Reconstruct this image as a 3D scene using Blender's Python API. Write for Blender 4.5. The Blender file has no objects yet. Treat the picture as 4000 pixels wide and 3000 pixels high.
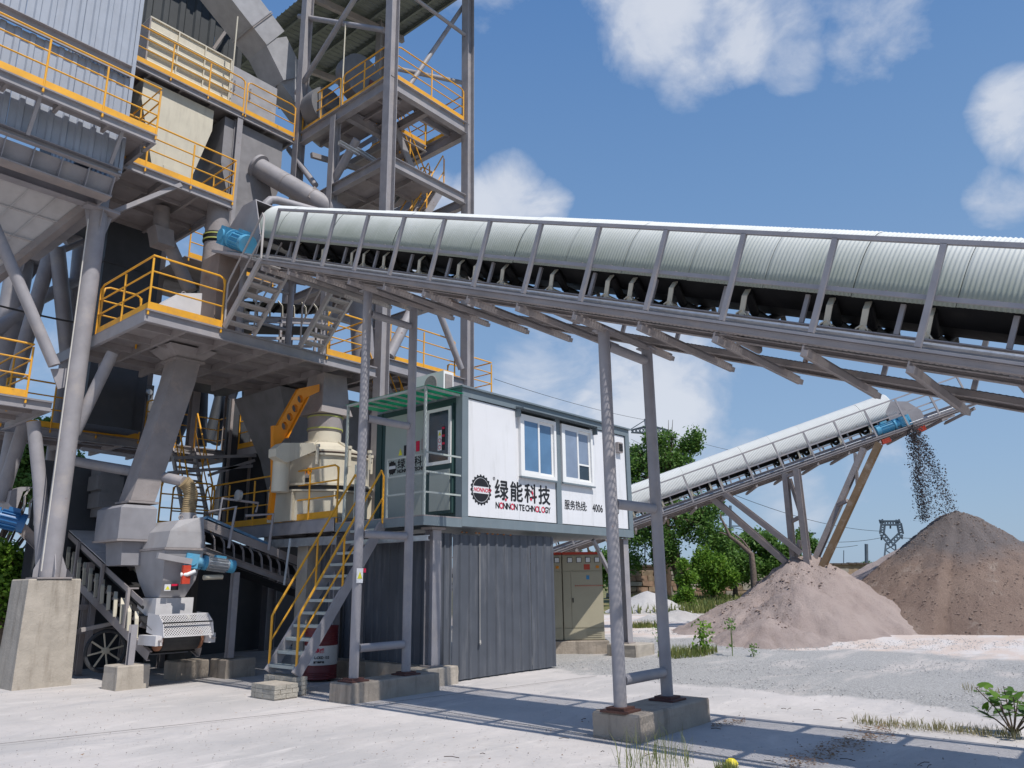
import bpy, math, random
import numpy as np
from mathutils import Vector, Matrix
rng = random.Random(7)
scene = bpy.context.scene
# ------------------------------------------------------------------ camera
F_PX = 2982.3; EYE = 1.6
CX = Vector((2000.0, 1500.0))
def _axes():
    vx = (4621.0 - 2000, 2244.0 - 1500); vy = (-1627.5 - 2000, 2323.7 - 1500)
    f = math.sqrt(-(vx[0]*vy[0] + vx[1]*vy[1]))
    X = Vector((vx[0], -vx[1], -f)).normalized(); Y = Vector((vy[0], -vy[1], -f)).normalized()
    Y = (Y - X*X.dot(Y)).normalized(); return f, X, Y, X.cross(Y)
F_PX, AX, AY, AZ = _axes()
RM = Matrix((AX, AY, AZ))                      # camera space -> world
cam_data = bpy.data.cameras.new('camera'); cam = bpy.data.objects.new('camera', cam_data)
scene.collection.objects.link(cam); scene.camera = cam
cam_data.sensor_width = 36.0; cam_data.sensor_fit = 'HORIZONTAL'; cam_data.lens = F_PX/4000*36
cam_data.clip_start = 0.05; cam_data.clip_end = 6000
M4 = RM.to_4x4(); M4.translation = Vector((0, 0, EYE)); cam.matrix_world = M4
def ray(px, py): return RM @ Vector((px-2000, 1500-py, -F_PX))
def pt(p, x=None, y=None, z=None, d=None):
    """world point on the plane x=, y= or z= (or at ground distance d) measured from the survey of the photo"""
    r = ray(*p)
    if x is not None: t = x/r.x
    elif y is not None: t = y/r.y
    elif z is not None: t = (z-EYE)/r.z
    else: t = d/math.hypot(r.x, r.y)
    return Vector((0, 0, EYE)) + r*t
def zm(ox, oy): return lambda x, y: (ox + x/2.212, oy + y/2.212)
A, B, Cc, D, E, G, L, M, K, U, V, W = (zm(*o) for o in ((0,0),(900,0),(0,700),(900,700),(0,1400),(900,1400),(0,2050),(900,2050),(2400,1500),(3000,1400),(2000,2000),(1800,1400)))
# ------------------------------------------------------------------ light and sky
SUN = Vector((-0.08, -0.63, 1.0)).normalized()
sl = bpy.data.lights.new('sun', 'SUN'); sl.energy = 4.2; sl.angle = math.radians(0.53); sl.color = (1.0, 0.96, 0.90)
so = bpy.data.objects.new('sun', sl); scene.collection.objects.link(so)
so.rotation_euler = (-SUN).to_track_quat('-Z', 'Y').to_euler()
world = bpy.data.worlds.new('World'); scene.world = world; world.use_nodes = True
wt = world.node_tree; wt.nodes.clear()
def wn(t, **k):
    n = wt.nodes.new(t)
    for a, b in k.items(): setattr(n, a, b)
    return n
sky = wn('ShaderNodeTexSky'); sky.sky_type = 'NISHITA'; sky.sun_disc = False
sky.sun_elevation = math.asin(SUN.z); sky.sun_rotation = math.atan2(SUN.x, SUN.y)
sky.altitude = 50; sky.air_density = 1.0; sky.dust_density = 0.9; sky.ozone_density = 2.2
bg = wn('ShaderNodeBackground'); bg.inputs[1].default_value = 0.115
wo = wn('ShaderNodeOutputWorld')
tc = wn('ShaderNodeTexCoord')
def wmath(op, a, b=None, c=None, clamp=False):
    n = wn('ShaderNodeMath', operation=op); n.use_clamp = clamp
    for i, v in enumerate((a, b, c)):
        if v is None: continue
        if hasattr(v, 'is_linked'): wt.links.new(v, n.inputs[i])
        else: n.inputs[i].default_value = v
    return n.outputs[0]
CLOUDS = [(2560,90,230,1.0),(2700,290,150,.95),(2860,130,170,.85),(2440,10,170,.8),(3080,230,120,.55),(3100,40,130,.6),(3440,70,190,.55),(3970,420,120,1.0),(4100,520,150,1.0),(3930,770,105,.8),
          (2000,740,130,1.0),(1890,830,150,1.0),(2110,800,110,.8),(2350,1450,260,.85),(2620,1560,260,.95),(2130,1480,240,.7),(2500,1640,300,.8),(3090,1960,160,.5),
          (1560,900,260,.9),(2900,1700,150,.4),(3450,1800,200,.35),(500,1300,500,.45),(-900,900,600,.8),(5200,900,600,.8),(1500,-900,700,.8),(3300,-1100,500,.8),(400,1900,500,.4)]
nv = wn('ShaderNodeVectorMath', operation='NORMALIZE'); wt.links.new(tc.outputs['Generated'], nv.inputs[0])
mx = None
for (cx, cy, r, a) in CLOUDS:
    d = ray(cx, cy).normalized()
    dp = wn('ShaderNodeVectorMath', operation='DOT_PRODUCT'); wt.links.new(nv.outputs[0], dp.inputs[0]); dp.inputs[1].default_value = d
    ca = math.cos(r*1.35/F_PX)
    m = wmath('MULTIPLY', wmath('DIVIDE', wmath('SUBTRACT', dp.outputs['Value'], ca), 1-ca, clamp=True), a)
    mx = m if mx is None else wmath('MAXIMUM', mx, m)
def wnoise(scale, detail, rough, off, dist=0.0):
    n = wn('ShaderNodeTexNoise'); mp = wn('ShaderNodeMapping'); mp.inputs['Location'].default_value = off; mp.inputs['Scale'].default_value = (1, 1, 1.5)
    wt.links.new(nv.outputs[0], mp.inputs[0]); wt.links.new(mp.outputs[0], n.inputs['Vector'])
    n.inputs['Scale'].default_value = scale; n.inputs['Detail'].default_value = detail; n.inputs['Roughness'].default_value = rough; n.inputs['Distortion'].default_value = dist
    return n.outputs['Fac']
n1 = wnoise(7.5, 10, .58, (2.3, 1.1, .4), .3); n2 = wnoise(2.2, 3, .5, (5.1, .3, 3.0)); n3 = wnoise(24.0, 6, .6, (1, 7, 2))
# ragged cumulus: puff mask eroded by fractal noise; sparse elsewhere
base = wmath('MULTIPLY', wmath('SUBTRACT', n2, .56, clamp=True), 1.6)
msk = wmath('MAXIMUM', wmath('POWER', mx, .6), base)
dens = wmath('SUBTRACT', wmath('ADD', wmath('MULTIPLY', msk, .62), wmath('MULTIPLY', n1, 1.0)), .80)
dens = wmath('ADD', dens, wmath('MULTIPLY', wmath('SUBTRACT', n3, .5), .10))
fac = wmath('MULTIPLY', dens, 3.6, clamp=True)
fac = wmath('MULTIPLY', fac, wmath('MULTIPLY', msk, 2.5, clamp=True))
fac = wmath('MULTIPLY', fac, .80)
shade = wn('ShaderNodeMix', data_type='RGBA'); shade.inputs['A'].default_value = (4.4, 5.0, 6.2, 1); shade.inputs['B'].default_value = (6.6, 6.85, 7.4, 1)
wt.links.new(wmath('MULTIPLY', dens, 2.6, clamp=True), shade.inputs['Factor'])
sepw = wn('ShaderNodeSeparateXYZ'); wt.links.new(nv.outputs[0], sepw.inputs[0])
grad = wn('ShaderNodeValToRGB'); wt.links.new(sepw.outputs[2], grad.inputs[0]); cr_ = grad.color_ramp
cr_.elements[0].position = 0.0; cr_.elements[0].color = (2.9, 4.1, 5.7, 1); cr_.elements[1].position = 1.0; cr_.elements[1].color = (.5, 1.4, 3.9, 1)
for p_, c_ in ((.20, (2.35, 3.7, 5.7)), (.45, (1.5, 2.85, 5.2)), (.68, (.85, 2.05, 4.6))): e_ = cr_.elements.new(p_); e_.color = c_ + (1,)
skm = wn('ShaderNodeMix', data_type='RGBA'); skm.inputs['Factor'].default_value = .8; wt.links.new(sky.outputs[0], skm.inputs['A']); wt.links.new(grad.outputs[0], skm.inputs['B'])
tint = wn('ShaderNodeMix', data_type='RGBA', blend_type='MULTIPLY'); tint.inputs['Factor'].default_value = 1.0
tint.inputs['B'].default_value = (1.0, 1.0, 1.0, 1); wt.links.new(skm.outputs['Result'], tint.inputs['A'])
mixc = wn('ShaderNodeMix', data_type='RGBA'); wt.links.new(fac, mixc.inputs['Factor'])
wt.links.new(tint.outputs['Result'], mixc.inputs['A']); wt.links.new(shade.outputs['Result'], mixc.inputs['B'])
wt.links.new(mixc.outputs['Result'], bg.inputs[0]); wt.links.new(bg.outputs[0], wo.inputs[0])
scene.view_settings.view_transform = 'Standard'; scene.view_settings.look = 'None'
scene.view_settings.gamma = 1.0; scene.view_settings.exposure = 0.0; scene.view_settings.use_curve_mapping = False
# ------------------------------------------------------------------ materials
MATS = {}
def mat(name, col, rough=.6, *a_, rust=0.0, **k_):
    return _mat(name, col, rough, *a_, rust=rust, **k_)
def _mat(name, col, rough=.6, metal=0.0, var=.12, vscale=3.0, bump=0.0, bscale=40.0, dirt=None, dirt_amt=0.0, streak=False, spec=.4, rust=0.0):
    if name in MATS: return MATS[name]
    m = bpy.data.materials.new(name); m.use_nodes = True; nt = m.node_tree
    b = nt.nodes['Principled BSDF']; b.inputs['Roughness'].default_value = rough; b.inputs['Metallic'].default_value = metal
    b.inputs['Specular IOR Level'].default_value = spec
    g = nt.nodes.new('ShaderNodeNewGeometry')
    def noise(scale, det, vec=None, rgh=.55):
        n = nt.nodes.new('ShaderNodeTexNoise'); n.inputs['Scale'].default_value = scale; n.inputs['Detail'].default_value = det; n.inputs['Roughness'].default_value = rgh
        nt.links.new(vec or g.outputs['Position'], n.inputs['Vector']); return n
    def ramp(src, lo, hi):
        r = nt.nodes.new('ShaderNodeMapRange'); r.inputs['From Min'].default_value = lo; r.inputs['From Max'].default_value = hi
        nt.links.new(src, r.inputs['Value']); return r.outputs[0]
    def mix(fac, a, bb):
        n = nt.nodes.new('ShaderNodeMix'); n.data_type = 'RGBA'
        for v, k in ((fac, 'Factor'), (a, 'A'), (bb, 'B')):
            if hasattr(v, 'is_linked'): nt.links.new(v, n.inputs[k])
            else: n.inputs[k].default_value = v
        return n.outputs['Result']
    c = tuple(col) + (1,)
    lo = tuple(max(0, v*(1-var)) for v in col) + (1,); hi = tuple(min(1, v*(1+var)) for v in col) + (1,)
    out = mix(ramp(noise(vscale, 5).outputs['Fac'], .3, .7), lo, hi)
    if dirt is not None:
        mp = nt.nodes.new('ShaderNodeMapping'); nt.links.new(g.outputs['Position'], mp.inputs[0])
        mp.inputs['Scale'].default_value = (6, 6, .7) if streak else (2.2, 2.2, 2.2)
        dn = noise(1.0, 7, mp.outputs[0], .68)
        r = ramp(dn.outputs['Fac'], .52, .75)
        mm = nt.nodes.new('ShaderNodeMath'); mm.operation = 'MULTIPLY'; mm.inputs[1].default_value = dirt_amt; nt.links.new(r, mm.inputs[0])
        out = mix(mm.outputs[0], out, tuple(dirt)+(1,))
    if rust:
        r1 = ramp(noise(5.5, 8, None, .72).outputs['Fac'], .63, .70); r2 = ramp(noise(.9, 3).outputs['Fac'], .50, .60)
        mm = nt.nodes.new('ShaderNodeMath'); mm.operation = 'MULTIPLY'; nt.links.new(r1, mm.inputs[0]); nt.links.new(r2, mm.inputs[1])
        m2 = nt.nodes.new('ShaderNodeMath'); m2.operation = 'MULTIPLY'; nt.links.new(mm.outputs[0], m2.inputs[0]); m2.inputs[1].default_value = rust
        out = mix(m2.outputs[0], out, (.17, .075, .04, 1))
    nt.links.new(out, b.inputs['Base Color'])
    rr = nt.nodes.new('ShaderNodeMapRange'); rr.inputs['To Min'].default_value = max(.05, rough-.1); rr.inputs['To Max'].default_value = min(1, rough+.12)
    nt.links.new(noise(vscale*4, 4).outputs['Fac'], rr.inputs['Value']); nt.links.new(rr.outputs[0], b.inputs['Roughness'])
    if bump:
        bp = nt.nodes.new('ShaderNodeBump'); bp.inputs['Strength'].default_value = bump; bp.inputs['Distance'].default_value = .02
        nt.links.new(noise(bscale, 6).outputs['Fac'], bp.inputs['Height']); nt.links.new(bp.outputs[0], b.inputs['Normal'])
    MATS[name] = m; return m
RUST = (.22, .10, .05); DUST = (.46, .40, .36)
GREY = mat('grey_steel_paint', (.315, .30, .315), .55, dirt=DUST, dirt_amt=.6, rust=.9, bump=.12, bscale=9)
GREYD = mat('dusty_steel', (.30, .27, .265), .8, rust=.7, bump=.3, bscale=18, dirt=(.45, .36, .31), dirt_amt=.7)
SIDE = mat('blue_grey_siding', (.34, .37, .43), .5, var=.06, dirt=(.2, .2, .22), dirt_amt=.25, streak=True)
SOFF = mat('deck_underside_paint', (.30, .27, .265), .7, var=.14, dirt=(.17, .13, .12), dirt_amt=.5)
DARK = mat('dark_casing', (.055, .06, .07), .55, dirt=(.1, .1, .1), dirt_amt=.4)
YEL = mat('yellow_rail_paint', (.78, .38, .03), .45, var=.10, dirt=(.42, .22, .10), dirt_amt=.55, rust=.7)
JIB = mat('orange_crane_paint', (.78, .27, .01), .4, var=.06, dirt=(.3, .14, .05), dirt_amt=.4)
CREAM = mat('cream_machine_paint', (.62, .57, .46), .5, var=.05, dirt=(.35, .30, .24), dirt_amt=.4, streak=True)
WHITE = mat('white_panel_paint', (.76, .76, .78), .4, var=.03, vscale=1.2, dirt=(.50, .49, .47), dirt_amt=.38, streak=True)
PVC = mat('white_window_frame', (.82, .82, .81), .35, var=.02)
FRAME = mat('blue_grey_cabin_frame', (.17, .21, .235), .45, var=.06, dirt=(.3, .3, .3), dirt_amt=.25, streak=True)
FRAME_SHADED = mat('shaded_green_cabin_frame', (.035, .075, .075), .45, var=.08)  # cabin frame paint again, with the end's shade put into the colour
CLAD = mat('charcoal_cladding', (.078, .086, .104), .5, var=.1, dirt=(.25, .25, .26), dirt_amt=.45, streak=True)
BELT = mat('black_rubber_belt', (.018, .018, .02), .6, var=.3, dirt=(.12, .11, .1), dirt_amt=.2)
BLUEM = mat('blue_motor_paint', (.10, .36, .55), .4, var=.1, dirt=(.3, .3, .3), dirt_amt=.5)
RED = mat('red_paint', (.55, .06, .03), .5, dirt=(.3, .15, .1), dirt_amt=.4)
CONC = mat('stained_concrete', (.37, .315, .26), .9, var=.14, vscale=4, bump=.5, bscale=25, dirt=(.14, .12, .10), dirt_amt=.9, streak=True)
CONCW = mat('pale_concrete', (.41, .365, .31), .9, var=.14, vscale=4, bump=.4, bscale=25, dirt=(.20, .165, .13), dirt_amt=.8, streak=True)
BRICK = mat('cement_brick', (.40, .37, .32), .95, var=.2, vscale=9, bump=.7, bscale=60)
GALV = mat('galvanised_steel', (.55, .56, .57), .35, metal=.7, var=.12, vscale=12)
COVER = mat('white_roof_sheet', (.68, .69, .675), .62, spec=.25, var=.03, dirt=(.5, .52, .48), dirt_amt=.2)
def algae(src, name, amt):
    m = MATS[src].copy() if src in MATS else None; m.name = name; nt = m.node_tree; b = nt.nodes['Principled BSDF']; l = b.inputs['Base Color'].links[0]; s_ = l.from_socket
    tc_ = nt.nodes.new('ShaderNodeTexCoord'); sx = nt.nodes.new('ShaderNodeSeparateXYZ'); nt.links.new(tc_.outputs['Object'], sx.inputs[0])
    mp = nt.nodes.new('ShaderNodeMapping'); mp.inputs['Scale'].default_value = (2, 60, 2); nt.links.new(tc_.outputs['Object'], mp.inputs[0]); n = nt.nodes.new('ShaderNodeTexNoise'); n.inputs['Scale'].default_value = 1.0; n.inputs['Detail'].default_value = 5; nt.links.new(mp.outputs[0], n.inputs['Vector'])
    g2 = nt.nodes.new('ShaderNodeNewGeometry'); n2 = nt.nodes.new('ShaderNodeTexNoise'); n2.inputs['Scale'].default_value = 1.6; n2.inputs['Detail'].default_value = 5; nt.links.new(g2.outputs['Position'], n2.inputs['Vector'])
    a = nt.nodes.new('ShaderNodeMath'); a.operation = 'MULTIPLY_ADD'; nt.links.new(n.outputs['Fac'], a.inputs[0]); a.inputs[1].default_value = -.22; nt.links.new(sx.outputs[2], a.inputs[2])
    a2 = nt.nodes.new('ShaderNodeMath'); a2.operation = 'MULTIPLY_ADD'; nt.links.new(n2.outputs['Fac'], a2.inputs[0]); a2.inputs[1].default_value = -.35; nt.links.new(a.outputs[0], a2.inputs[2])
    r = nt.nodes.new('ShaderNodeMapRange'); r.inputs['From Min'].default_value = .98; r.inputs['From Max'].default_value = .42; r.inputs['To Max'].default_value = amt; nt.links.new(a2.outputs[0], r.inputs['Value'])
    x = nt.nodes.new('ShaderNodeMix'); x.data_type = 'RGBA'; nt.links.new(r.outputs[0], x.inputs['Factor']); nt.links.new(s_, x.inputs['A']); x.inputs['B'].default_value = (.30, .33, .27, 1); nt.links.new(x.outputs['Result'], b.inputs['Base Color']); return m
COVERD = algae('white_roof_sheet', 'algae_stained_roof_sheet', .85)
GLASS = mat('dark_window_glass', (.03, .045, .06), .06, var=.3, vscale=1.5, spec=.9)
BLIND = mat('window_blind_behind_glass', (.10, .20, .34), .12, var=.15, vscale=2, spec=.9)
BLACK = mat('black_print', (.015, .015, .018), .5, var=0)
REDP = mat('red_print', (.6, .015, .06), .5, var=0)
YELP = mat('yellow_print', (.75, .7, .05), .5, var=0)
CABT = mat('beige_cabinet_paint', (.44, .40, .29), .45, var=.04, dirt=(.35, .3, .22), dirt_amt=.3)
HOSE = mat('ochre_flexible_hose', (.30, .22, .12), .7, var=.2, vscale=8)
GRAVM = mat('falling_gravel_dark', (.10, .09, .095), .9, var=.4, vscale=15)
WOODB = mat('dead_bark', (.16, .12, .10), .95, var=.35, vscale=10, bump=.8, bscale=30)
BARK = mat('tree_bark', (.10, .07, .05), .95, var=.3, vscale=8, bump=.8, bscale=30)
WIREM = mat('wire_black', (.02, .02, .022), .6, var=0)
PYL = mat('pylon_steel', (.12, .15, .19), .6, var=.1)
ROOFM = mat('roof_underside', (.17, .19, .17), .6, var=.1, dirt=(.08, .1, .09), dirt_amt=.4)
GREENR = mat('green_translucent_roof', (.02, .35, .22), .4, var=.25, vscale=5)
def leafmat(name, c1, c2):
    m = bpy.data.materials.new(name); m.use_nodes = True; nt = m.node_tree; b = nt.nodes['Principled BSDF']
    g = nt.nodes.new('ShaderNodeNewGeometry'); r = nt.nodes.new('ShaderNodeValToRGB')
    nt.links.new(g.outputs['Random Per Island'], r.inputs[0]); r.color_ramp.elements[0].color = c1+(1,); r.color_ramp.elements[1].color = c2+(1,)
    nt.links.new(r.outputs[0], b.inputs['Base Color']); b.inputs['Roughness'].default_value = .5; b.inputs['Specular IOR Level'].default_value = .3
    t = nt.nodes.new('ShaderNodeBsdfTranslucent'); nt.links.new(r.outputs[0], t.inputs[0]); a = nt.nodes.new('ShaderNodeMixShader'); a.inputs[0].default_value = .4
    o = nt.nodes['Material Output']; nt.links.new(b.outputs[0], a.inputs[1]); nt.links.new(t.outputs[0], a.inputs[2]); nt.links.new(a.outputs[0], o.inputs[0])
    return m
LEAF = leafmat('broad_leaves', (.06, .14, .03), (.18, .31, .07)); LEAFB = leafmat('bright_leaves', (.09, .20, .02), (.22, .36, .05))
GRASSM = leafmat('grass_blades', (.10, .15, .04), (.30, .30, .10)); GREENR = leafmat('green_translucent_sheet', (.01, .36, .20), (.02, .50, .30)); DRYL = leafmat('dry_leaves', (.16, .07, .03), (.36, .22, .10))
# ------------------------------------------------------------------ mesh helpers
class MB:
    def __init__(s): s.v = []; s.f = []
    def add(s, vs, fs):
        o = len(s.v); s.v += [tuple(v) for v in vs]; s.f += [tuple(i+o for i in f) for f in fs]; return s
    def box(s, x0, x1, y0, y1, z0, z1):
        return s.add([(x0,y0,z0),(x1,y0,z0),(x1,y1,z0),(x0,y1,z0),(x0,y0,z1),(x1,y0,z1),(x1,y1,z1),(x0,y1,z1)], [(0,3,2,1),(4,5,6,7),(0,1,5,4),(1,2,6,5),(2,3,7,6),(3,0,4,7)])
    def frame(s, a, b, up):
        a = Vector(a); b = Vector(b); d = (b-a).normalized(); up = Vector(up)
        if abs(d.dot(up.normalized())) > .98: up = Vector((0, 1, 0)) if abs(d.y) < .9 else Vector((1, 0, 0))
        r = d.cross(up).normalized(); u = r.cross(d).normalized(); return a, b, r, u
    def bar(s, a, b, w, h, up=(0, 0, 1), ou=0.0, orr=0.0):
        a, b, r, u = s.frame(a, b, up); vs = []
        for p in (a, b):
            for (i, j) in ((-1,-1),(1,-1),(1,1),(-1,1)): vs.append(p + r*(orr+i*w/2) + u*(ou+j*h/2))
        return s.add(vs, [(0,3,2,1),(4,5,6,7),(0,1,5,4),(1,2,6,5),(2,3,7,6),(3,0,4,7)])
    def ibar(s, a, b, w, h, up=(0, 0, 1), t=.014):
        s.bar(a, b, w, t, up, ou=h/2-t/2); s.bar(a, b, w, t, up, ou=-h/2+t/2); return s.bar(a, b, t, h-2*t-.002, up)
    def cbar(s, a, b, w, h, up=(0, 0, 1), t=.012, side=1):
        s.bar(a, b, w, t, up, ou=h/2-t/2); s.bar(a, b, w, t, up, ou=-h/2+t/2); return s.bar(a, b, t, h-2*t-.002, up, orr=side*(w/2-t/2))
    def tube(s, a, b, r, n=12, r2=None):
        a, b, rr, u = s.frame(a, b, (0, 0, 1)); r2 = r if r2 is None else r2; vs = []
        for p, q in ((a, r), (b, r2)):
            for i in range(n):
                t = 2*math.pi*i/n; vs.append(p + rr*(q*math.cos(t)) + u*(q*math.sin(t)))
        return s.add(vs, [(i, (i+1) % n, n+(i+1) % n, n+i) for i in range(n)] + [tuple(range(n))[::-1], tuple(range(n, 2*n))])
    def path(s, pts, r, n=8):
        pts = [Vector(p) for p in pts]; m = len(pts); rs = r if isinstance(r, (list, tuple)) else [r]*m; vs = []; u = None
        for i, p in enumerate(pts):
            d = (pts[min(i+1, m-1)] - pts[max(i-1, 0)]).normalized()
            if u is None:
                up = Vector((0, 0, 1)) if abs(d.z) < .9 else Vector((1, 0, 0)); u = (up - d*d.dot(up)).normalized()
            else:
                u = (u - d*d.dot(u)).normalized()
            w = d.cross(u)
            for k in range(n):
                t = 2*math.pi*k/n; vs.append(p + u*(rs[i]*math.cos(t)) + w*(rs[i]*math.sin(t)))
        fs = [(i*n+k, i*n+(k+1) % n, (i+1)*n+(k+1) % n, (i+1)*n+k) for i in range(m-1) for k in range(n)]
        return s.add(vs, fs + [tuple(range(n))[::-1], tuple(range((m-1)*n, m*n))])
    def lathe(s, prof, c, n=28, axis='z', a0=0):
        vs = []
        for (r, z) in prof:
            for k in range(n):
                t = a0 + 2*math.pi*k/n; p = (r*math.cos(t), r*math.sin(t), z)
                if axis == 'x': p = (p[2], p[0], p[1])
                if axis == 'y': p = (p[0], p[2], p[1])
                vs.append((c[0]+p[0], c[1]+p[1], c[2]+p[2]))
        m = len(prof)
        return s.add(vs, [(i*n+k, i*n+(k+1) % n, (i+1)*n+(k+1) % n, (i+1)*n+k) for i in range(m-1) for k in range(n)] + [tuple(range(n))[::-1], tuple(range((m-1)*n, m*n))])
    def prism(s, poly, ext):
        n = len(poly); e = Vector(ext); vs = [Vector(p) for p in poly]; vs += [p+e for p in vs]
        return s.add(vs, [tuple(range(n))[::-1], tuple(range(n, 2*n))] + [(i, (i+1) % n, n+(i+1) % n, n+i) for i in range(n)])
    def loft(s, loops):
        n = len(loops[0]); vs = [p for l in loops for p in l]; m = len(loops)
        return s.add(vs, [(i*n+k, i*n+(k+1) % n, (i+1)*n+(k+1) % n, (i+1)*n+k) for i in range(m-1) for k in range(n)] + [tuple(range(n))[::-1], tuple(range((m-1)*n, m*n))])
    def mesh(s, name, m, smooth=False):
        me = bpy.data.meshes.new(name); me.from_pydata(s.v, [], s.f); me.validate(clean_customdata=False)
        import bmesh
        bm = bmesh.new(); bm.from_mesh(me); bmesh.ops.recalc_face_normals(bm, faces=bm.faces); bm.to_mesh(me); bm.free()
        me.materials.append(m)
        if smooth: me.polygons.foreach_set('use_smooth', [True]*len(me.polygons)); 
        if smooth: me.set_sharp_from_angle(angle=math.radians(38))
        return me
    def build(s, name, m, parent=None, label=None, cat=None, group=None, kind=None, smooth=False):
        return put(name, s.mesh(name, m, smooth), parent, label, cat, group, kind)
def put(name, me, parent=None, label=None, cat=None, group=None, kind=None, loc=None, rot=None):
    o = bpy.data.objects.new(name, me); scene.collection.objects.link(o)
    if parent is not None:
        o.parent = parent
        if getattr(parent, 'type', '') == 'EMPTY' and parent.get('_abs'): o.matrix_parent_inverse = Matrix.Translation(-parent.location)
    if loc is not None: o.location = loc
    if rot is not None: o.rotation_euler = rot
    return tag(o, label, cat, group, kind)
def tag(o, label=None, cat=None, group=None, kind=None):
    for k, v in (('label', label), ('category', cat), ('group', group), ('kind', kind)):
        if v: o[k] = v
    return o
def thing(name, label, cat, loc=(0, 0, 0), group=None, rot=None, local=False):
    """an Empty at the thing's base; children are given in world coordinates unless local"""
    o = bpy.data.objects.new(name, None); scene.collection.objects.link(o); o.empty_display_size = .2; o.location = loc
    if rot: o.rotation_euler = rot
    if not local: o['_abs'] = 1
    return tag(o, label, cat, group)
def copy_tree(o, parent=None):
    c = o.copy(); scene.collection.objects.link(c)
    if parent is not None: c.parent = parent; c.matrix_parent_inverse = o.matrix_parent_inverse.copy()
    for ch in list(o.children): copy_tree(ch, c)
    return c
def V3(*a): return Vector(a)
def lerp(a, b, t): return Vector(a)*(1-t) + Vector(b)*t
# ------------------------------------------------------------------ builders used again and again
def railing(parent, pts, h=1.02, toe=True, m=None, npost=None, spacing=1.1, r=.02, name='guard_rail', tname='toe_board', ext=None, mids=2):
    """tubular guard rail along the polyline pts (deck level) with posts and toe boards as sub-parts"""
    m = m or YEL; pts = [Vector(p) for p in pts]; up = Vector((0, 0, 1)); rb = MB()
    seg = []
    top = []
    for i, p in enumerate(pts):
        q = p + up*h
        if i == 0: top += [q - up*.16, q - up*.04 + (pts[1]-p).normalized()*.03, q + (pts[1]-p).normalized()*.12]
        elif i == len(pts)-1: dd = (pts[i-1]-p).normalized(); top += [q + dd*.12, q - up*.04 + dd*.03, q - up*.16]
        else: top += [q]
    rb.path(top, r, 8)
    for k in range(1, mids+1):
        zz = .12 + (h-.12)*k/(mids+1)
        for i in range(len(pts)-1): rb.tube(pts[i]+up*zz, pts[i+1]+up*zz, r*.8, 8)
    rail = rb.build(name, m, parent, smooth=True)
    for i in range(len(pts)-1):
        a, b = pts[i], pts[i+1]; n = npost or max(1, round((b-a).length/spacing))
        for k in range(n+1):
            if k == 0 and i > 0: continue
            p = lerp(a, b, k/n); o = MB().tube(p + up*-.10, p + up*(h-.05), r, 8).build('post', m, rail, smooth=True)
        if toe:
            d = (b-a).normalized(); MB().bar(a + up*.075, b + up*.075, .006, .13).build(tname, m, rail)
    return rail
def deck(parent, x0, x1, y0, y1, z, bx=1.0, by=.9, eb=.18, m=None, edges='NESW', edge_m=None, name='deck_plate', jb=.14):
    """steel deck: plate on a grid of joists inside an edge channel frame"""
    m = m or SOFF; MB().box(x0, x1, y0, y1, z-.012, z).build(name, m, parent)
    nx = max(1, round((x1-x0)/bx)); ny = max(1, round((y1-y0)/by))
    for i in range(1, nx):
        x = x0 + (x1-x0)*i/nx; MB().bar((x, y0+.07, z-.014-jb/2), (x, y1-.07, z-.014-jb/2), .06, jb).build('joist', m, parent)
    for j in range(1, ny):
        y = y0 + (y1-y0)*j/ny; MB().bar((x0+.07, y, z-.014-jb*.35), (x1-.07, y, z-.014-jb*.35), .05, jb*.7).build('cross_joist', m, parent)
    e = edge_m or GREY; zz = z-.016-eb/2
    if 'S' in edges: MB().cbar((x0, y0+.035, zz), (x1, y0+.035, zz), .07, eb, side=-1).build('edge_beam', e, parent)
    if 'N' in edges: MB().cbar((x0, y1-.035, zz), (x1, y1-.035, zz), .07, eb, side=1).build('edge_beam', e, parent)
    if 'W' in edges: MB().cbar((x0+.035, y0+.075, zz), (x0+.035, y1-.075, zz), .07, eb, side=-1).build('edge_beam', e, parent)
    if 'E' in edges: MB().cbar((x1-.035, y0+.075, zz), (x1-.035, y1-.075, zz), .07, eb, side=1).build('edge_beam', e, parent)
def sheet(w, h, pitch=.2, depth=.035, t=.004, flat=.5):
    """profiled cladding sheet in local x (width) z (height), ribs stand out towards -y"""
    n = max(1, round(w/pitch)); p = w/n; xs = []
    for i in range(n):
        x = i*p; xs += [(x, 0), (x+p*flat, 0), (x+p*(flat+.1), -depth), (x+p*.9, -depth)]
    xs.append((w, 0)); vs = []
    for (x, y) in xs:
        vs += [(x, y, 0), (x, y, h), (x, y+t, 0), (x, y+t, h)]
    fs = []
    for i in range(len(xs)-1):
        a = i*4; b = a+4; fs += [(a, b, b+1, a+1), (a+2, a+3, b+3, b+2), (a+1, b+1, b+3, a+3), (a, a+2, b+2, b)]
    return MB().add(vs, fs)
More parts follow.
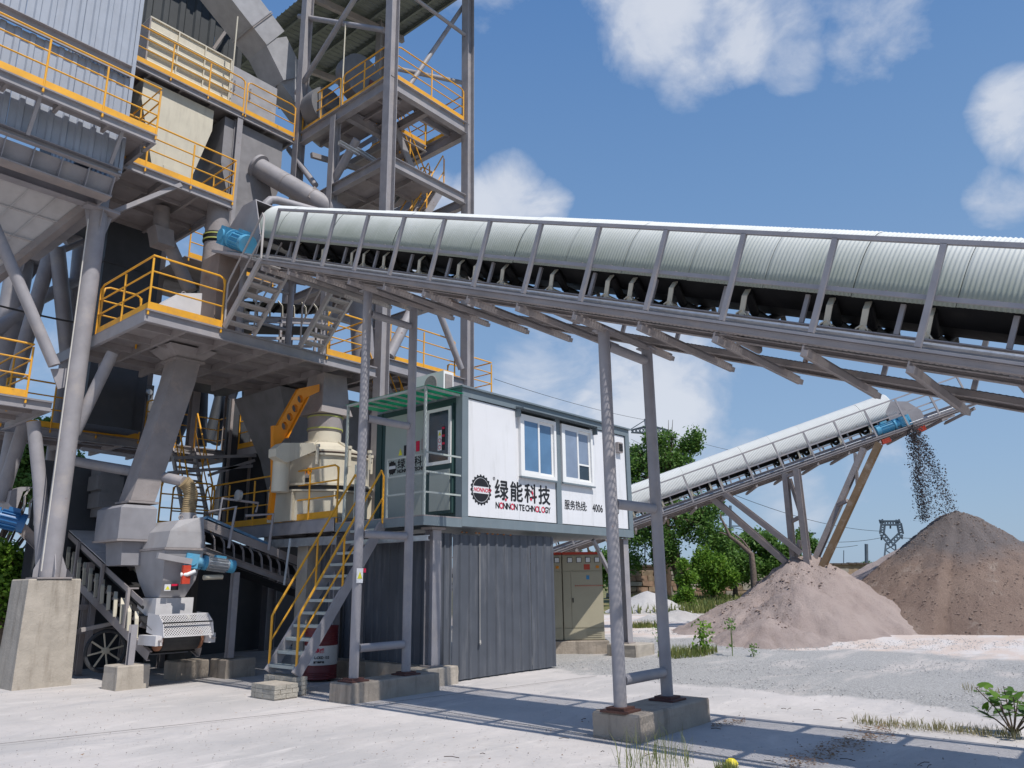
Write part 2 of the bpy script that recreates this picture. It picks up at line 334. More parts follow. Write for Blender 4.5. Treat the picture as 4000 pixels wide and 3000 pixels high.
def stair(name, label, p0, p1, wdir, width, ntread, rails=True, m=None, tm=None, rm=None, sh=.2, group=None, deep=.2, cat='stairs', rail_h=.95, both=True):
    """p0 foot, p1 head of the near stringer, wdir horizontal unit vector across the steps"""
    p0 = Vector(p0); p1 = Vector(p1); wd = Vector(wdir).normalized()*width; m = m or GREY; tm = tm or GREY
    t = thing(name, label, cat, p0, group)
    for k in (0, 1): MB().bar(p0+wd*k, p1+wd*k, .05, sh).build('stringer', m, t)
    run = Vector((p1.x-p0.x, p1.y-p0.y, 0)).normalized()
    tmh = None
    for i in range(ntread):
        q = lerp(p0, p1, (i+.6)/ntread) + wd*.5; hw = wd*.5*(1-.06/width)
        mb = MB(); a = q-hw; b = q+hw; mb.bar(a, b, deep, .02); mb.bar(a - run*(deep/2-.008) - V3(0, 0, .022), b - run*(deep/2-.008) - V3(0, 0, .022), .012, .03)
        mb.build('tread', tm, t)
    if rails:
        up = Vector((0, 0, 1))
        for k in ((0, 1) if both else (0,)):
            a = p0+wd*k; b = p1+wd*k; rb = MB(); rb.path([a+up*.02, a+up*rail_h*.9, a+up*rail_h+run*.05, b+up*rail_h-run*.05, b+up*(rail_h-.1), b+up*.0], .02, 8)
            rb.tube(a+up*rail_h*.5, b+up*rail_h*.5, .016, 8); r = rb.build('handrail', rm or YEL, t, smooth=True)
            n = max(1, round((b-a).length/1.2))
            for i in range(1, n): q = lerp(a, b, i/n); MB().tube(q, q+up*rail_h, .018, 8).build('post', rm or YEL, r, smooth=True)
    return t
def text_obj(body, size, loc, m, parent, name='lettering', shear=0.0, extr=.003, sx=1.0, spacing=1.0, bold=0.0, rotz=0.0, fat=0.0):
    cu = bpy.data.curves.new('lettering', 'FONT'); cu.body = body; cu.size = size; cu.shear = shear; cu.extrude = extr; cu.space_character = spacing; cu.offset = bold; cu.resolution_u = 3
    o = bpy.data.objects.new('tmp', cu); scene.collection.objects.link(o); dg = bpy.context.evaluated_depsgraph_get()
    me = bpy.data.meshes.new_from_object(o.evaluated_get(dg)); bpy.data.objects.remove(o); bpy.data.curves.remove(cu)
    me.materials.clear(); me.materials.append(m)
    if fat:
        import bmesh
        bm = bmesh.new()
        for i_, (dx_, dy_) in enumerate(((0, 0), (fat, 0), (-fat, 0), (0, fat), (0, -fat))):
            c_ = me.copy(); c_.transform(Matrix.Translation((dx_, dy_, .0002*i_))); bm.from_mesh(c_); bpy.data.meshes.remove(c_)
        bm.to_mesh(me); bm.free()
    for v in me.vertices: v.co.x *= sx
    me.transform(Matrix.Translation(loc) @ Matrix.Rotation(rotz, 4, 'Z') @ Matrix.Rotation(math.radians(90), 4, 'X'))
    return put(name, me, parent)
# ------------------------------------------------------------------ ground
def gz(x, y):
    d = math.hypot(x, y)
    def ss(a, b): t = min(1, max(0, (d-a)/(b-a))); return t*t*(3-2*t)
    return .14*ss(17, 23) + .36*ss(28, 60)
def ground():
    rs = [0.0, 1.5] + [2+i*.42 for i in range(90)] + [41*1.13**i for i in range(34)]
    na = 150; vs = [(0, 0, 0)]
    for r in rs[1:]:
        for k in range(na):
            a = 2*math.pi*k/na; x, y = r*math.cos(a), r*math.sin(a); h = gz(x, y)
            rough = 1 if (x > 12.6 and r < 60) else .15
            h += rough*(.018*math.sin(x*1.3+y*.7)+.012*math.sin(x*.6-y*1.9+1)) + rough*rng.uniform(-.008, .008)
            vs.append((x, y, h - (.018 if rough < 1 else .0)))
    fs = [(0, 1+k, 1+(k+1) % na) for k in range(na)]
    for i in range(len(rs)-2):
        for k in range(na): fs.append((1+i*na+k, 1+(i+1)*na+k, 1+(i+1)*na+(k+1) % na, 1+i*na+(k+1) % na))
    m = bpy.data.materials.new('yard_ground'); m.use_nodes = True; nt = m.node_tree; b = nt.nodes['Principled BSDF']
    g = nt.nodes.new('ShaderNodeNewGeometry'); sp = nt.nodes.new('ShaderNodeSeparateXYZ'); nt.links.new(g.outputs['Position'], sp.inputs[0])
    def nz(sc, det, scale=(1, 1, 1), rough=.6, rot=0, dist=0):
        mp = nt.nodes.new('ShaderNodeMapping'); mp.inputs['Scale'].default_value = scale; mp.inputs['Rotation'].default_value = (0, 0, rot); nt.links.new(g.outputs['Position'], mp.inputs[0])
        n = nt.nodes.new('ShaderNodeTexNoise'); n.inputs['Scale'].default_value = sc; n.inputs['Detail'].default_value = det; n.inputs['Roughness'].default_value = rough; n.inputs['Distortion'].default_value = dist
        nt.links.new(mp.outputs[0], n.inputs['Vector']); return n.outputs['Fac']
    def mr(s, a, bb, c=0, d=1):
        n = nt.nodes.new('ShaderNodeMapRange'); n.interpolation_type = 'SMOOTHSTEP'
        for i, v in enumerate((s, a, bb, c, d)):
            if hasattr(v, 'is_linked'): nt.links.new(v, n.inputs[i])
            else: n.inputs[i].default_value = v
        return n.outputs[0]
    def ma(op, a, bb):
        n = nt.nodes.new('ShaderNodeMath'); n.operation = op
        for i, v in enumerate((a, bb)):
            if hasattr(v, 'is_linked'): nt.links.new(v, n.inputs[i])
            else: n.inputs[i].default_value = v
        return n.outputs[0]
    def mx(f, a, bb):
        n = nt.nodes.new('ShaderNodeMix'); n.data_type = 'RGBA'
        for v, k in ((f, 'Factor'), (a, 'A'), (bb, 'B')):
            if hasattr(v, 'is_linked'): nt.links.new(v, n.inputs[k])
            else: n.inputs[k].default_value = v
        return n.outputs['Result']
    x, y = sp.outputs[0], sp.outputs[1]
    conc = mx(mr(nz(.5, 6), .3, .7), (.44, .42, .41, 1), (.57, .53, .51, 1))
    conc = mx(mr(nz(.9, 9, (.6, 1.5, 1), .7, .35, 1.2), .5, .72), conc, (.62, .58, .555, 1))
    conc = mx(mr(nz(.45, 8, (.7, 1.3, 1), .72, -.5, 1.4), .50, .70, 0, .7), conc, (.38, .37, .375, 1))
    conc = mx(mr(nz(3.2, 8, (1, 1, 1), .75, 0, .8), .56, .78, 0, .5), conc, (.42, .36, .32, 1))
    conc = mx(mr(nz(14, 5), .60, .74, 0, .45), conc, (.34, .31, .29, 1))
    grav = mx(mr(nz(38, 4, rough=.8), .35, .65), (.25, .245, .24, 1), (.50, .49, .48, 1))
    grav = mx(mr(nz(.55, 7, (.5, 1.5, 1), .65, .3, .5), .5, .66, 0, .8), grav, (.58, .53, .50, 1))
    pink = mx(mr(nz(1.0, 7, (.7, 1.6, 1), .65), .4, .65), (.62, .52, .46, 1), (.66, .62, .60, 1))
    edge = ma('ADD', ma('SUBTRACT', x, 12.2), ma('MULTIPLY', ma('SUBTRACT', nz(.8, 6), .5), 2.4))
    edge = ma('ADD', edge, ma('MULTIPLY', ma('SUBTRACT', 8.5, y), .12))
    fg = mr(edge, -.12, .2); fp = mr(ma('ADD', ma('SUBTRACT', x, 18.2), ma('MULTIPLY', ma('SUBTRACT', nz(.35, 6), .5), 6)), 0, .8)
    col = mx(fp, mx(fg, conc, grav), pink)
    dist2 = ma('SQRT', ma('ADD', ma('MULTIPLY', x, x), ma('MULTIPLY', y, y)), 0)
    grass = mx(mr(nz(1.6, 6), .35, .65), (.10, .13, .045, 1), (.24, .19, .10, 1))
    col = mx(mr(ma('ADD', dist2, ma('MULTIPLY', nz(.2, 4), 6)), 36, 41), col, grass)
    nt.links.new(col, b.inputs['Base Color']); b.inputs['Roughness'].default_value = .92; b.inputs['Specular IOR Level'].default_value = .2
    bp = nt.nodes.new('ShaderNodeBump'); bp.inputs['Strength'].default_value = .6; bp.inputs['Distance'].default_value = .03
    nt.links.new(ma('ADD', ma('MULTIPLY', nz(60, 5, rough=.75), ma('ADD', fg, .15)), ma('MULTIPLY', nz(6, 6), .7)), bp.inputs['Height']); nt.links.new(bp.outputs[0], b.inputs['Normal'])
    o = MB().add(vs, fs).build('ground', m, kind='structure', smooth=False)
    o.data.polygons.foreach_set('use_smooth', [True]*len(o.data.polygons))
ground()
jt = MB()
for (p, q) in (((1520, 2745), (4100, 3160)), ((0, 2905), (1500, 2745)), ((1504, 2745), (2330, 2640))):
    a, b_ = pt(p, z=.004), pt(q, z=.004); n_ = int((b_-a).length/.25); prev = a
    for i in range(1, n_+1):
        c = lerp(a, b_, i/n_)+V3(rng.uniform(-.006, .006), rng.uniform(-.006, .006), 0); jt.bar(prev, c, .010, .004); prev = c
jt.build('slab_joint', mat('joint_dark', (.22, .20, .19), .95), kind='structure')
# ------------------------------------------------------------------ covered belt conveyors
def arch(hw, z0, h, length, waves, amp=.012, n=20, t=.006):
    """one corrugated arched roof sheet; corrugations run over the arch"""
    vs = []; m = waves*4; 
    for off in (0, -t):
        for i in range(m+1):
            y = length*i/m; w = amp*(math.sin(2*math.pi*i/4) if True else 0)
            for k in range(n+1):
                a = math.pi*k/n; e = .82; ca, sa = math.cos(a), math.sin(a)
                x = hw*math.copysign(abs(ca)**e, ca); z = z0 + h*abs(sa)**e
                nx, nz_ = ca/hw, sa/h; l = math.hypot(nx, nz_)
                vs.append((x + nx/l*(w+off), y, z + nz_/l*(w+off)))
    N = n+1; fs = []; half = (m+1)*N
    for i in range(m):
        for k in range(n):
            a = i*N+k; fs.append((a, a+1, a+N+1, a+N)); a += half; fs.append((a, a+N, a+N+1, a+1))
    for i in range(m):
        for k in (0, n): a = i*N+k; fs.append((a, a+N, a+N+half, a+half))
    for k in range(n):
        for i in (0, m): a = i*N+k; fs.append((a, a+1, a+1+half, a+half))
    return MB().add(vs, fs)
def grating(x0, x1, y0, y1, z, mesh=.030, th=.009, hh=.010):
    """expanded metal: a lattice of diagonal strands"""
    mb = MB(); w = x1-x0; L_ = y1-y0; n = int((L_+w)/mesh)
    px = mesh*1.0
    k = -w
    while k < L_:
        for s_ in (1, -1):
            # strand from (x0, k) to (x1, k+w*?)
            ya, yb = (k, k+w) if s_ > 0 else (k+w, k)
            a = (x0, y0+ya); b = (x1, y0+yb)
            def clip(p, q):
                (xa, ya_), (xb, yb_) = p, q
                if max(ya_, yb_) <= y0 or min(ya_, yb_) >= y1: return None
                def at(yy): t = (yy-ya_)/(yb_-ya_); return (xa+(xb-xa)*t, yy)
                pa, pb = (xa, ya_), (xb, yb_)
                if ya_ < y0: pa = at(y0)
                if ya_ > y1: pa = at(y1)
                if yb_ < y0: pb = at(y0)
                if yb_ > y1: pb = at(y1)
                return pa, pb
            c = clip(a, b)
            if c and (abs(c[0][0]-c[1][0]) > .02):
                mb.bar((c[0][0], c[0][1], z), (c[1][0], c[1][1], z), th, hh)
        k += px*1.9
    return mb
def motor(parent, c, ax, r=.16, ln=.62, m=None, bm=None, name='drive_motor', ribs=14):
    """gear motor: finned body, terminal box, end cowl, gearbox; axis ax (unit)"""
    m = m or BLUEM; c = Vector(c); ax = Vector(ax).normalized(); mb = MB()
    up = Vector((0, 0, 1)); up = (up - ax*up.dot(ax)).normalized(); sd = ax.cross(up)
    mb.tube(c-ax*ln*.42, c+ax*ln*.3, r*.88, 20)
    for i in range(ribs):
        t = 2*math.pi*i/ribs; o = up*math.cos(t)*r*.92 + sd*math.sin(t)*r*.92
        mb.bar(c-ax*ln*.36+o, c+ax*ln*.24+o, .012, .05, up=o)
    g = mb.build(name, bm or m, parent, smooth=True)
    MB().tube(c+ax*ln*.3, c+ax*ln*.5, r*1.06, 20).build('fan_cowl', m, g, smooth=True)
    MB().bar(c-ax*.10+up*r*1.15, c+ax*.10+up*r*1.15, r*.9, r*.5, up=up).build('terminal_box', m, g)
    MB().tube(c-ax*ln*.5, c-ax*ln*.42, r*1.15, 20).tube(c-ax*ln*.72, c-ax*ln*.5, r*.75, 16).build('flange', m, g, smooth=True)
    gb = MB(); gb.bar(c-ax*ln*1.12, c-ax*ln*.72, r*1.7, r*2.2, up=up); gb.tube(c-ax*ln*.92-sd*r*1.0, c-ax*ln*.92+sd*r*1.05, r*.72, 16)
    for i in range(5): gb.bar(c-ax*ln*(1.1-.09*i)+up*r*1.12, c-ax*ln*(1.1-.09*i)-up*r*1.12, .015, r*1.8, up=ax)
    gb.build('gearbox', m, g, smooth=True)
    return g
def conveyor(name, label, loc, rot, s0, s1, sp, off, near, c0, c1, hw=1.12, frac=True, dust=GREY, rails=(1, -1), sd=None, cm=None):
    t = thing(name, label, 'conveyor', loc, rot=rot, local=True)
    sd = sd or s1; cm = cm or COVER
    def b(nm, mb, m, **k): return mb.build(nm, m, t, **k)
    ks = [s0 + off + i*sp for i in range(int((sd-s0-off)/sp)+1)]
    for s_ in (1, -1):
        b('deck_edge_channel', MB().cbar((s_*(hw-.03), s0, -.035), (s_*(hw-.03), sd, -.035), .06, .06, side=s_), GREYD)
        b('deck_edge_angle', MB().bar((s_*(hw), s0, .012), (s_*(hw), sd, .012), .05, .022), GREY)
        b('inner_deck_channel', MB().cbar((s_*.57, s0, -.04), (s_*.57, s1, -.04), .05, .06, side=-s_), GREYD)
        b('belt_frame_channel', MB().cbar((s_*.50, s0, .175), (s_*.50, s1, .175), .05, .12, side=-s_), dust)
    if frac:
        for s_ in (1, -1):
            xa, xb = sorted((s_*.60, s_*(hw-.06)))
            g = grating(xa, xb, s0, sd, .006).build('walkway_grating', GREYD, t, kind='stuff')
    # cross brackets and frames share one mesh each
    br = MB().bar((-hw-.03, 0, -.16), (hw+.03, 0, -.16), .05, .06).bar((-hw-.03, .03, -.145), (hw+.03, .03, -.145), .012, .10).mesh('cross_bracket', GREYD)
    po = {s_: MB().bar((s_*(hw+.0), 0, .036), (s_*hw, 0, .93), .045, .05, up=(0, 1, 0)).mesh('rail_post', GREY) for s_ in (1, -1)}
    fr = {s_: MB().bar((s_*.5, 0, .24), (s_*.5, 0, .53), .035, .045, up=(0, 1, 0)).mesh('cover_post', GREY) for s_ in (1, -1)}
    idm = MB()
    for s_ in (1, -1):
        idm.bar((s_*.50, 0, .24), (s_*.54, 0, .44), .06, .012, up=(1, 0, 0)); idm.bar((s_*.54, 0, .44), (s_*.46, .02, .53), .06, .012, up=(1, 0, 0))
        idm.bar((s_*.50, -.06, .242), (s_*.50, 0, .30), .05, .012); idm.bar((s_*.50, .06, .242), (s_*.50, 0, .30), .05, .012)
    idm.bar((-.5, 0, .262), (.5, 0, .262), .05, .035); idm = idm.mesh('idler_bracket', CREAM)
    rol = MB().tube((-.17, .02, .345), (.17, .02, .345), .05, 10).tube((.19, .02, .35), (.45, .02, .50), .05, 10).tube((-.19, .02, .35), (-.45, .02, .50), .05, 10).mesh('idler_roller', BELT, True)
    ret = MB().tube((-.46, 0, .04), (.46, 0, .04), .045, 10).bar((-.49, 0, .04), (-.49, 0, .13), .04, .02, up=(0, 1, 0)).bar((.49, 0, .04), (.49, 0, .13), .04, .02, up=(0, 1, 0)).mesh('return_roller', GREYD, True)
    for i, y in enumerate(ks):
        put('cross_bracket', br, t, loc=(0, y, 0))
        for s_ in rails: put('rail_post', po[s_], t, loc=(0, y, 0))
        if c0 < y < c1:
            for s_ in (1, -1): put('cover_post', fr[s_], t, loc=(0, y+.42*sp, 0))
        if y < c1:
            f = put('idler_bracket', idm, t, loc=(0, y+.13, 0)); put('idler_roller', rol, f)
            if i % 3 == 1: put('return_roller', ret, t, loc=(0, y+.3, 0))
            if i % 3 == 0: f = put('idler_bracket', idm, t, loc=(0, y-.24*sp, 0)); put('idler_roller', rol, f)
    for s_ in rails:
        x = s_*hw
        b('top_rail', MB().bar((x, s0, .945), (x, ks[-1]+.02, .945), .045, .04), GREY)
        b('mid_rail', MB().bar((x-s_*.03, s0, .47), (x-s_*.03, ks[-1], .47), .03, .04), GREY)
    b('cable_conduit', MB().tube((near*.95, s0, .10), (near*.95, s1-.4, .10), .022, 8).tube((near*.9, s0, .055), (near*.9, s1-.4, .055), .015, 8), GALV, smooth=True)
    prof = [(-.50, .58), (-.40, .53), (-.20, .43), (.20, .43), (.40, .53), (.50, .58)]
    vs = []; 
    for y in (s0, c1+.05):
        for (x, z) in prof: vs.append((x, y, z))
        for (x, z) in reversed(prof): vs.append((x, y, z+.015))
    n = 12; b('carrying_belt', MB().add(vs, [(i, (i+1) % n, n+(i+1) % n, n+i) for i in range(n)] + [tuple(range(n))[::-1], tuple(range(n, 2*n))]), BELT)
    b('return_belt', MB().box(-.42, .42, s0, c1+.05, .085, .10), BELT)
    ar = arch(.60, .53, .80, sp*1.0-.006, 22, amp=.007).mesh('cover_sheet', cm, False); ar.polygons.foreach_set('use_smooth', [True]*len(ar.polygons))
    n = int((c1-c0)/sp)
    for i in range(n+1):
        o = put('cover_sheet', ar, t, loc=(0, c0+i*sp, 0))
        o.scale = (1+.003*(i % 2)+rng.uniform(-.004, .004), 1, 1+.003*(i % 2)+rng.uniform(-.003, .005)); o.rotation_euler = (rng.uniform(-.003, .003), rng.uniform(-.006, .006), 0)
    for s_ in (1, -1):
        bl = MB()
        for i in range(2*n+2): bl.tube((s_*.615, c0+(i+.3)*sp*.5, .60), (s_*.645, c0+(i+.3)*sp*.5, .60), .016, 6)
        b('cover_bolts', bl, GREYD, kind='stuff')
    return t, ks
T1 = math.atan(.376)
# main conveyor: rises away from the camera, over the two trestles
conv1, ks1 = conveyor('belt_conveyor', 'long covered belt conveyor with white corrugated arched roof rising overhead from right to left', (7.95, 0, 2.91), (T1, 0, 0), -6.0, 14.6, .905, .22, -1, -5.85, 13.4, sd=12.5, cm=COVERD)
def c1p(x, s, n): return Vector((7.95, 0, 2.91)) + Vector((x, s*math.cos(T1)-n*math.sin(T1), s*math.sin(T1)+n*math.cos(T1)))
# head box, drum and drive of the main conveyor (local coordinates)
for q_ in ((-.62,), (.60,)):
    x_ = q_[0]; MB().prism([(x_, 13.7, -.1), (x_, 15.0, -.1), (x_, 15.2, .5), (x_, 14.75, 1.15), (x_, 14.3, 1.3), (x_, 13.7, .55)], (.02, 0, 0)).build('head_side_plate', GREY, conv1)
hb = MB().prism([(.60, 13.7, -.1), (.60, 15.0, -.1), (.60, 15.2, .5), (.60, 14.75, 1.15), (.60, 14.3, 1.3), (.60, 13.7, .55)], (.02, 0, 0))
MB().prism([(-.6, 15.0, -.1), (-.6, 15.2, .5), (-.6, 14.75, 1.15), (-.6, 14.3, 1.3), (-.6, 14.28, 1.28), (-.6, 14.73, 1.12), (-.6, 15.17, .49), (-.6, 14.98, -.1)], (1.2, 0, 0)).build('head_hood', GREY, conv1)
MB().tube((-.5, 14.45, .35), (.5, 14.45, .35), .24, 24).tube((-.8, 14.45, .35), (.8, 14.45, .35), .05, 10).build('head_drum', BELT, conv1, smooth=True)
motor(conv1, (-.95, 13.75, .32), (0, -1, -.12), r=.17, ln=.62)
MB().box(-1.12, -.53, 13.3, 14.5, .02, .07).build('motor_bracket', GREY, conv1)
# trestles under the main conveyor
def trestle(y, label, zt, bars, group='tubular trestles under the long conveyor'):
    t = thing('conveyor_trestle', label, 'trestle', (7.95, y, 0), group)
    for x in (7.46, 8.47):
        g = MB().tube((x, y, .27), (x, y, zt), .071, 18).build('leg', GREY, t, smooth=True)
        p = MB().box(x-.16, x+.16, y-.16, y+.16, .252, .272); p.box(x-.11, x+.11, y-.11, y+.11, .272, .30)
        p.build('base_plate', mat('rusty_plate', (.10, .045, .04), .7, dirt=RUST, dirt_amt=.6), t)
        MB().box(x-.10, x+.10, y-.10, y+.10, zt+.002, zt+.02).build('cap_plate', GREY, t)
    for i, z in enumerate(bars): MB().tube((7.535, y, z), (8.395, y, z+.0), .06, 16).build('crossbar', GREY, t, smooth=True)
    return t
tr1 = trestle(9.4, 'left tubular trestle beside the stairs, with a warning sign on its front leg', 6.26, (.70, 2.35, 4.15, 5.9))
tr2 = trestle(4.85, 'right tubular trestle, alone on its concrete block in the foreground', 4.54, (.56, 2.47, 4.38))
def sticker(parent, c, wdt, n, right, m_list):
    pass
def footing(x0, x1, y0, y1, z, label, cat='concrete block', m=CONC, name='concrete_footing', taper=0):
    nx = max(2, int((x1-x0)/.18)); ny = max(2, int((y1-y0)/.18)); mb = MB(); r = random.Random(int(x0*100+y0*7))
    def j(s=.006): return r.uniform(-s, s)
    top = [(x0+taper+(x1-x0-2*taper)*i/nx, y0+taper) for i in range(nx)] + [(x1-taper, y0+taper+(y1-y0-2*taper)*i/ny) for i in range(ny)] + [(x1-taper-(x1-x0-2*taper)*i/nx, y1-taper) for i in range(nx)] + [(x0+taper, y1-taper-(y1-y0-2*taper)*i/ny) for i in range(ny)]
    bot = [(x0+(x1-x0)*i/nx, y0) for i in range(nx)] + [(x1, y0+(y1-y0)*i/ny) for i in range(ny)] + [(x1-(x1-x0)*i/nx, y1) for i in range(nx)] + [(x0, y1-(y1-y0)*i/ny) for i in range(ny)]
    cx, cy = (x0+x1)/2, (y0+y1)/2
    loops = [[(x+j(), y+j(), -.08) for x, y in bot]]
    for q in (.33, .66): loops.append([(a+(c-a)*q+j(), b_+(d-b_)*q+j(), z*q+j(.01)) for (a, b_), (c, d) in zip(bot, top)])
    loops.append([(x+j(.004), y+j(.004), z-.02) for x, y in top]); loops.append([(x+(cx-x)*.02/max(.1, abs(cx-x)+abs(cy-y))*1.2, y+(cy-y)*.02/max(.1, abs(cx-x)+abs(cy-y))*1.2, z) for x, y in top])
    o = mb.loft(loops).build(name, m, None, label, cat); return o
footing(7.24, 8.97, 9.17, 9.66, .25, 'low concrete block carrying both legs of the left trestle')
footing(7.32, 8.93, 4.55, 5.12, .25, 'low concrete block carrying both legs of the right trestle')
# ------------------------------------------------------------------ control cabin
cab = thing('control_cabin', 'white raised container cabin with shade-darkened green door end, two windows and black lettering', 'cabin', (12.65, 10.7, 2.5))
X0, X1, Y0, Y1, ZB, ZT = 9.80, 15.50, 9.50, 11.90, 2.58, 5.10
def cb(nm, mb, m, par=None, **k): return mb.build(nm, m, par or cab, **k)
cb('floor_beam', MB().box(X0, X1, Y0, Y1, ZB, ZB+.17), FRAME)
cb('roof_beam', MB().box(X0, X1, Y0, Y1, ZT-.16, ZT), FRAME)
cb('roof_sheet', MB().box(X0-.05, X1+.05, Y0-.05, Y1+.05, ZT+.002, ZT+.035), FRAME)
for (x, y) in ((X0, Y0), (X1-.16, Y0), (X0, Y1-.16), (X1-.16, Y1-.16)):
    cb('corner_post', MB().box(x, x+.16, y, y+.16, ZB+.172, ZT-.162), FRAME if y == Y0 else FRAME_SHADED)
cb('middle_post', MB().box(12.60, 12.76, Y0, Y0+.10, ZB+.172, ZT-.162), FRAME)
def wall_panel(x0, x1, z0, z1, y=Y0+.03): cb('wall_panel', MB().box(x0, x1, y, y+.06, z0, z1), WHITE)
w1 = (11.42, 12.58, 3.62, 4.86); w2 = (12.78, 13.92, 3.62, 4.86)
zb, zt = ZB+.19, ZT-.18
wall_panel(X0+.18, w1[0], zb, zt); wall_panel(w1[0]+.003, 12.59, zb, w1[2]); 
wall_panel(12.77, w2[1]-.003, zb, w2[2]); wall_panel(w2[1], X1-.18, zb, zt)
cb('inner_wall', MB().box(X0+.17, X1-.17, Y0+.16, Y0+.18, zb, zt), DARK)
cb('wall_panel', MB().box(X1-.10, X1-.04, Y0+.18, Y1-.18, zb, zt), WHITE); cb('wall_panel', MB().box(X0+.18, X1-.18, Y1-.10, Y1-.04, zb, zt), WHITE)
for (a, b_, z0, z1) in (w1, w2):
    wf = MB(); y = Y0-.035; fw = .07
    wf.box(a, b_, y, y+.1, z0, z0+fw); wf.box(a, b_, y, y+.1, z1-fw, z1); wf.box(a, a+fw, y, y+.1, z0+fw, z1-fw); wf.box(b_-fw, b_, y, y+.1, z0+fw, z1-fw)
    w = cb('window', wf, PVC)
    mid = (a+b_)/2
    for (p, q, yy) in ((a+fw, mid+.03, y+.005), (mid-.03, b_-fw, y+.045)):
        s_ = MB(); f2 = .05
        s_.box(p, q, yy, yy+.035, z0+fw, z0+fw+f2); s_.box(p, q, yy, yy+.035, z1-fw-f2, z1-fw); s_.box(p, p+f2, yy, yy+.035, z0+fw+f2, z1-fw-f2); s_.box(q-f2, q, yy, yy+.035, z0+fw+f2, z1-fw-f2)
        s_.build('sash', PVC, w)
        MB().box(p+f2, q-f2, yy+.012, yy+.02, z0+fw+f2, z1-fw-f2).build('pane', BLIND if a < 12 else mat('grey_blind_glass', (.22, .27, .36), .1, var=.15, vscale=2, spec=.9), w)
    if a > 12:
        zl = z0+.42; MB().box(a+fw+.05, b_-fw-.05, y+.052, y+.055, z0+fw+.05, zl).build('pane', GLASS, w)
        MB().box(a+fw+.05, b_-fw-.05, y+.03, y+.034, zl, zl+.035).build('blind_rail', PVC, w)
    MB().box(a-.02, b_+.02, y-.02, y+.02, z0-.035, z0-.002).build('sill', FRAME, w)
cb('window_hood', MB().prism([(11.32, Y0+.02, 5.0), (11.32, Y0-.20, 4.95), (11.32, Y0-.20, 4.925), (11.32, Y0+.02, 4.965)], (2.72, 0, 0)), FRAME)
for x in (11.33, 14.0): cb('hood_bracket', MB().box(x, x+.03, Y0-.10, Y0+.02, 4.78, 4.945), FRAME)
vn = cb('wall_vent', MB().box(14.93, 15.12, Y0-.06, Y0+.02, 4.50, 4.74), GREYD)
for i in range(5): MB().box(14.95, 15.10, Y0-.075, Y0-.06, 4.54+i*.035, 4.56+i*.035).build('vent_slat', BLACK, vn)
# emblem and lettering on the long wall
yt = Y0+.026
em = MB(); cx, cz, R0 = 10.33, 3.26, .285; n = 20; ring = []
poly = []
for i in range(n*4):
    a = 2*math.pi*i/(n*4); rr = R0*(1.0 if (i//2) % 2 == 0 else .90); poly.append((cx+rr*math.cos(a), yt, cz+rr*math.sin(a)))
inner = [(cx+R0*.80*math.cos(2*math.pi*i/(n*4)), yt, cz+R0*.80*math.sin(2*math.pi*i/(n*4))) for i in range(n*4)]
vs = poly+inner; N = n*4; fs = [(i, (i+1) % N, N+(i+1) % N, N+i) for i in range(N)]
em.add(vs, fs); emb = cb('gear_emblem', em, BLACK)
for sgn in (1, -1):
    seg = [(cx+R0*.76*math.cos(a), yt, cz+sgn*R0*.76*math.sin(a)) for a in [math.asin(.30)+(math.pi-2*math.asin(.30))*i/16 for i in range(17)]]
    MB().add(seg, [tuple(range(17))]).build('emblem_half', BLACK, emb)
text_obj('NONNON', .105, (cx-.20, yt, cz-.035), REDP, emb, 'emblem_lettering', shear=.25, sx=.92, extr=.0005, bold=.002)
for sx_ in (-1, 1):
    for i in range(3): z = cz-.035+i*.035; MB().box(min(cx+sx_*.205, cx+sx_*(.25)), max(cx+sx_*.205, cx+sx_*.25), yt-.001, yt, z, z+.008).build('emblem_stripe', BLACK, emb)
text_obj('®', .09, (10.655, yt, 3.47), BLACK, cab, extr=.0005)
for i, ch in enumerate('绿能科技'): text_obj(ch, .40, (10.70+i*.437, yt, 3.155), BLACK, cab, extr=.0005, fat=.009)
for (x, z, r_) in ((11.02, 3.13, .028), (11.78, 3.19, .03)):
    cb('red_dot', MB().add([(x+r_*math.cos(2*math.pi*i/12), yt-.003, z+r_*math.sin(2*math.pi*i/12)) for i in range(12)], [tuple(range(12))]), REDP)
cb('red_flash', MB().add([(11.80, yt-.003, 3.40), (11.86, yt-.003, 3.31), (11.83, yt-.003, 3.31), (11.88, yt-.003, 3.21), (11.79, yt-.003, 3.33), (11.82, yt-.003, 3.33)], [tuple(range(6))]), REDP)
tx = 10.72
for ch, w_, red in [('N',.155,0),('O',.15,1),('N',.155,0),('N',.155,0),('O',.15,1),('N',.155,0),(' ',.06,0),('T',.135,0),('E',.135,0),('C',.14,0),('H',.15,0),('N',.155,0),('O',.15,1),('L',.125,0),('O',.15,1),('G',.15,0),('Y',.14,0)]:
    if ch != ' ': text_obj(ch, .165, (tx, yt, 2.955), REDP if red else BLACK, cab, extr=.0005, sx=.92, fat=.005)
    tx += w_*.70
text_obj('服务热线:', .215, (12.88, yt, 3.09), BLACK, cab, extr=.0005, sx=.90, fat=.003)
text_obj('4006', .235, (13.90, yt, 3.085), BLACK, cab, extr=.0005, sx=.86, fat=.004)
text_obj('00', .215, (14.78, yt, 3.09), BLACK, cab, extr=.0005, sx=.85, bold=.004)
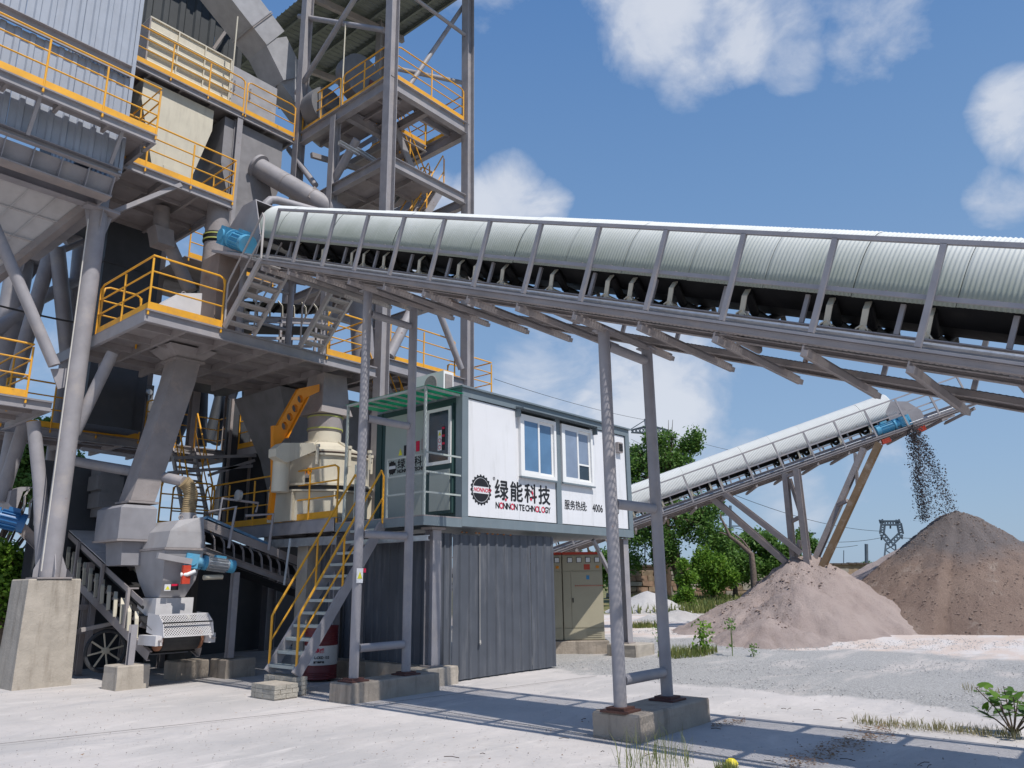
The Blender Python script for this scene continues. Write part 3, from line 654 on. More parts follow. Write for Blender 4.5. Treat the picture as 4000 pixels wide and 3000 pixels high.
# short end: door, panel, signs
xe = X0
cb('end_frame', MB().box(xe+.02, xe+.08, Y0+.16, Y1-.16, ZB+.172, ZT-.162), FRAME_SHADED)
dr = cb('door', MB().box(xe-.035, xe+.018, Y0+.22, Y0+.90, ZB+.24, ZT-.26), FRAME_SHADED)
def ybox(y0, y1, z0, z1, x0, x1): return MB().box(x0, x1, y0, y1, z0, z1)
dy0, dy1 = Y0+.27, Y0+.85
MBf = MB(); z0, z1 = 3.72, 4.78
for q in ((dy0-.03, dy0+.03, z0, z1), (dy1-.03, dy1+.03, z0, z1), (dy0+.03, dy1-.03, z0, z0+.06), (dy0+.03, dy1-.03, z1-.06, z1)): MBf.box(xe-.06, xe-.036, q[0], q[1], q[2], q[3])
MBf.build('door_window_frame', PVC, dr); MB().box(xe-.045, xe-.037, dy0+.03, dy1-.03, z0+.06, z1-.06).build('door_glass', GLASS, dr)
MB().box(xe-.045, xe-.037, dy0, dy1-.05, ZB+.3, 3.62).build('door_lower_panel', mat('shaded_grey_green_panel', (.36, .40, .38), .4, var=.03), dr)  # end panels: canopy shade greyed into the panel colour
MB().tube((xe-.10, dy1+.0, 3.60), (xe-.03, dy1+.0, 3.60), .035, 12).build('door_handle', GALV, dr, smooth=True)
MB().box(xe-.052, xe-.047, dy0+.13, dy0+.20, 3.98, 4.42).build('warning_sticker', BLACK, dr); MB().box(xe-.052, xe-.047, dy0+.21, dy0+.31, 3.98, 4.36).build('notice_sticker', WHITE, dr)
for i in range(3):
    MB().box(xe-.055, xe-.053, dy0+.13, dy0+.20, 4.08+i*.145, 4.12+i*.145).build('red_band', REDP, dr)
    c = Vector((xe-.0535, dy0+.26, 4.04+i*.125))
    if i == 2: MB().add([c+V3(0, -.04, -.03), c+V3(0, .04, -.03), c+V3(0, 0, .045)], [(0, 1, 2)]).build('warning_triangle', YELP, dr)
    else:
        rg = []; 
        for k in range(16): a = 2*math.pi*k/16; rg += [c+V3(0, .042*math.cos(a), .042*math.sin(a)), c+V3(0, .030*math.cos(a), .030*math.sin(a))]
        MB().add(rg, [(2*k, (2*k+2) % 32, (2*k+3) % 32, 2*k+1) for k in range(16)]).build('prohibition_ring', REDP, dr)
cb('end_panel', MB().box(xe-.02, xe+.018, Y0+1.02, Y1-.30, ZB+.24, ZT-.28), mat('shaded_grey_green_panel', (.36, .40, .38)))
ex = xe-.024
def etext(s_, size, y, z, m=BLACK, sx=1): text_obj(s_, size, (ex, y, z), m, cab, rotz=-math.pi/2, extr=.0005, sx=sx, fat=.004)
for i, ch in enumerate('绿能科技'): etext(ch, .22, 11.22-i*.235, 3.78)
etext('NONNON TECHNOLOGY', .095, 11.22, 3.68, sx=.95)
c = Vector((ex, 11.38, 3.80)); ep = []
for i in range(48): a = 2*math.pi*i/48; rr = .135*(1 if (i//2) % 2 else .9); ep.append(c+V3(0, rr*math.cos(a), rr*math.sin(a)))
cb('gear_emblem', MB().add(ep, [tuple(range(48))]), BLACK); MB().box(ex-.003, ex-.001, 11.27, 11.49, 3.775, 3.835).build('emblem_bar', WHITE, cab)
cb('warning_triangle', MB().add([(ex, 11.20, 4.02), (ex, 11.09, 4.02), (ex, 11.145, 4.16)], [(0, 1, 2)]), YELP)
cb('warning_sticker', MB().box(ex-.003, ex, 10.94, 11.04, 4.0, 4.2), BLACK); cb('warning_sticker', MB().box(ex-.003, ex, 10.60, 10.70, 4.04, 4.24), REDP)
cb('key_box', MB().box(ex-.02, ex, 10.38, 10.54, 4.06, 4.26), GREYD)
# air conditioner outside unit on the roof
ac = thing('air_conditioner', 'white air conditioner outdoor unit lying on the cabin roof edge', 'air conditioner', (10.2, 10.3, 5.14))
MB().box(9.95, 10.22, 10.15, 10.95, 5.145, 5.58).build('case', PVC, ac); MB().box(9.99, 10.18, 10.135, 10.148, 5.20, 5.52).build('side_grille', GREYD, ac)
MB().lathe([(.17, 0), (.17, .012)], (9.935, 10.5, 5.36), 24, 'x').build('fan_grille', GREYD, ac)
# landing with canopy in front of the door
ld = thing('cabin_landing', 'grey cabin landing under a translucent green canopy on thin posts', 'landing', (9.3, 10.6, 2.6))
lx = 8.88
MB().box(lx, X0-.003, Y0, Y1, 2.71, 2.73).build('deck_plate', SOFF, ld)
MB().box(lx, X0-.003, Y0, Y0+.06, 2.56, 2.708).build('edge_beam', FRAME, ld); MB().box(lx, lx+.06, Y0+.063, Y1, 2.56, 2.708).build('edge_beam', FRAME, ld)
LGT = mat('pale_grey_green_tube', (.40, .44, .42), .5, dirt=(.3, .3, .28), dirt_amt=.4)
MB().box(lx, lx+.04, Y0, Y0+.04, 2.73, 4.96).build('canopy_post', LGT, ld); MB().box(lx, lx+.04, 11.66, 11.70, 2.73, 4.96).build('canopy_post', LGT, ld)
MB().box(lx+.043, X0-.06, Y0, Y0+.04, 4.92, 4.96).build('canopy_beam', LGT, ld); MB().box(lx, lx+.04, Y0+.043, 11.657, 4.92, 4.96).build('canopy_beam', LGT, ld)
for i in range(1, 7): y = Y0+i*2.16/7; MB().box(lx+.043, X0-.06, y, y+.03, 4.93, 4.96).build('canopy_rafter', LGT, ld)
for i in range(4): x = lx+.0+i*.225; MB().box(x, x+.22, Y0-.06, 11.74, 4.963+.004*(i % 2), 4.968+.004*(i % 2)).build('canopy_sheet', GREENR, ld)
for z in (3.10, 3.45, 3.78): MB().box(lx+.043, X0-.02, Y0+.005, Y0+.03, z, z+.03).build('guard_bar', LGT, ld)
for z in (3.10, 3.42, 3.74): MB().box(lx+.005, lx+.03, Y0+.043, 10.45, z, z+.03).build('guard_bar', LGT, ld)
MB().box(lx, lx+.03, 10.45, 10.48, 2.73, 3.77).build('guard_post', LGT, ld); MB().box(lx, lx+.03, 11.35, 11.38, 2.73, 3.77).build('guard_post', LGT, ld)
# supports under the cabin
for i, (x, y, lab) in enumerate(((9.35, 9.75, 'H section steel column under the near left corner of the cabin'), (15.3, 9.7, 'H section steel column under the right corner of the cabin, beside the electric cabinets'), (9.5, 11.8, 'H section steel column behind the stairs, under the back of the landing'))):
    col = thing('steel_column', lab, 'column', (x, y, .28))
    MB().ibar((x, y, .30), (x, y, 2.53 if i != 0 else 2.5), .2, .2, up=(0, 1, 0), t=.012).build('shaft', GREY, col); MB().box(x-.14, x+.14, y-.14, y+.14, .272, .298).build('base_plate', GREYD, col)
    MB().box(x-.16, x+.16, y-.14, y+.14, 2.505 if i == 0 else 2.535, 2.55).build('cap_plate', GREYD, col)
footing(9.05, 9.75, 9.52, 10.0, .27, 'small concrete block at the foot of the near left cabin column', m=CONCW)
footing(14.95, 15.75, 9.27, 10.0, .27, 'concrete block under the right cabin column', m=CONCW)
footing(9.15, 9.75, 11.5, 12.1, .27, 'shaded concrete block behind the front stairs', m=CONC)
st2 = MB().bar((14.2, 9.75, 2.50), (15.22, 9.75, 1.30), .07, .07).mesh('knee_brace', GREY)
kb = put('knee_brace', st2, None, 'diagonal steel knee brace between cabin floor and right cabin column', 'brace')
# ------------------------------------------------------------------ cladding round the room below the cabin
clw = thing('cladding_wall', 'charcoal profiled steel cladding of the store under the cabin, rusty at its top', 'wall', (11.2, 9.74, 0))
def clad_panel(x0, x1, z0, z1, y): 
    o = sheet(x1-x0, z1-z0, .21, .025, flat=.62).build('cladding_sheet', CLAD, clw); o.location = o.location + Vector((x0, y, z0)); return o
nx = 4
for i in range(nx): a = 9.78 + i*(12.62-9.78)/nx; clad_panel(a, a+(12.62-9.78)/nx+.02, .01, 2.50-(.05 if i == 0 else 0), 9.70 - (.03 if i == nx-1 else .005*(i % 2)))
clad_panel(9.46, 9.776, .275, 2.46, 9.72)
cl2 = thing('cladding_wall', 'dark stained cladding on the store side behind the left trestle', 'wall', (9.7, 11, 0))
for i in range(3):
    y0 = 9.74+i*1.3; o = sheet(1.295, 2.2, .21, .025, flat=.62).build('cladding_sheet', CLAD, cl2); o.rotation_euler.z = math.pi/2; o.location = Vector(o.location) + Vector((9.47, y0, .275))
MB().box(9.38, 9.56, 10.05, 13.0, -.05, .26).build('plinth', CONC, cl2)
RUSTM = mat('rust_blobs', (.35, .14, .04), .9, var=.3)
rb_ = MB()
for i in range(9): x = 9.95+i*.17+rng.uniform(-.05, .05); rb_.lathe([(.012, -.012), (.025, 0), (.012, .012)], (x, 9.66, 2.49), 8)
rb_.build('rust_drips', RUSTM, clw, kind='stuff')
ch = MB(); ch.tube((10.42, 9.645, 2.3), (10.42, 9.645, .62), .006, 5); ch.lathe([(.008, -.05), (.02, -.02), (.014, .03)], (10.42, 9.64, .60), 8)
ch.build('hanging_chain', mat('pale_chain', (.45, .43, .4), .6), None, 'thin pale chain with brass end hanging on the charcoal cladding', 'chain')
# ------------------------------------------------------------------ electric cabinets
def elcab(x0, x1, label, meters, lights):
    t = thing('electric_cabinet', label, 'electric cabinet', (15.22, 10.05, .33), 'electric cabinets in a row under the cabin')
    y = 10.05
    MB().box(x0, x1-.006, y+.022, y+.7, .33, 2.22).build('case', CABT, t); MB().box(x0, x1-.006, y+.004, y+.7, 2.223, 2.28).build('red_top_trim', RED, t)
    MB().box(x0+.01, x1-.016, y, y+.02, 1.86, 2.20).build('meter_door', CABT, t)
    d1 = MB().box(x0+.01, x0+(x1-x0)*.20, y, y+.02, .60, 1.84).build('narrow_door', CABT, t)
    d2 = MB().box(x0+(x1-x0)*.21, x1-.016, y, y+.02, .60, 1.84).build('door', CABT, t)
    MB().box(x0+(x1-x0)*.21+.02, x0+(x1-x0)*.21+.045, y-.02, y, 1.15, 1.25).build('handle', BLACK, d2)
    MB().box(x0+.55, x0+.62, y-.004, y, 1.66, 1.75).build('blue_label', mat('blue_print', (.05, .25, .5), .5), d2)
    lo = MB().box(x0+.01, x1-.016, y, y+.02, .34, .58).build('kick_panel', CABT, t)
    for i in range(4): MB().box(x0+.52, x0+.86, y-.012, y, .39+i*.04, .41+i*.04).build('louvre', CABT, lo)
    for i in range(meters):
        mx_ = x0+.12+i*.21; f = MB().box(mx_, mx_+.12, y-.02, y, 2.04, 2.16).build('meter', BLACK, t); MB().box(mx_+.012, mx_+.108, y-.024, y-.021, 2.05, 2.15).build('dial', PVC, f)
    for i in range(lights): MB().tube((x0+.30+i*.047, y-.02, 1.52), (x0+.30+i*.047, y, 1.52), .013, 8).build('indicator', RED, d2)
    MB().box(x0+.50, x0+.64, y-.004, y, 1.88, 2.0).build('warning_label', RED, t); MB().box(x0+.78, x0+.85, y-.01, y, 1.91, 1.97).build('switch_plate', JIB, t)
    t.rotation_euler.z = math.radians(-50.3); t.location = (15.22, 10.22, .33)
    return t
elcab(13.36, 14.28, 'beige electric cabinet half behind the charcoal cladding', 4, 0)
elcab(14.29, 15.22, 'beige electric cabinet with a row of indicator lights, nearest the column', 4, 14)
plo = footing(13.3, 15.30, 9.98, 10.9, .32, 'long low concrete plinth under the electric cabinets', m=CONC, cat='plinth', name='cabinet_plinth')
plo.matrix_world = Matrix.Translation((15.22, 10.22, 0)) @ Matrix.Rotation(math.radians(-50.3), 4, 'Z') @ Matrix.Translation((-15.22, -10.05, 0))
# ------------------------------------------------------------------ front stairs, brick step and drum
fs_ = stair('yellow_railed_stairs', 'steep grey stairs with yellow handrails from the brick step to the cabin landing', (7.27, 10.55, .28), (8.88, 10.55, 2.62), (0, 1, 0), .74, 12, sh=.17, deep=.2, tm=LGT)
bs = thing('brick_step', 'low cement brick step at the foot of the yellow railed stairs', 'step', (7.05, 10.7, 0))
def bricks(x0, x1, y0, y1, z0, n, par):
    bl, bw, bh = .20, .10, .058
    for k in range(n):
        z = z0+k*(bh+.006); offx = (k % 2)*.1
        y = y0; 
        for yy, side in ((y0, 's'), (y1-bw, 'n')):
            x = x0
            first = True
            while x < x1-.02:
                e = min(x1, x+(bl if not (first and k % 2) else bl/2)); first = False
                MB().box(x+.003, e-.003, yy+rng.uniform(-.004, .004), yy+bw, z, z+bh).build('brick', BRICK, par); x = e+.004
        y = y0+bw+.004
        while y < y1-bw-.02:
            e = min(y1-bw-.004, y+bl); MB().box(x0+rng.uniform(-.004, .004), x0+bw, y, e-.004, z, z+bh).build('brick', BRICK, par)
            MB().box(x1-bw, x1+rng.uniform(-.004, .004), y, e-.004, z, z+bh).build('brick', BRICK, par); y = e+.004
    MB().box(x0+.012, x1-.012, y0+.012, y1-.012, z0-.03, z0+n*(bh+.006)-.004).build('mortar_core', CONCW, par)
bricks(6.80, 7.22, 10.38, 11.0, 0.0, 3, bs)
bricks(7.225, 7.45, 10.50, 11.34, 0.0, 4, bs)
od = thing('oil_drum', 'dark red oil drum with a white printed band behind the stairs', 'drum', (8.66, 11.9, 0))
DR = mat('dark_red_drum', (.16, .025, .03), .45, dirt=(.1, .06, .05), dirt_amt=.4)
cx, cy = 8.66, 11.85; prof = [(.28, .0), (.295, .015), (.285, .03)]
for i in range(3): prof += [(.285, .05+.03*i), (.291, .06+.03*i), (.285, .07+.03*i)]
MB().lathe(prof + [(.285, .24)], (cx, cy, .02), 32).build('lower_shell', DR, od, smooth=True)
MB().lathe([(.285, .24), (.294, .27), (.285, .30), (.285, .56)], (cx, cy, .02), 32).build('printed_band', mat('drum_white_band', (.62, .6, .58), .5, dirt=(.3, .3, .3), dirt_amt=.4), od, smooth=True)
prof = [(.285, .56), (.294, .59), (.285, .62)]
for i in range(4): prof += [(.285, .64+.04*i), (.291, .655+.04*i), (.285, .67+.04*i)]
MB().lathe(prof + [(.285, .86), (.295, .875), (.295, .885), (.27, .885), (.27, .87), (.0, .87)], (cx, cy, .02), 32).build('upper_shell', DR, od, smooth=True)
dd = Vector((-cx, -cy, 0)).normalized(); rz = math.atan2(dd.y, dd.x)+math.pi/2
def dtext(s_, size, u, z, m):
    q = Vector((cx, cy, 0)) + dd*.292 + Vector((-dd.y, dd.x, 0))*u; text_obj(s_, size, (q.x, q.y, z), m, od, rotz=rz, extr=.0005, sx=.9, bold=.002)
dtext('得威', .085, -.10, .47, REDP); dtext('L-CKD 152', .06, -.11, .37, BLACK); dtext('重载齿轮油', .04, -.12, .30, BLACK)
# ------------------------------------------------------------------ filter house on its tubular frame (left)
hs = thing('filter_house', 'tall blue grey filter house of ribbed sheet at the upper left, with hopper below', 'building', (3.5, 15, 0))
HX0, HX1, HY = 0.4, 5.2, 14.30
def siding(x0, x1, z0, z1, y, par, m=SIDE, pitch=.24, depth=.035, name='siding_panel', rz=0):
    o = sheet(x1-x0, z1-z0, pitch, depth, flat=.5).build(name, m, par)
    o.location = Vector(o.location) + Vector((x0, y, z0)); o.rotation_euler.z = rz; return o
n = 5
for i in range(n):
    a = HX0 + i*(HX1-HX0)/n; b_ = a + (HX1-HX0)/n - .004
    siding(a, b_, 11.70, 18.5, HY, hs); siding(a, b_, 9.41, 11.42, HY+.004, hs)
for i in range(3): o = siding(0, 1.3, 9.36, 18.5, 0, hs, rz=math.pi/2); o.location = Vector(o.location) - Vector((0, 0, 9.36)) + Vector((HX1-.045, HY+.06+i*1.302, 9.36))
MB().box(HX1-.02, HX1+.05, HY-.05, HY+.03, 9.34, 18.5).build('corner_trim', SIDE, hs)
MB().cbar((HX0, HY-.06, 11.56), (HX1-.03, HY-.06, 11.56), .10, .22, side=-1).build('girt_beam', GREY, hs); MB().box(HX0, HX1-.03, HY-.13, HY-.11, 11.40, 11.46).build('girt_flange', GREY, hs)
# stiffened ring: plates between beams
MB().cbar((HX0, HY-.05, 9.33), (HX1+.02, HY-.05, 9.33), .12, .14, side=-1).build('ring_beam', GREY, hs)
MB().cbar((HX1+.0, HY+.02, 9.33), (HX1+.0, HY+4, 9.33), .10, .14, side=-1).build('ring_beam', GREY, hs)
rp = MB(); rp.prism([(HX0, HY+.10, 9.255), (HX1-.02, HY+.10, 9.255), (HX1-.02, HY+.30, 8.90), (HX0, HY+.30, 8.90)], (0, .02, 0)); rp.build('ring_plate', GREY, hs)
MB().prism([(HX1-.02, HY+.12, 9.25), (HX1-.02, HY+4, 9.25), (HX1-.02, HY+4, 8.90), (HX1-.02, HY+.32, 8.90)], (-.02, 0, 0)).build('ring_plate', GREY, hs)
for i in range(11):
    x = HX1-.05-i*.46; MB().prism([(x, HY-.02, 9.25), (x, HY+.095, 9.25), (x, HY+.295, 8.91), (x, HY+.12, 8.91)], (.012, 0, 0)).build('stiffener', GREY, hs)
MB().box(HX0, HX1-.02, HY+.10, HY+.40, 8.865, 8.895).build('ring_sill', GREYD, hs)
# main beam on the columns and hopper under it
MB().ibar((HX0, 15.25, 9.12), (5.45, 15.25, 9.12), .22, .36).build('main_beam', GREY, hs); MB().ibar((5.3, 15.4, 9.12), (5.3, 18.9, 9.12), .2, .36).build('main_beam', GREY, hs)
MB().box(HX0, 5.2, HY+.42, 18.8, 9.32, 9.34).build('house_floor', SOFF, hs)
HOPM = mat('hopper_plate', (.52, .50, .50), .6, var=.08, dirt=(.3, .28, .28), dirt_amt=.4)
top = [(0.3, 15.40, 9.0), (5.05, 15.40, 9.0), (5.05, 18.6, 9.0), (.3, 18.6, 9.0)]; bot = [(0.3, 16.6, 7.35), (3.95, 16.6, 7.35), (3.95, 17.2, 7.35), (.3, 17.2, 7.35)]
MB().box(.3, 5.1, 15.40, 18.7, 9.0, 9.30).build('hopper_collar', HOPM, hs)
hp = MB().loft([top, bot]).build('hopper', HOPM, hs)
for i in range(1, 10):
    a = lerp(top[0], top[1], i/10); b_ = lerp(bot[0], bot[1], i/10); MB().bar(a+V3(0, -.02, 0), b_+V3(0, -.02, 0), .012, .05, up=(0, -1, 0)).build('rib', HOPM, hp)
for k in (.25, .5, .75):
    a = lerp(top[0], bot[0], k); b_ = lerp(top[1], bot[1], k); MB().bar(a+V3(0, -.025, 0), b_+V3(0, -.025, 0), .012, .05, up=(0, -1, 0)).build('rib', HOPM, hp)
MB().bar(Vector(top[1])+V3(.05, -.05, 0), Vector(bot[1])+V3(.05, -.05, 0), .18, .14).build('corner_beam', GREYD, hp)
MB().box(0.3, 4.0, 16.55, 17.25, 6.95, 7.33).build('screw_trough', GREYD, hs)
def pedestal(x0, x1, y0, y1, z, label): 
    return footing(x0, x1, y0, y1, z, label, cat='pedestal', m=CONCW, name='concrete_pedestal', taper=.04)
pd = pedestal(4.86, 5.78, 15.0, 15.9, 1.77, 'tall stained concrete pedestal under the big tubular column at left')
def tubecol(x, y, z0, z1, r, label, cap=True):
    t = thing('tubular_column', label, 'column', (x, y, z0))
    MB().tube((x, y, z0+.03), (x, y, z1-.06), r, 28).build('shaft', GREY, t, smooth=True)
    MB().box(x-r*1.7, x+r*1.7, y-r*1.7, y+r*1.7, z0+.002, z0+.028).build('base_plate', GREYD, t)
    for (dx, dy) in ((1, 0), (-1, 0), (0, 1), (0, -1)):
        MB().prism([Vector((x+dx*r, y+dy*r, z0+.03)), Vector((x+dx*r*1.65, y+dy*r*1.65, z0+.03)), Vector((x+dx*r*1.65, y+dy*r*1.65, z0+.16)), Vector((x+dx*r, y+dy*r, z0+.42))], (dy*.016, dx*.016, 0)).build('gusset', GREY, t)
        if cap: MB().prism([Vector((x+dx*r, y+dy*r, z1-.06)), Vector((x+dx*r*1.6, y+dy*r*1.6, z1-.06)), Vector((x+dx*r, y+dy*r, z1-.5))], (dy*.016, dx*.016, 0)).build('gusset', GREY, t)
    if cap: MB().box(x-r*1.9, x+r*1.9, y-r*1.5, y+r*1.5, z1-.058, z1-.03).build('cap_plate', GREY, t); MB().box(x-r*1.9, x+r*1.9, y-r*1.5, y+r*1.5, z1-.026, z1-.002).build('cap_plate', GREYD, t)
    return t
tc1 = tubecol(5.30, 15.30, 1.77, 8.94, .165, 'big pale grey tubular column standing on the tall concrete pedestal')
MB().tube((5.10, 15.12, 1.9), (5.06, 15.10, 8.6), .012, 6).build('hanging_rope', mat('pale_rope', (.6, .57, .52), .8), None, 'pale rope hanging down the big tubular column to the pedestal', 'rope', smooth=True)
tubecol(5.62, 21.0, 0.1, 9.7, .30, 'thick dark tubular column behind the left braces')
tubecol(7.0, 21.0, 0.1, 11.0, .17, 'dark tubular column behind the big pale column')
def brace(pts, r, label, m=GREY, group=None, cat='brace', name='tube_brace'):
    return MB().path(pts, r, 16).build(name, m, None, label, cat, group, smooth=True)
brace([pt(Cc(-60, 380), y=15.6), pt(Cc(470, 1610), y=15.35)], .105, 'pale tube brace at the far left, leaning down to the pale column')
brace([pt(Cc(430, 660), y=20.2), pt(Cc(140, 1690), y=20.2)], .17, 'dark tube brace leaning left behind the pale brace')
brace([pt(Cc(495, 600), y=20.0), pt(Cc(600, 1640), y=20.0)], .18, 'dark vertical tube left of the big pale column')
brace([pt(Cc(-60, 1330), y=20.8), pt(Cc(330, 1040), y=20.8), pt(Cc(655, 880), y=20.8), pt(Cc(700, 450), y=20.8)], .16, 'bent dust pipe rising between the left columns', cat='pipe', name='dust_pipe')
brace([pt(Cc(560, 540), y=19.9), pt(Cc(1330, 210), y=19.9)], .10, 'upper slanting tube under the cream hopper platform')
brace([pt(Cc(540, 610), y=20.1), pt(Cc(1120, 370), y=20.1)], .09, 'lower slanting tube under the cream hopper platform')
# braces from the pale column to the middle platform and below
brace([pt(Cc(975, 1500), z=6.0), pt(E(640, 650), y=15.42)], .11, 'dusty grey tube brace from the pale column up to the middle platform')
brace([pt(E(130, 560), y=19), pt(E(0, 1270), y=19)], .16, 'thin lit tube brace at the lower left edge')
brace([pt(E(290, 550), y=15.9), pt(E(345, 1080), y=15.8), pt(L(370, 380), y=15.7)], .115, 'grey tube leaning against the pale column above the pedestal')
brace([pt(E(215, 560), y=17.5), pt(E(0, 1240), y=17.5)], .13, 'grey tube brace running down left from the small left platform')
# ------------------------------------------------------------------ walkway platforms
def platform(label, x0, x1, y0, y1, z, edges='SWE', rails=(), eb=.18, **k):
    t = thing('walkway_platform', label, 'platform', ((x0+x1)/2, (y0+y1)/2, z)); deck(t, x0, x1, y0, y1, z, eb=eb, edges=edges, **k)
    for r in rails: railing(t, [Vector((p[0], p[1], z)) for p in r])
    return t
u1 = platform('uppermost left walkway along the blue grey filter house, with long yellow railing', .6, 5.60, 13.70, 14.24, 10.12, edges='SE', rails=[[(.62, 13.72), (5.58, 13.72), (5.58, 15.4)]], bx=.9)
MB().box(5.24, 5.60, 14.243, 17.2, 10.108, 10.12).build('deck_plate', SOFF, u1); MB().cbar((5.565, 14.25, 10.02), (5.565, 17.2, 10.02), .07, .18, side=-1).build('edge_beam', GREY, u1)
for (a, b_) in ((A(365, 780), A(238, 1165)), (A(1078, 1080), A(955, 1415))):
    p = pt(a, y=13.76); q = pt(b_, y=14.2); MB().bar(p, q, .06, .06).build('strut', GREY, u1)
u2 = platform('yellow railed platform carrying the cream hopper, left of the tower', 4.9, 7.92, 14.90, 18.6, 10.05, edges='SE', rails=[[(4.95, 14.92), (7.90, 14.92), (7.90, 17.8)]], bx=.75)
MB().bar(pt(Cc(1565, 50), y=14.95), pt(Cc(950, 300), y=15.25), .09, .09).build('strut', GREY, u2)
u3 = platform('high yellow railed platform in front of the cream filter unit', 5.2, 11.0, 17.5, 20.3, 14.25, edges='SE', rails=[[(5.3, 17.52), (9.35, 17.52)], [(9.43, 17.52), (10.98, 17.52)]], bx=.85)
MB().ibar((8.10, 15.6, 10.07), (8.10, 17.56, 14.0), .01, .01).build('hidden_weld', GREY, u3) if False else None
hc = thing('steel_column', 'pale upright between the cream hopper platform and the high platform', 'column', (8.02, 15.8, 10)); MB().ibar((9.30, 17.60, 10.6), (9.30, 17.60, 14.05), .16, .16, up=(0, 1, 0)).build('shaft', GREY, hc)
mp = platform('wide middle platform on brackets, under the head of the long conveyor', 5.50, 10.70, 13.05, 17.2, 6.36, edges='SWE', eb=.22, bx=.8, by=.8, jb=.16,
              rails=[[(5.54, 15.3), (5.54, 13.08), (6.92, 13.08)], [(9.35, 13.08), (10.35, 13.08), (10.35, 14.4)]])
railing(mp, [Vector((5.56, 15.25, 6.36)), Vector((6.3, 15.25, 6.36))], name='cross_rail')
l1 = platform('small yellow railed platform left of the big pale column', 2.5, 5.05, 15.55, 18.2, 5.0, edges='SE', rails=[[(2.5, 15.58), (4.6, 15.58), (4.6, 17.6)]])
MB().prism([pt(E(440, 90), y=15.4), pt(E(590, 85), y=15.4), pt(E(560, 250), y=15.4), pt(E(500, 265), y=15.4)], (0, .03, 0)).build('node_plate', GREY, l1)
l2 = platform('long lower yellow railed platform far behind the slanting chute', 5.0, 10.6, 18.6, 21.0, 5.06, edges='SE', rails=[[(5.1, 18.62), (8.0, 18.62)], [(8.12, 18.62), (8.9, 18.62)], [(9.35, 19.6), (10.55, 19.6), (10.55, 18.65)]])
cp = platform('crusher platform with yellow railing, level with the cabin landing', 9.05, 13.2, 12.10, 17.9, 2.86, edges='W', eb=.24, rails=[[(9.09, 12.15), (9.09, 14.0)], [(9.09, 14.06), (9.09, 17.2)]])
MB().cbar((9.12, 12.10, 2.72), (13.2, 12.10, 2.72), .07, .24, side=-1).build('edge_beam', GREY, cp)
# ------------------------------------------------------------------ steel tower
tw = thing('steel_tower', 'tall open grey steel frame tower right of the filter plant', 'tower', (12.6, 15.4, 0))
TX0, TX1, TY0, TY1, TZ = 11.15, 14.05, 13.45, 17.5, 14.42
cols = {}
for nm, (x, y) in {'a': (TX0, TY0), 'b': (TX1, TY0), 'c': (TX0, TY1), 'd': (TX1, TY1)}.items():
    MB().ibar((x, y, 0), (x, y, 21.2), .26, .26, up=(1, 0, 0), t=.016).build('column', GREY, tw)
MB().ibar((TX0, 15.75, 5.6), (TX0, 15.75, 14.2), .22, .22, up=(1, 0, 0), t=.016).build('column', GREY, tw)
for z, hh in ((6.62, .30), (11.95, .28), (9.2, .22)):
    if z != 9.2: MB().ibar((TX0+.14, TY0, z), (TX1-.14, TY0, z), .16, hh).build('beam', GREY, tw)
    MB().ibar((TX0, TY0+.14, z), (TX0, TY1-.14, z), .16, hh).build('beam', GREY, tw); MB().ibar((TX1, TY0+.14, z), (TX1, TY1-.14, z), .16, hh).build('beam', GREY, tw)
    MB().ibar((TX0+.14, TY1, z), (TX1-.14, TY1, z), .16, hh).build('beam', GREY, tw)
zb_ = TZ-.22
MB().ibar((TX0+.14, TY0, zb_), (TX1-.14, TY0, zb_), .18, .36).build('beam', GREY, tw); MB().ibar((TX0, TY0+.14, zb_), (TX0, TY1-.14, zb_), .18, .36).build('beam', GREY, tw)
MB().ibar((TX1, TY0+.14, zb_), (TX1, TY1-.14, zb_), .18, .36).build('beam', GREY, tw); MB().ibar((TX0+.14, 15.4, zb_), (TX1-.14, 15.4, zb_), .16, .3).build('beam', GREY, tw)
MB().ibar((12.6, TY0+.14, zb_), (12.6, 15.3, zb_), .14, .24).build('beam', SOFF, tw)
def xb(a, b_, r=.08): MB().tube(a, b_, r, 14).build('brace', GREY, tw, smooth=True)
# cross bracing above and below the high deck, front and left faces
xb(pt(B(1600, -10), y=TY0), pt(B(2050, 320), y=TY0), .055); xb(pt(B(2040, 15), y=TY0+.3), pt(B(1450, 880), y=TY0+.3), .065); xb(pt(B(1420, 590), y=TY0+.5), pt(B(2030, 720), y=TY0+.5), .065)
xb(pt(B(565, 815), x=TX0+.02), pt(B(1105, -60), x=TX0+.02), .075); xb(pt(B(595, 140), x=TX0+.1), pt(B(1335, 262), x=TX0+.1), .075)
xb(pt(B(505, 1290), x=TX0), pt(B(735, 1600), x=TX0), .085); xb(pt(B(1095, 1205), x=TX0+.1), pt(B(885, 1570), x=TX0+.1), .11)
xb(pt(D(1750, 1010), y=TY0), pt(D(1995, 1640), y=TY0), .085); xb(pt(D(1560, 1150), y=TY0+.05), pt(D(1370, 1530), y=TY0+.05), .13)
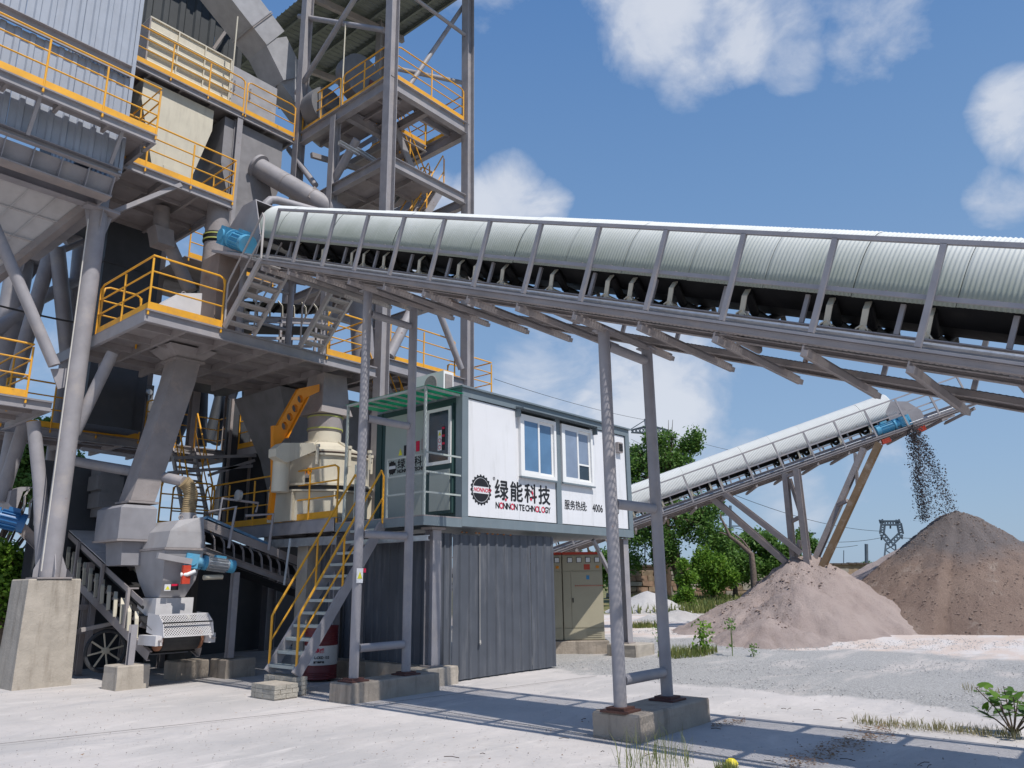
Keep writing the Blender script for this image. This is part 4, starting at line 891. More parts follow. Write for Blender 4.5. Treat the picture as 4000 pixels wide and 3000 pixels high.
# long-hand roof: profiled sheets on purlins
rf = thing('tower_roof', 'dull green metal roof seen from below over the tower', 'roof', (13, 16, 20))
for i in range(14):
    y = 11.4+i*.92; o = sheet(.915, 3.9, .23, .03, flat=.6).build('roof_sheet', ROOFM, rf)
    o.rotation_euler = (0, math.radians(86), math.pi/2) if False else (math.pi/2, 0, math.pi/2); o.location = Vector(o.location) + Vector((15.1, y, 20.30)); o.rotation_euler = Matrix(((0, 0, -1), (1, 0, 0), (.0, -1, -.18))).to_euler()
for x in (11.7, 12.6, 13.5, 14.4, 14.95): z = 20.24-(15.1-x)*.19-.04; MB().cbar((x, 11.4, z), (x, 24.2, z), .07, .16, side=1).build('purlin', ROOFM, rf)
for y in (13.45, 17.5, 21): MB().bar((11.3, y, 19.30), (15.0, y, 20.0), .14, .22).build('rafter', GREYD, rf)
T_ = platform('tower deck near the top with yellow railings on two sides', TX0+.0, 12.55, TY0-.02, TY1, TZ+.02, edges='', rails=[[(TX0+.02, TY1-.1), (TX0+.02, 15.62)], [(TX0+.02, 15.5), (TX0+.02, TY0+.2)], [(TX0+.2, TY0), (TX1-.18, TY0)], [(TX1, TY0+.2), (TX1, 15.2)]], bx=.75, by=1.0)
MB().box(12.555, TX1+.05, TY0-.02, 14.15, TZ+.006, TZ+.02).build('deck_plate', SOFF, T_); MB().cbar((12.6, 14.12, TZ-.09), (TX1-.1, 14.12, TZ-.09), .07, .18).build('edge_beam', GREY, T_)
# stairs inside the tower
ORG = mat('orange_lit_rail', (.62, .17, .03), .45)
stair('tower_stairs', 'upper tower stairs hanging under the high deck, with perforated treads', (13.75, 14.75, 12.15), (12.3, 14.75, 14.35), (0, 1, 0), .65, 11, tm=GREYD, rm=YEL, group=None)
stair('tower_stairs', 'tower stairs one flight lower, rising to the right with orange rails', (12.45, 14.1, 10.3), (13.75, 14.1, 12.55), (0, 1, 0), .6, 11, tm=GREYD, rm=YEL)
stair('tower_stairs', 'lower tower stairs just above the cabin roof', (13.1, 14.2, 4.4), (11.75, 14.2, 6.7), (0, 1, 0), .7, 10, tm=GREYD, rm=YEL)
tl = platform('intermediate tower landing with red orange rails under the high deck', 12.62, 13.65, 14.72, 17.4, 14.05, edges='SWE', rails=[[(12.66, 14.75), (13.60, 14.75), (13.60, 17.3)]])
tl2 = platform('small tower landing with yellow rails above the long conveyor', 13.4, TX1-.1, 14.72, 16.2, 12.3, edges='SWE', rails=[[(13.45, 14.75), (13.9, 14.75), (13.9, 16.1)], [(13.45, 16.15), (13.85, 16.15)]])
tl3 = platform('yellow railed tower landing directly behind the cabin roof', TX0+.2, TX1-.15, TY0+.1, 16.6, 6.80, edges='', rails=[[(TX0+.35, TY0+.12), (13.7, TY0+.12)]])
tl4 = platform('small yellow railed bay sticking out right of the tower', TX1+.15, 15.05, TY0, 14.4, 6.45, edges='SE', rails=[[(TX1+.2, TY0+.02), (15.03, TY0+.02), (15.03, 14.38), (TX1+.2, 14.38)]])
tdk = platform('bare deck inside the tower one level under the high deck', TX0+.15, 13.0, TY0+.15, TY1-.1, 12.0, edges='', bx=.7, by=.9)
tdk2 = platform('bare deck inside the tower just above the long conveyor head', TX0+.15, 12.9, TY0+.8, TY1-.1, 9.25, edges='', bx=.7, by=.9)
for (a, b_) in ((B(900, 1400), B(1260, 1180)), (B(700, 1340), B(1250, 1500))): MB().bar(pt(a, y=16.3), pt(b_, y=16.3), .10, .14).build('tie_beam', SOFF, tdk)
ctr = thing('cable_tray', 'perforated cable trays hanging under the tower decks', 'cable tray', (12, 15.5, 12))
for (a, b_) in ((B(1090, 1290), B(1260, 1400)), (B(940, 1230), B(1110, 1330)), (D(1150, 520), D(1500, 90))): MB().cbar(pt(a, y=14.6), pt(b_, y=14.6), .10, .10, side=-1).build('tray', GALV, ctr)
sdc = thing('dark_side_box', 'dark block added behind the end of the filter house to shade the tubes', 'casing', (6, 19, 10.2)); MB().box(5.35, 6.70, 18.3, 19.9, 10.25, 13.98).build('casing', DARK, sdc)  # added block, casts shade on the tubes behind it
for z in (11.2, 12.4, 13.5): MB().bar((5.3, 18.25, z), (6.72, 18.25, z), .08, .12).build('stiffener', GREYD, sdc)
bfr = thing('rear_frame', 'dense dark steel frame behind the middle platform', 'frame', (9.5, 18, 5))
for x in (8.3, 9.6, 10.6): MB().ibar((x, 19.2, 5.1), (x, 19.2, 14.0), .2, .2, up=(0, 1, 0)).build('column', GREYD, bfr)
for z in (7.6, 9.6, 11.6): MB().ibar((8.3, 19.2, z), (10.6, 19.2, z), .14, .22).build('beam', GREYD, bfr)
MB().box(8.2, 10.8, 17.6, 20.6, 9.60, 9.62).build('deck_plate', SOFF, bfr); MB().box(8.8, 10.3, 18.0, 19.0, 6.6, 9.0).build('machine_casing', DARK, bfr)
railing(bfr, [V3(8.3, 17.62, 9.62), V3(10.7, 17.62, 9.62)]); railing(bfr, [V3(8.0, 18.4, 7.3), V3(10.7, 18.4, 7.3)], m=YEL)
MB().box(7.9, 10.8, 18.38, 20.6, 7.28, 7.30).build('deck_plate', SOFF, bfr)
stair('perforated_stairs', 'dark perforated stairs behind the conveyor motor', (7.75, 17.9, 7.35), (6.9, 17.9, 9.6), (0, 1, 0), .6, 9, tm=GREYD, m=DARK, rm=YEL)
# fans, duct and cream units on the high decks
fn = thing('duct', 'big rectangular grey exhaust duct slanting down to the fans', 'duct', (10.5, 18.9, 14))
a = pt((800, -130), y=18.9); b_ = pt((1040, 178), y=18.9); 
dm = MB(); d = (b_-a).normalized(); 
dc = mat('duct_steel', (.36, .355, .37), .45, dirt=(.25, .24, .25), dirt_amt=.3)
dm.bar(a, b_, 1.05, 1.0); dm.build('duct_section', dc, fn); MB().bar(b_-d*.66, b_-d*.62, 1.12, 1.07).build('flange', dc, fn); MB().bar(b_-d*.60, b_-d*.57, 1.12, 1.07).build('flange', GREYD, fn)
c_ = pt((1115, 330), y=18.9); MB().bar(b_, c_, 1.0, .95).build('duct_elbow', dc, fn); e_ = pt((1195, 440), y=18.7); MB().bar(c_, e_, .9, .8).build('duct_elbow', dc, fn); f_ = pt((1290, 520), y=18.4); MB().bar(e_, f_, .85, .8).build('duct_elbow', dc, fn)
DLB0 = mat('fan_grey', (.17, .17, .18), .5, dirt=(.1, .1, .1), dirt_amt=.3)
fan1 = thing('exhaust_fan', 'round dark grey exhaust fan housing on the tower deck under the duct', 'fan', (11.9, 18.4, TZ))
q = pt((1262, 432), y=17.0); MB().lathe([(.2, -.3), (.60, -.28), (.62, 0), (.60, .28), (.2, .3)], q, 32, 'y').build('volute', DLB0, fan1, smooth=True); MB().lathe([(.2, -.5), (.22, -.31)], q, 24, 'y').build('inlet', DLB0, fan1, smooth=True)
fan2 = thing('exhaust_fan', 'second dark fan housing with red motor behind the right tower railing', 'fan', (12.6, 15.6, TZ))
q = pt((1405, 315), y=15.9); MB().lathe([(.2, -.22), (.72, -.2), (.74, 0), (.72, .2), (.2, .22)], q, 32, 'y').build('volute', DLB0, fan2, smooth=True)
motor(fan2, q+V3(.75, -.1, -.15), (1, 0, 0), r=.17, ln=.5, m=mat('dark_red_motor', (.16, .05, .04), .5))
fu = thing('filter_unit', 'cream panelled filter unit behind the high yellow railing', 'filter unit', (8, 18.6, 14.27))
fx0, fx1 = pt(A(1262, 500), y=18.3).x, pt(A(1960, 860), y=18.3).x; fz = pt(A(1255, 300), y=18.3).z
ftz = pt(A(1290, 150), y=18.3).z
MB().box(fx0, fx1, 18.3, 19.6, 14.27, ftz).build('body', CREAM, fu)
MB().box(fx0-.03, fx1+.03, 18.25, 19.65, ftz+.002, ftz+.04).build('top_rim', CREAM, fu); MB().box(fx0-.04, fx0-.002, 18.24, 19.6, 14.27, ftz).build('side_flange', GREYD, fu); MB().box(fx1+.002, fx1+.04, 18.24, 19.6, 14.27, ftz).build('side_flange', CREAM, fu)
for i in range(5):
    z = 14.5+i*(ftz-14.6)/5; MB().prism([(fx0, 18.298, z), (fx0, 18.20, z+.06), (fx0, 18.298, z+.16)], (fx1-fx0, 0, 0)).build('pressed_rib', CREAM, fu)
for i in range(1, 3): x = fx0+(fx1-fx0)*i/3; MB().box(x-.015, x+.015, 18.24, 18.298, 14.27, ftz).build('upright', CREAM, fu)
for x in (fx0+.2, fx1-.2): 
    MB().path([(x+.06*math.cos(a), 18.4, ftz+.08+.06*math.sin(a)) for a in [2*math.pi*i/12 for i in range(13)]], .014, 6).build('lifting_eye', CREAM, fu, smooth=True)
MB().tube((9.0, 17.62, 14.3), (9.0, 17.62, 17.2), .02, 6).build('thin_pole', CREAM, None, 'thin pale pole standing at the high yellow railing', 'pole')
MB().tube((11.17, 15.55, 14.5), (11.17, 15.55, 17.2), .02, 6).build('thin_pole', CREAM, None, 'thin pale pole rising from the tower railing to the cross bracing', 'pole')
gb = thing('grey_cabinet', 'plain grey sheet cabinet with a lever handle, right of the cream filter unit', 'cabinet', (9.9, 18.3, 14.27))
gx1 = pt(B(405, 740), y=18.3).x; MB().box(fx1+.05, gx1, 18.28, 19.5, 14.27, ftz-.1).build('case', dc, gb)
for px_ in (B(40, 740), B(175, 810)): q = pt(px_, y=18.2); MB().path([q+V3(0, .06, .18), q+V3(0, 0, .16), q+V3(0, 0, -.14), q+V3(0, .06, -.16)], .014, 6).build('handle', GREYD, gb)
dk = thing('roof_shaded_wall', 'ribbed building wall coloured dark for roof shade, behind the cream filter unit', 'wall', (8, 20.6, 14))
for i in range(5): siding(5.9+i*.98, 5.9+i*.98+.975, 14.3, 20.5, 20.6, dk, m=mat('roof_shaded_siding', (.045, .05, .055), .6), pitch=.49, depth=.06)  # shade from the roof above is put into this dark colour
for i in range(5): siding(10.9-.0+i*.8, 10.9+i*.8+.795, 13.0, 15.5, 22.5, dk, m=DARK, pitch=.4) if False else None
drf = thing('filter_roof', 'dark roof edge high over the cream filter unit', 'roof', (8, 20, 20)); MB().box(5.5, 10.9, 19.7, 24, 20.5, 20.6).build('roof_sheet', ROOFM, drf)
for x in (6.3, 7.6, 8.9, 10.2): MB().bar((x, 19.75, 20.4), (x, 24, 20.4), .1, .18).build('rafter', GREYD, drf)
MB().bar((9.5, 20.3, 17.5), (10.6, 20.3, 20.3), .08, .08).build('diagonal', GREYD, drf)
# cream hopper with hatch on its platform, casing and pipes
hp2 = thing('cream_hopper', 'cream tapered hopper with a small hatch on the yellow railed platform', 'hopper', (7.3, 16.4, 10.1))
def rect(p00, p10, y, dy, z=None):
    a = pt(p00, y=y); b_ = pt(p10, y=y); return [a, b_, V3(b_.x, y+dy, b_.z), V3(a.x, y+dy, a.z)]
def zrect(xl, xr, y0, y1, z): return [V3(xl, y0, z), V3(xr, y0, z), V3(xr, y1, z), V3(xl, y1, z)]
MB().loft([zrect(6.75, 8.62, 17.7, 19.4, 14.0), zrect(6.75, 8.62, 17.7, 19.4, 13.4), zrect(7.35, 8.05, 17.75, 18.4, 11.2), zrect(7.4, 8.0, 17.8, 18.3, 10.1)]).build('body', CREAM, hp2)
MB().prism([(7.5, 17.72, 11.35), (7.9, 17.72, 11.35), (7.95, 17.70, 11.85), (7.45, 17.70, 11.85)], (0, -.03, 0)).build('hatch', CREAM, hp2)
cs = thing('grey_casing', 'large plain grey duct casing behind the cream hopper, where the big pipe starts', 'casing', (9, 17.4, 10))
MB().loft([zrect(8.95, 10.75, 17.7, 19.8, 14.0), zrect(8.95, 10.75, 17.7, 19.8, 12.6), zrect(9.5, 10.3, 17.8, 19.0, 11.0), zrect(9.6, 10.2, 17.9, 18.8, 9.4)]).build('body', mat('casing_grey', (.25, .24, .25), .6, dirt=(.15, .14, .14), dirt_amt=.4), cs)
q = pt((1008, 655), y=17.66); dn = (pt((1330, 840), y=15.7)-q).normalized()
bp_ = thing('big_dust_pipe', 'big pale grey pipe sloping down right from the casing behind the long conveyor', 'pipe', q)
MB().path([q, pt((1325, 838), y=15.7), pt((1362, 960), y=15.5), pt((1385, 1090), y=15.4), pt((1410, 1240), y=15.2), pt((1420, 1420), y=15.2)], .29, 28).build('pipe', GREY, bp_, smooth=True)
MB().tube(q-dn*.02, q+dn*.06, .38, 28).build('flange', GREY, bp_, smooth=True)
for t_ in (.35, .68): p = lerp(q, pt((1325, 838), y=15.7), t_); MB().tube(p, p+dn*.015, .297, 28).build('weld_seam', GREYD, bp_, smooth=True)
p = lerp(q, pt((1325, 838), y=15.7), .62); MB().bar(p+V3(-.1, -.30, .0), p+V3(.18, -.30, -.12), .02, .42, up=(0, 0, 1)).build('inspection_hatch', GREYD, bp_)
brace([pt(D(300, 255), y=14.8), pt(D(305, 215), y=14.8), pt(D(345, 180), y=14.8), pt(D(400, 180), y=14.8), pt(D(740, 275), y=14.6), pt(D(860, 320), y=14.4)], .095, 'thinner grey pipe with an elbow just above the long conveyor roof', cat='pipe', name='elbow_pipe')
vp = thing('vertical_duct', 'dusty grey vertical duct with black and yellow sleeve left of the conveyor head', 'duct', (7.8, 15.2, 6.4))
MB().tube((7.80, 15.3, 6.37), (7.80, 15.3, 9.05), .26, 28).build('pipe', GREYD, vp, smooth=True); MB().tube((7.80, 15.3, 9.30), (7.80, 15.3, 10.03), .26, 28).build('pipe', GREYD, vp, smooth=True)
MB().lathe([(.27, 9.06), (.29, 9.12), (.285, 9.18), (.29, 9.24), (.27, 9.29)], (7.8, 15.3, 0), 28).build('rubber_sleeve', BELT, vp, smooth=True)
SLY = mat('yellow_green_strap', (.40, .42, .12), .6)
for z in (9.10, 9.22): MB().lathe([(.295, z), (.295, z+.03)], (7.8, 15.3, 0), 28).build('strap', SLY, vp, smooth=True)
de = thing('dark_bucket_elevator', 'tall dark bucket elevator casing behind the yellow corner railing', 'elevator', (7, 18.2, 5.1))
MB().box(6.38, 7.42, 17.7, 18.55, 5.1, 10.9).build('casing', DARK, de); MB().box(7.425, 7.68, 17.75, 18.5, 5.1, 10.6).build('dark_side_box', DARK, de)
for z in (7.1, 8.9): MB().box(6.35, 7.45, 17.66, 18.6, z, z+.05).build('flange', DARK, de)
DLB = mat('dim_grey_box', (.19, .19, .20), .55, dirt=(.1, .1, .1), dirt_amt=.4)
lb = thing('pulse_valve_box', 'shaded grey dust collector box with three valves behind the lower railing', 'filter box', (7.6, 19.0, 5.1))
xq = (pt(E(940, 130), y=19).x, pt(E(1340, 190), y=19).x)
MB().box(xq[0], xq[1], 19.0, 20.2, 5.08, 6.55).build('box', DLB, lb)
for i in range(3): x = lerp((xq[0], 0, 0), (xq[1], 0, 0), .28+.3*i).x; MB().lathe([(.07, 0), (.09, .03), (.05, .07)], (x, 18.92, 6.35), 16, 'y').tube((x, 18.95, 6.1), (x, 18.95, 6.32), .025, 8).build('valve', GALV, lb, smooth=True)
MB().box(xq[0]+.2, xq[0]+.75, 18.96, 18.998, 5.3, 6.0).build('hatch', DLB, lb)
brace([(2.0, 20.0, 4.7), (12, 20.0, 4.7)], .14, 'long dark horizontal pipe under the lower platform', m=GREYD, cat='pipe', name='horizontal_pipe') if False else None
# chute from the middle platform down to the box, hopper chain
chm = GREYD
sc = thing('slanting_chute', 'square dusty chute slanting down left from the middle platform to the grey box', 'chute', (6.6, 14.9, 3))
a = pt((715, 1395), y=14.9); b0 = pt((690, 1500), y=14.9); c0_ = pt((535, 1960), y=14.9)
MB().loft([[V3(a.x-.24, 14.65, 6.10), V3(a.x+.26, 14.65, 6.10), V3(a.x+.26, 15.15, 6.10), V3(a.x-.24, 15.15, 6.10)], [b0+V3(-.24, -.25, 0), b0+V3(.26, -.25, 0), b0+V3(.26, .25, 0), b0+V3(-.24, .25, 0)], [c0_+V3(-.23, -.25, 0), c0_+V3(.23, -.25, 0), c0_+V3(.23, .25, 0), c0_+V3(-.23, .25, 0)]]).build('chute_tube', chm, sc)
MB().box(a.x-.30, a.x+.32, 14.58, 15.22, 6.04, 6.08).build('flange', GREYD, sc); MB().box(c0_.x-.28, c0_.x+.28, 14.60, 15.20, c0_.z-.05, c0_.z-.01).build('flange', GREYD, sc)
MB().loft([zrect(a.x-.5, a.x+.5, 14.45, 15.35, 6.3), zrect(a.x-.26, a.x+.28, 14.62, 15.18, 6.09)]).build('inlet_funnel', SOFF, sc)
bx = thing('grey_box_hopper', 'large plain grey box under the slanting chute', 'box', (6.4, 14.6, 2.1))
bm_ = mat('mid_grey_box', (.27, .265, .285), .55, dirt=(.2, .18, .18), dirt_amt=.4)
MB().loft([zrect(6.1, 6.62, 14.45, 15.35, 3.08), zrect(6.02, 6.68, 14.4, 15.42, 3.02), zrect(6.02, 6.68, 14.4, 15.42, 2.46)]).build('box', bm_, bx)
MB().box(6.0, 6.7, 14.38, 15.44, 2.42, 2.455).build('flange', GREYD, bx); MB().loft([zrect(6.15, 6.58, 14.5, 15.2, 2.415), zrect(6.18, 6.55, 14.52, 15.15, 2.0)]).build('outlet', bm_, bx)
# first belt conveyor: dips towards the yard, tail drum with mesh guard
c2 = thing('loading_conveyor', 'grey belt conveyor dipping to the yard, with cream idler brackets and mesh guarded drum', 'conveyor', (6.8, 13.6, .5))
def cz(y): return .80 + .365*(y-14.23)
XL, XR = 6.36, 7.24
for x, s_ in ((XL, -1), (XR, 1)):
    MB().cbar((x, 13.45, cz(13.45)-.03), (x, 19.4, cz(19.4)-.03), .06, .16, side=s_).build('frame_channel', GREYD, c2)
    MB().bar((x+.0, 13.9, cz(13.9)+.66), (x, 18.6, cz(18.6)+.66), .012, .10).build('skirt_board', GREYD, c2)
    MB().bar((x-.02*s_, 13.9, cz(13.9)+.58), (x-.02*s_, 18.6, cz(18.6)+.58), .02, .05).build('rubber_skirt', BELT, c2)
WHD = mat('sunlit_dusty_plate', (.62, .60, .60), .6, var=.08, dirt=(.45, .42, .4), dirt_amt=.5)  # dusty white, with sunlit paleness put into the colour
for i in range(4): y0 = 15.5+i*.78; MB().prism([(XL, y0, cz(y0)+.74), (XR, y0, cz(y0)+.74), (XR, y0+.76, cz(y0+.76)+.74), (XL, y0+.76, cz(y0+.76)+.74)], (0, 0, .015)).build('cover_plate', WHD, c2)
MB().prism([(XL+.02, 13.5, cz(13.5)+.36), (XR-.02, 13.5, cz(13.5)+.36), (XR-.02, 19.3, cz(19.3)+.36), (XL+.02, 19.3, cz(19.3)+.36)], (0, 0, .012)).build('belt', BELT, c2)
MB().prism([(XL+.05, 13.5, cz(13.5)-.02), (XR-.05, 13.5, cz(13.5)-.02), (XR-.05, 19.3, cz(19.3)-.12), (XL+.05, 19.3, cz(19.3)-.12)], (0, 0, .012)).build('return_belt', BELT, c2)
for i in range(15):
    y = 13.95+i*.31; z = cz(y)+.06
    for x, s_ in ((XL, -1), (XR, 1)):
        f = MB().bar((x+.035*s_, y, z), (x+.035*s_, y+.04, z+.32), .030, .06, up=(1, 0, 0)).bar((x+.035*s_, y+.04, z+.31), (x-.02*s_, y+.19, z+.43), .028, .06, up=(1, 0, 0)).build('idler_bracket', CREAM, c2)
        if s_ < 0: MB().tube((x+.06, y+.07, z+.22), (x+.30, y+.07, z+.14), .045, 8).tube((x+.34, y+.07, z+.13), (x+.56, y+.07, z+.13), .045, 8).build('idler_roller', GREYD, f, smooth=True)
for y in (14.4, 15.6, 16.9): MB().bar((XL-.05, y, cz(y)+.05), (XL-.05, y, cz(y)+.72), .05, .07, up=(0, 1, 0)).bar((XL-.08, y, cz(y)+.73), (XL+.12, y, cz(y)+.73), .06, .03).build('skirt_support', GREYD, c2)
tz = .72
MB().tube((XL+.12, 13.40, tz), (XR-.12, 13.40, tz), .17, 28).build('tail_drum', BELT, c2, smooth=True)
for u_ in (XL+.06, XR-.10): MB().tube((u_, 13.40, tz), (u_+.05, 13.40, tz), .16, 28).build('drum_end', mat('rusty_drum_end', (.25, .11, .06), .7), c2, smooth=True)
for x in (XL-.02, XR+.04): 
    MB().box(x-.06, x+.06, 13.12, 13.75, tz-.06, tz+.10).build('bearing_bracket', WHD, c2); MB().tube((x, 13.02, tz+.02), (x, 13.14, tz+.02), .02, 8).build('bolt', GREYD, c2)
gx0, gx1 = XL+.02, XR+.02
gy = [(13.62, 1.16), (13.22, 1.14), (13.06, .80)]
for x in (gx0, gx1): MB().prism([(x, 13.70, 1.17), (x, 13.30, 1.15), (x, 13.12, 1.02), (x, 13.06, .80), (x, 13.12, .78), (x, 13.70, .86)], (.012, 0, 0)).build('guard_side', WHD, c2)
for (p, q) in (((13.30, 1.15), (13.12, 1.02)), ((13.12, 1.02), (13.06, .80))):
    for (y, z) in (p, q): MB().bar((gx0, y, z), (gx1, y, z), .025, .02).build('guard_bar', WHD, c2)
mg = MB(); 
gl = [(gx0+.014+(gx1-gx0-.02)*i/16) for i in range(17)]
P0, P1 = V3(0, 13.29, 1.14), V3(0, 13.07, .81)
wdt = gx1-gx0-.03; hgt = (P1-P0).length; ndi = 30
for s_ in (1, -1):
    for i in range(-10, 26):
        x0_ = gx0+.015+i*.045; pts = []
        xa, xb_ = x0_, x0_+s_*hgt*.85
        ta, tb = 0, 1
        def clampx(x, t): return x
        lo_, hi_ = gx0+.015, gx1-.015
        if xa != xb_:
            t1 = (lo_-xa)/(xb_-xa); t2 = (hi_-xa)/(xb_-xa); t1, t2 = min(t1, t2), max(t1, t2); ta = max(0, t1); tb = min(1, t2)
        if tb-ta > .05: 
            pa = lerp(P0, P1, ta); pa.x = xa+(xb_-xa)*ta; pb = lerp(P0, P1, tb); pb.x = xa+(xb_-xa)*tb; mg.bar(pa, pb, .010, .006, up=(0, -1, .6))
mg.build('guard_mesh', WHD, c2, kind='stuff')
# legs of this conveyor
for (x, y, lb_) in ((6.12, 13.62, 'front'), (6.45, 16.2, 'rear')):
    MB().ibar((x, y, .35), (x, y, cz(y)-.10 if y > 14 else 1.0), .10, .10, up=(0, 1, 0), t=.008).build('leg', GREY, c2)
footing(5.88, 6.42, 13.50, 14.02, .36, 'small square concrete block under the left conveyor leg', m=CONCW)
footing(7.15, 7.75, 14.0, 14.5, .30, 'small square concrete block between two others behind the tail drum', m=CONC)
footing(7.80, 8.40, 13.50, 14.05, .31, 'small square concrete block under the grey post right of the tail drum', m=CONC)
# loading hopper with blue gear motor
lh = thing('loading_hopper', 'grey faceted hopper with blue gear motor and red bracket over the mesh guarded drum', 'hopper', (6.9, 14.1, 1.4))
hm = mat('hopper_grey', (.34, .33, .34), .5, dirt=(.26, .22, .2), dirt_amt=.45)
MB().loft([zrect(6.60, 7.06, 13.80, 14.35, 1.43), zrect(6.56, 7.16, 13.66, 14.6, 1.72), zrect(6.50, 7.22, 13.55, 14.9, 2.24)]).build('lower_body', hm, lh)
MB().loft([zrect(6.47, 7.25, 13.52, 14.93, 2.245), zrect(6.47, 7.25, 13.52, 14.93, 2.285)]).build('flange', GREYD, lh)
MB().loft([zrect(6.51, 7.22, 13.56, 14.88, 2.29), zrect(6.58, 7.22, 13.60, 14.85, 2.58), [V3(6.76, 13.68, 2.78), V3(7.22, 13.68, 2.86), V3(7.22, 14.7, 2.86), V3(6.76, 14.7, 2.78)]]).build('hood', hm, lh)
MB().box(6.52, 7.20, 13.74, 14.45, 1.12, 1.42).build('outlet_skirt', WHD, lh)
for x in (6.85, 7.12): q = V3(x, 13.8, 2.84); MB().path([q+V3(.04*math.cos(a), 0, .04*math.sin(a)) for a in [2*math.pi*i/10 for i in range(11)]], .012, 6).build('lifting_eye', GREYD, lh, smooth=True)
pth = [pt(p, y=14.2) for p in (E(1625, 1350), E(1640, 1260), E(1650, 1170), E(1625, 1100), E(1590, 1065))]; rr = []
pts_, rad = [], []
for i in range(40):
    t_ = i/39*(len(pth)-1); k_ = min(int(t_), len(pth)-2); pts_.append(lerp(pth[k_], pth[k_+1], t_-k_)); rad.append(.125+.008*(i % 2))
MB().path(pts_, rad, 16).build('flexible_hose', HOSE, lh, smooth=True)
MB().tube(pth[0]-V3(0, 0, .2), pth[0]+V3(0, 0, .03), .15, 18).build('hose_collar', hm, lh, smooth=True)
brace([pt(E(1590, 1065), y=14.25), pt(E(1340, 1010), y=14.9), pt(E(840, 925), y=16.3), pt(E(660, 890), y=16.8)], .10, 'grey dust pipe running left from the ribbed hose behind the chute', cat='pipe', name='dust_pipe')
motor(lh, pt(L(1890, 345), y=13.55), (1, -.1, -.12), r=.115, ln=.58, bm=GALV)
MB().bar(pt(L(1360, 265), y=13.5), pt(L(1650, 320), y=13.5), .08, .10).build('drive_beam', hm, lh)
MB().path([pt(L(1560, 430), y=13.45), pt(L(1620, 430), y=13.4), pt(L(1690, 400), y=13.35)], .035, 10).build('valve_body', PVC, lh, smooth=True)
q = pt(L(1585, 430), y=13.42); MB().box(q.x-.02, q.x+.12, 13.40, 13.46, q.z-.16, q.z+.16).build('red_bracket', RED, lh)
MB().tube(pt(L(1760, 455), y=13.6), pt(L(1920, 450), y=13.6), .045, 12).build('coupling_spring', CREAM, lh, smooth=True)
q = pt(L(1435, 545), y=13.645); MB().box(q.x-.05, q.x+.06, 13.60, 13.612, q.z-.05, q.z+.06).build('notice_sticker', WHITE, lh); MB().add([(q.x-.035, 13.597, q.z-.03), (q.x+.045, 13.597, q.z-.03), (q.x+.005, 13.597, q.z+.04)], [(0, 1, 2)]).build('warning_triangle', YELP, lh)
MB().box(q.x+.065, q.x+.20, 13.60, 13.612, q.z-.04, q.z+.07).build('black_sticker', BLACK, lh); MB().box(q.x+.07, q.x+.195, 13.597, 13.599, q.z+.03, q.z+.065).build('red_band', REDP, lh)
# second belt conveyor, going right under the crusher platform
c3 = thing('feed_conveyor', 'dusty belt conveyor running right from the hopper towards the stairs', 'conveyor', (8.5, 14, 1.5))
pA, pB = V3(7.3, 14.0, 2.30), V3(10.0, 14.0, 1.46)
for yy, s_ in ((13.9, -1), (14.7, 1)):
    MB().cbar(pA+V3(0, yy-14, 0), pB+V3(0, yy-14, 0), .05, .12, side=s_).build('frame_channel', GREYD, c3)
    MB().bar(pA+V3(0, yy-14, .47), pB+V3(0, yy-14, .47), .012, .16).build('skirt_board', GREYD, c3)
d = (pB-pA)
for i in range(13):
    p = pA + d*((i+.5)/13) + V3(0, -.1, .06)
    MB().bar(p, p+V3(-.02, .01, .22), .014, .05, up=(0, 1, 0)).bar(p+V3(-.02, .01, .22), p+V3(-.05, .09, .33), .014, .05, up=(0, 1, 0)).build('idler_bracket', GREYD, c3)
MB().bar(pA+V3(0, .4, .36), pB+V3(0, .4, .36), .75, .014).build('belt', BELT, c3); MB().bar(pA+V3(0, .4, -.08), pB+V3(0, .4, -.08), .7, .014).build('return_belt', BELT, c3)
TARP = mat('faded_blue_tarp', (.12, .25, .40), .7, var=.25, vscale=9, dirt=DUST, dirt_amt=.8)
MB().bar(pA+V3(.15, .1, .58), pA+d*.55+V3(0, .1, .58), .35, .05).build('blue_tarp', TARP, None, 'faded blue tarp strip lying along the feed conveyor', 'tarp')
for x in (7.92, 8.5): MB().ibar((x, 13.62, .33), (x, 13.62, 1.86-(x-7.92)*.3 if x < 8 else 1.75), .12, .12, up=(0, 1, 0), t=.01).build('leg', GREY, c3) if x < 8 else None
wf_ = thing('winch_frame', 'thin grey pipe frame with a small hand winch above the feed conveyor', 'frame', (8, 13.8, 1.9))
MB().path([pt(E(1975, 1640), y=13.7), pt(E(2040, 1280), y=13.7), pt(E(1800, 1330), y=13.9)], .03, 8).build('frame_pipe', GREY, wf_, smooth=True)
MB().path([pt(G(330, 1660), y=13.6), pt(G(370, 1345), y=13.6), pt(G(130, 1360), y=13.8)], .03, 8).build('frame_pipe', GREY, wf_, smooth=True)
MB().path([pt(E(1890, 1400), y=13.8), pt(E(1920, 1210), y=13.8), pt(G(240, 1250), y=13.8), pt(G(220, 1330), y=13.8)], .025, 8).build('frame_pipe', GREY, wf_, smooth=True)
MB().lathe([(.05, -.04), (.11, -.03), (.11, .03), (.05, .04)], pt(G(70, 1185), y=13.7), 16, 'x').build('winch_drum', GALV, wf_, smooth=True)
MB().tube(pt(M(465, 520), y=13.3), pt(M(518, 120), y=13.3), .025, 8).build('thin_pole', GALV, None, 'thin bare pole leaning behind the yellow stair rail', 'pole')
l3 = platform('upper floor with orange rail just behind the crusher, under the middle platform', 10.2, 13.2, 15.4, 18.0, 5.0, edges='SW', rails=[[(10.22, 17.9), (10.22, 15.45)]])
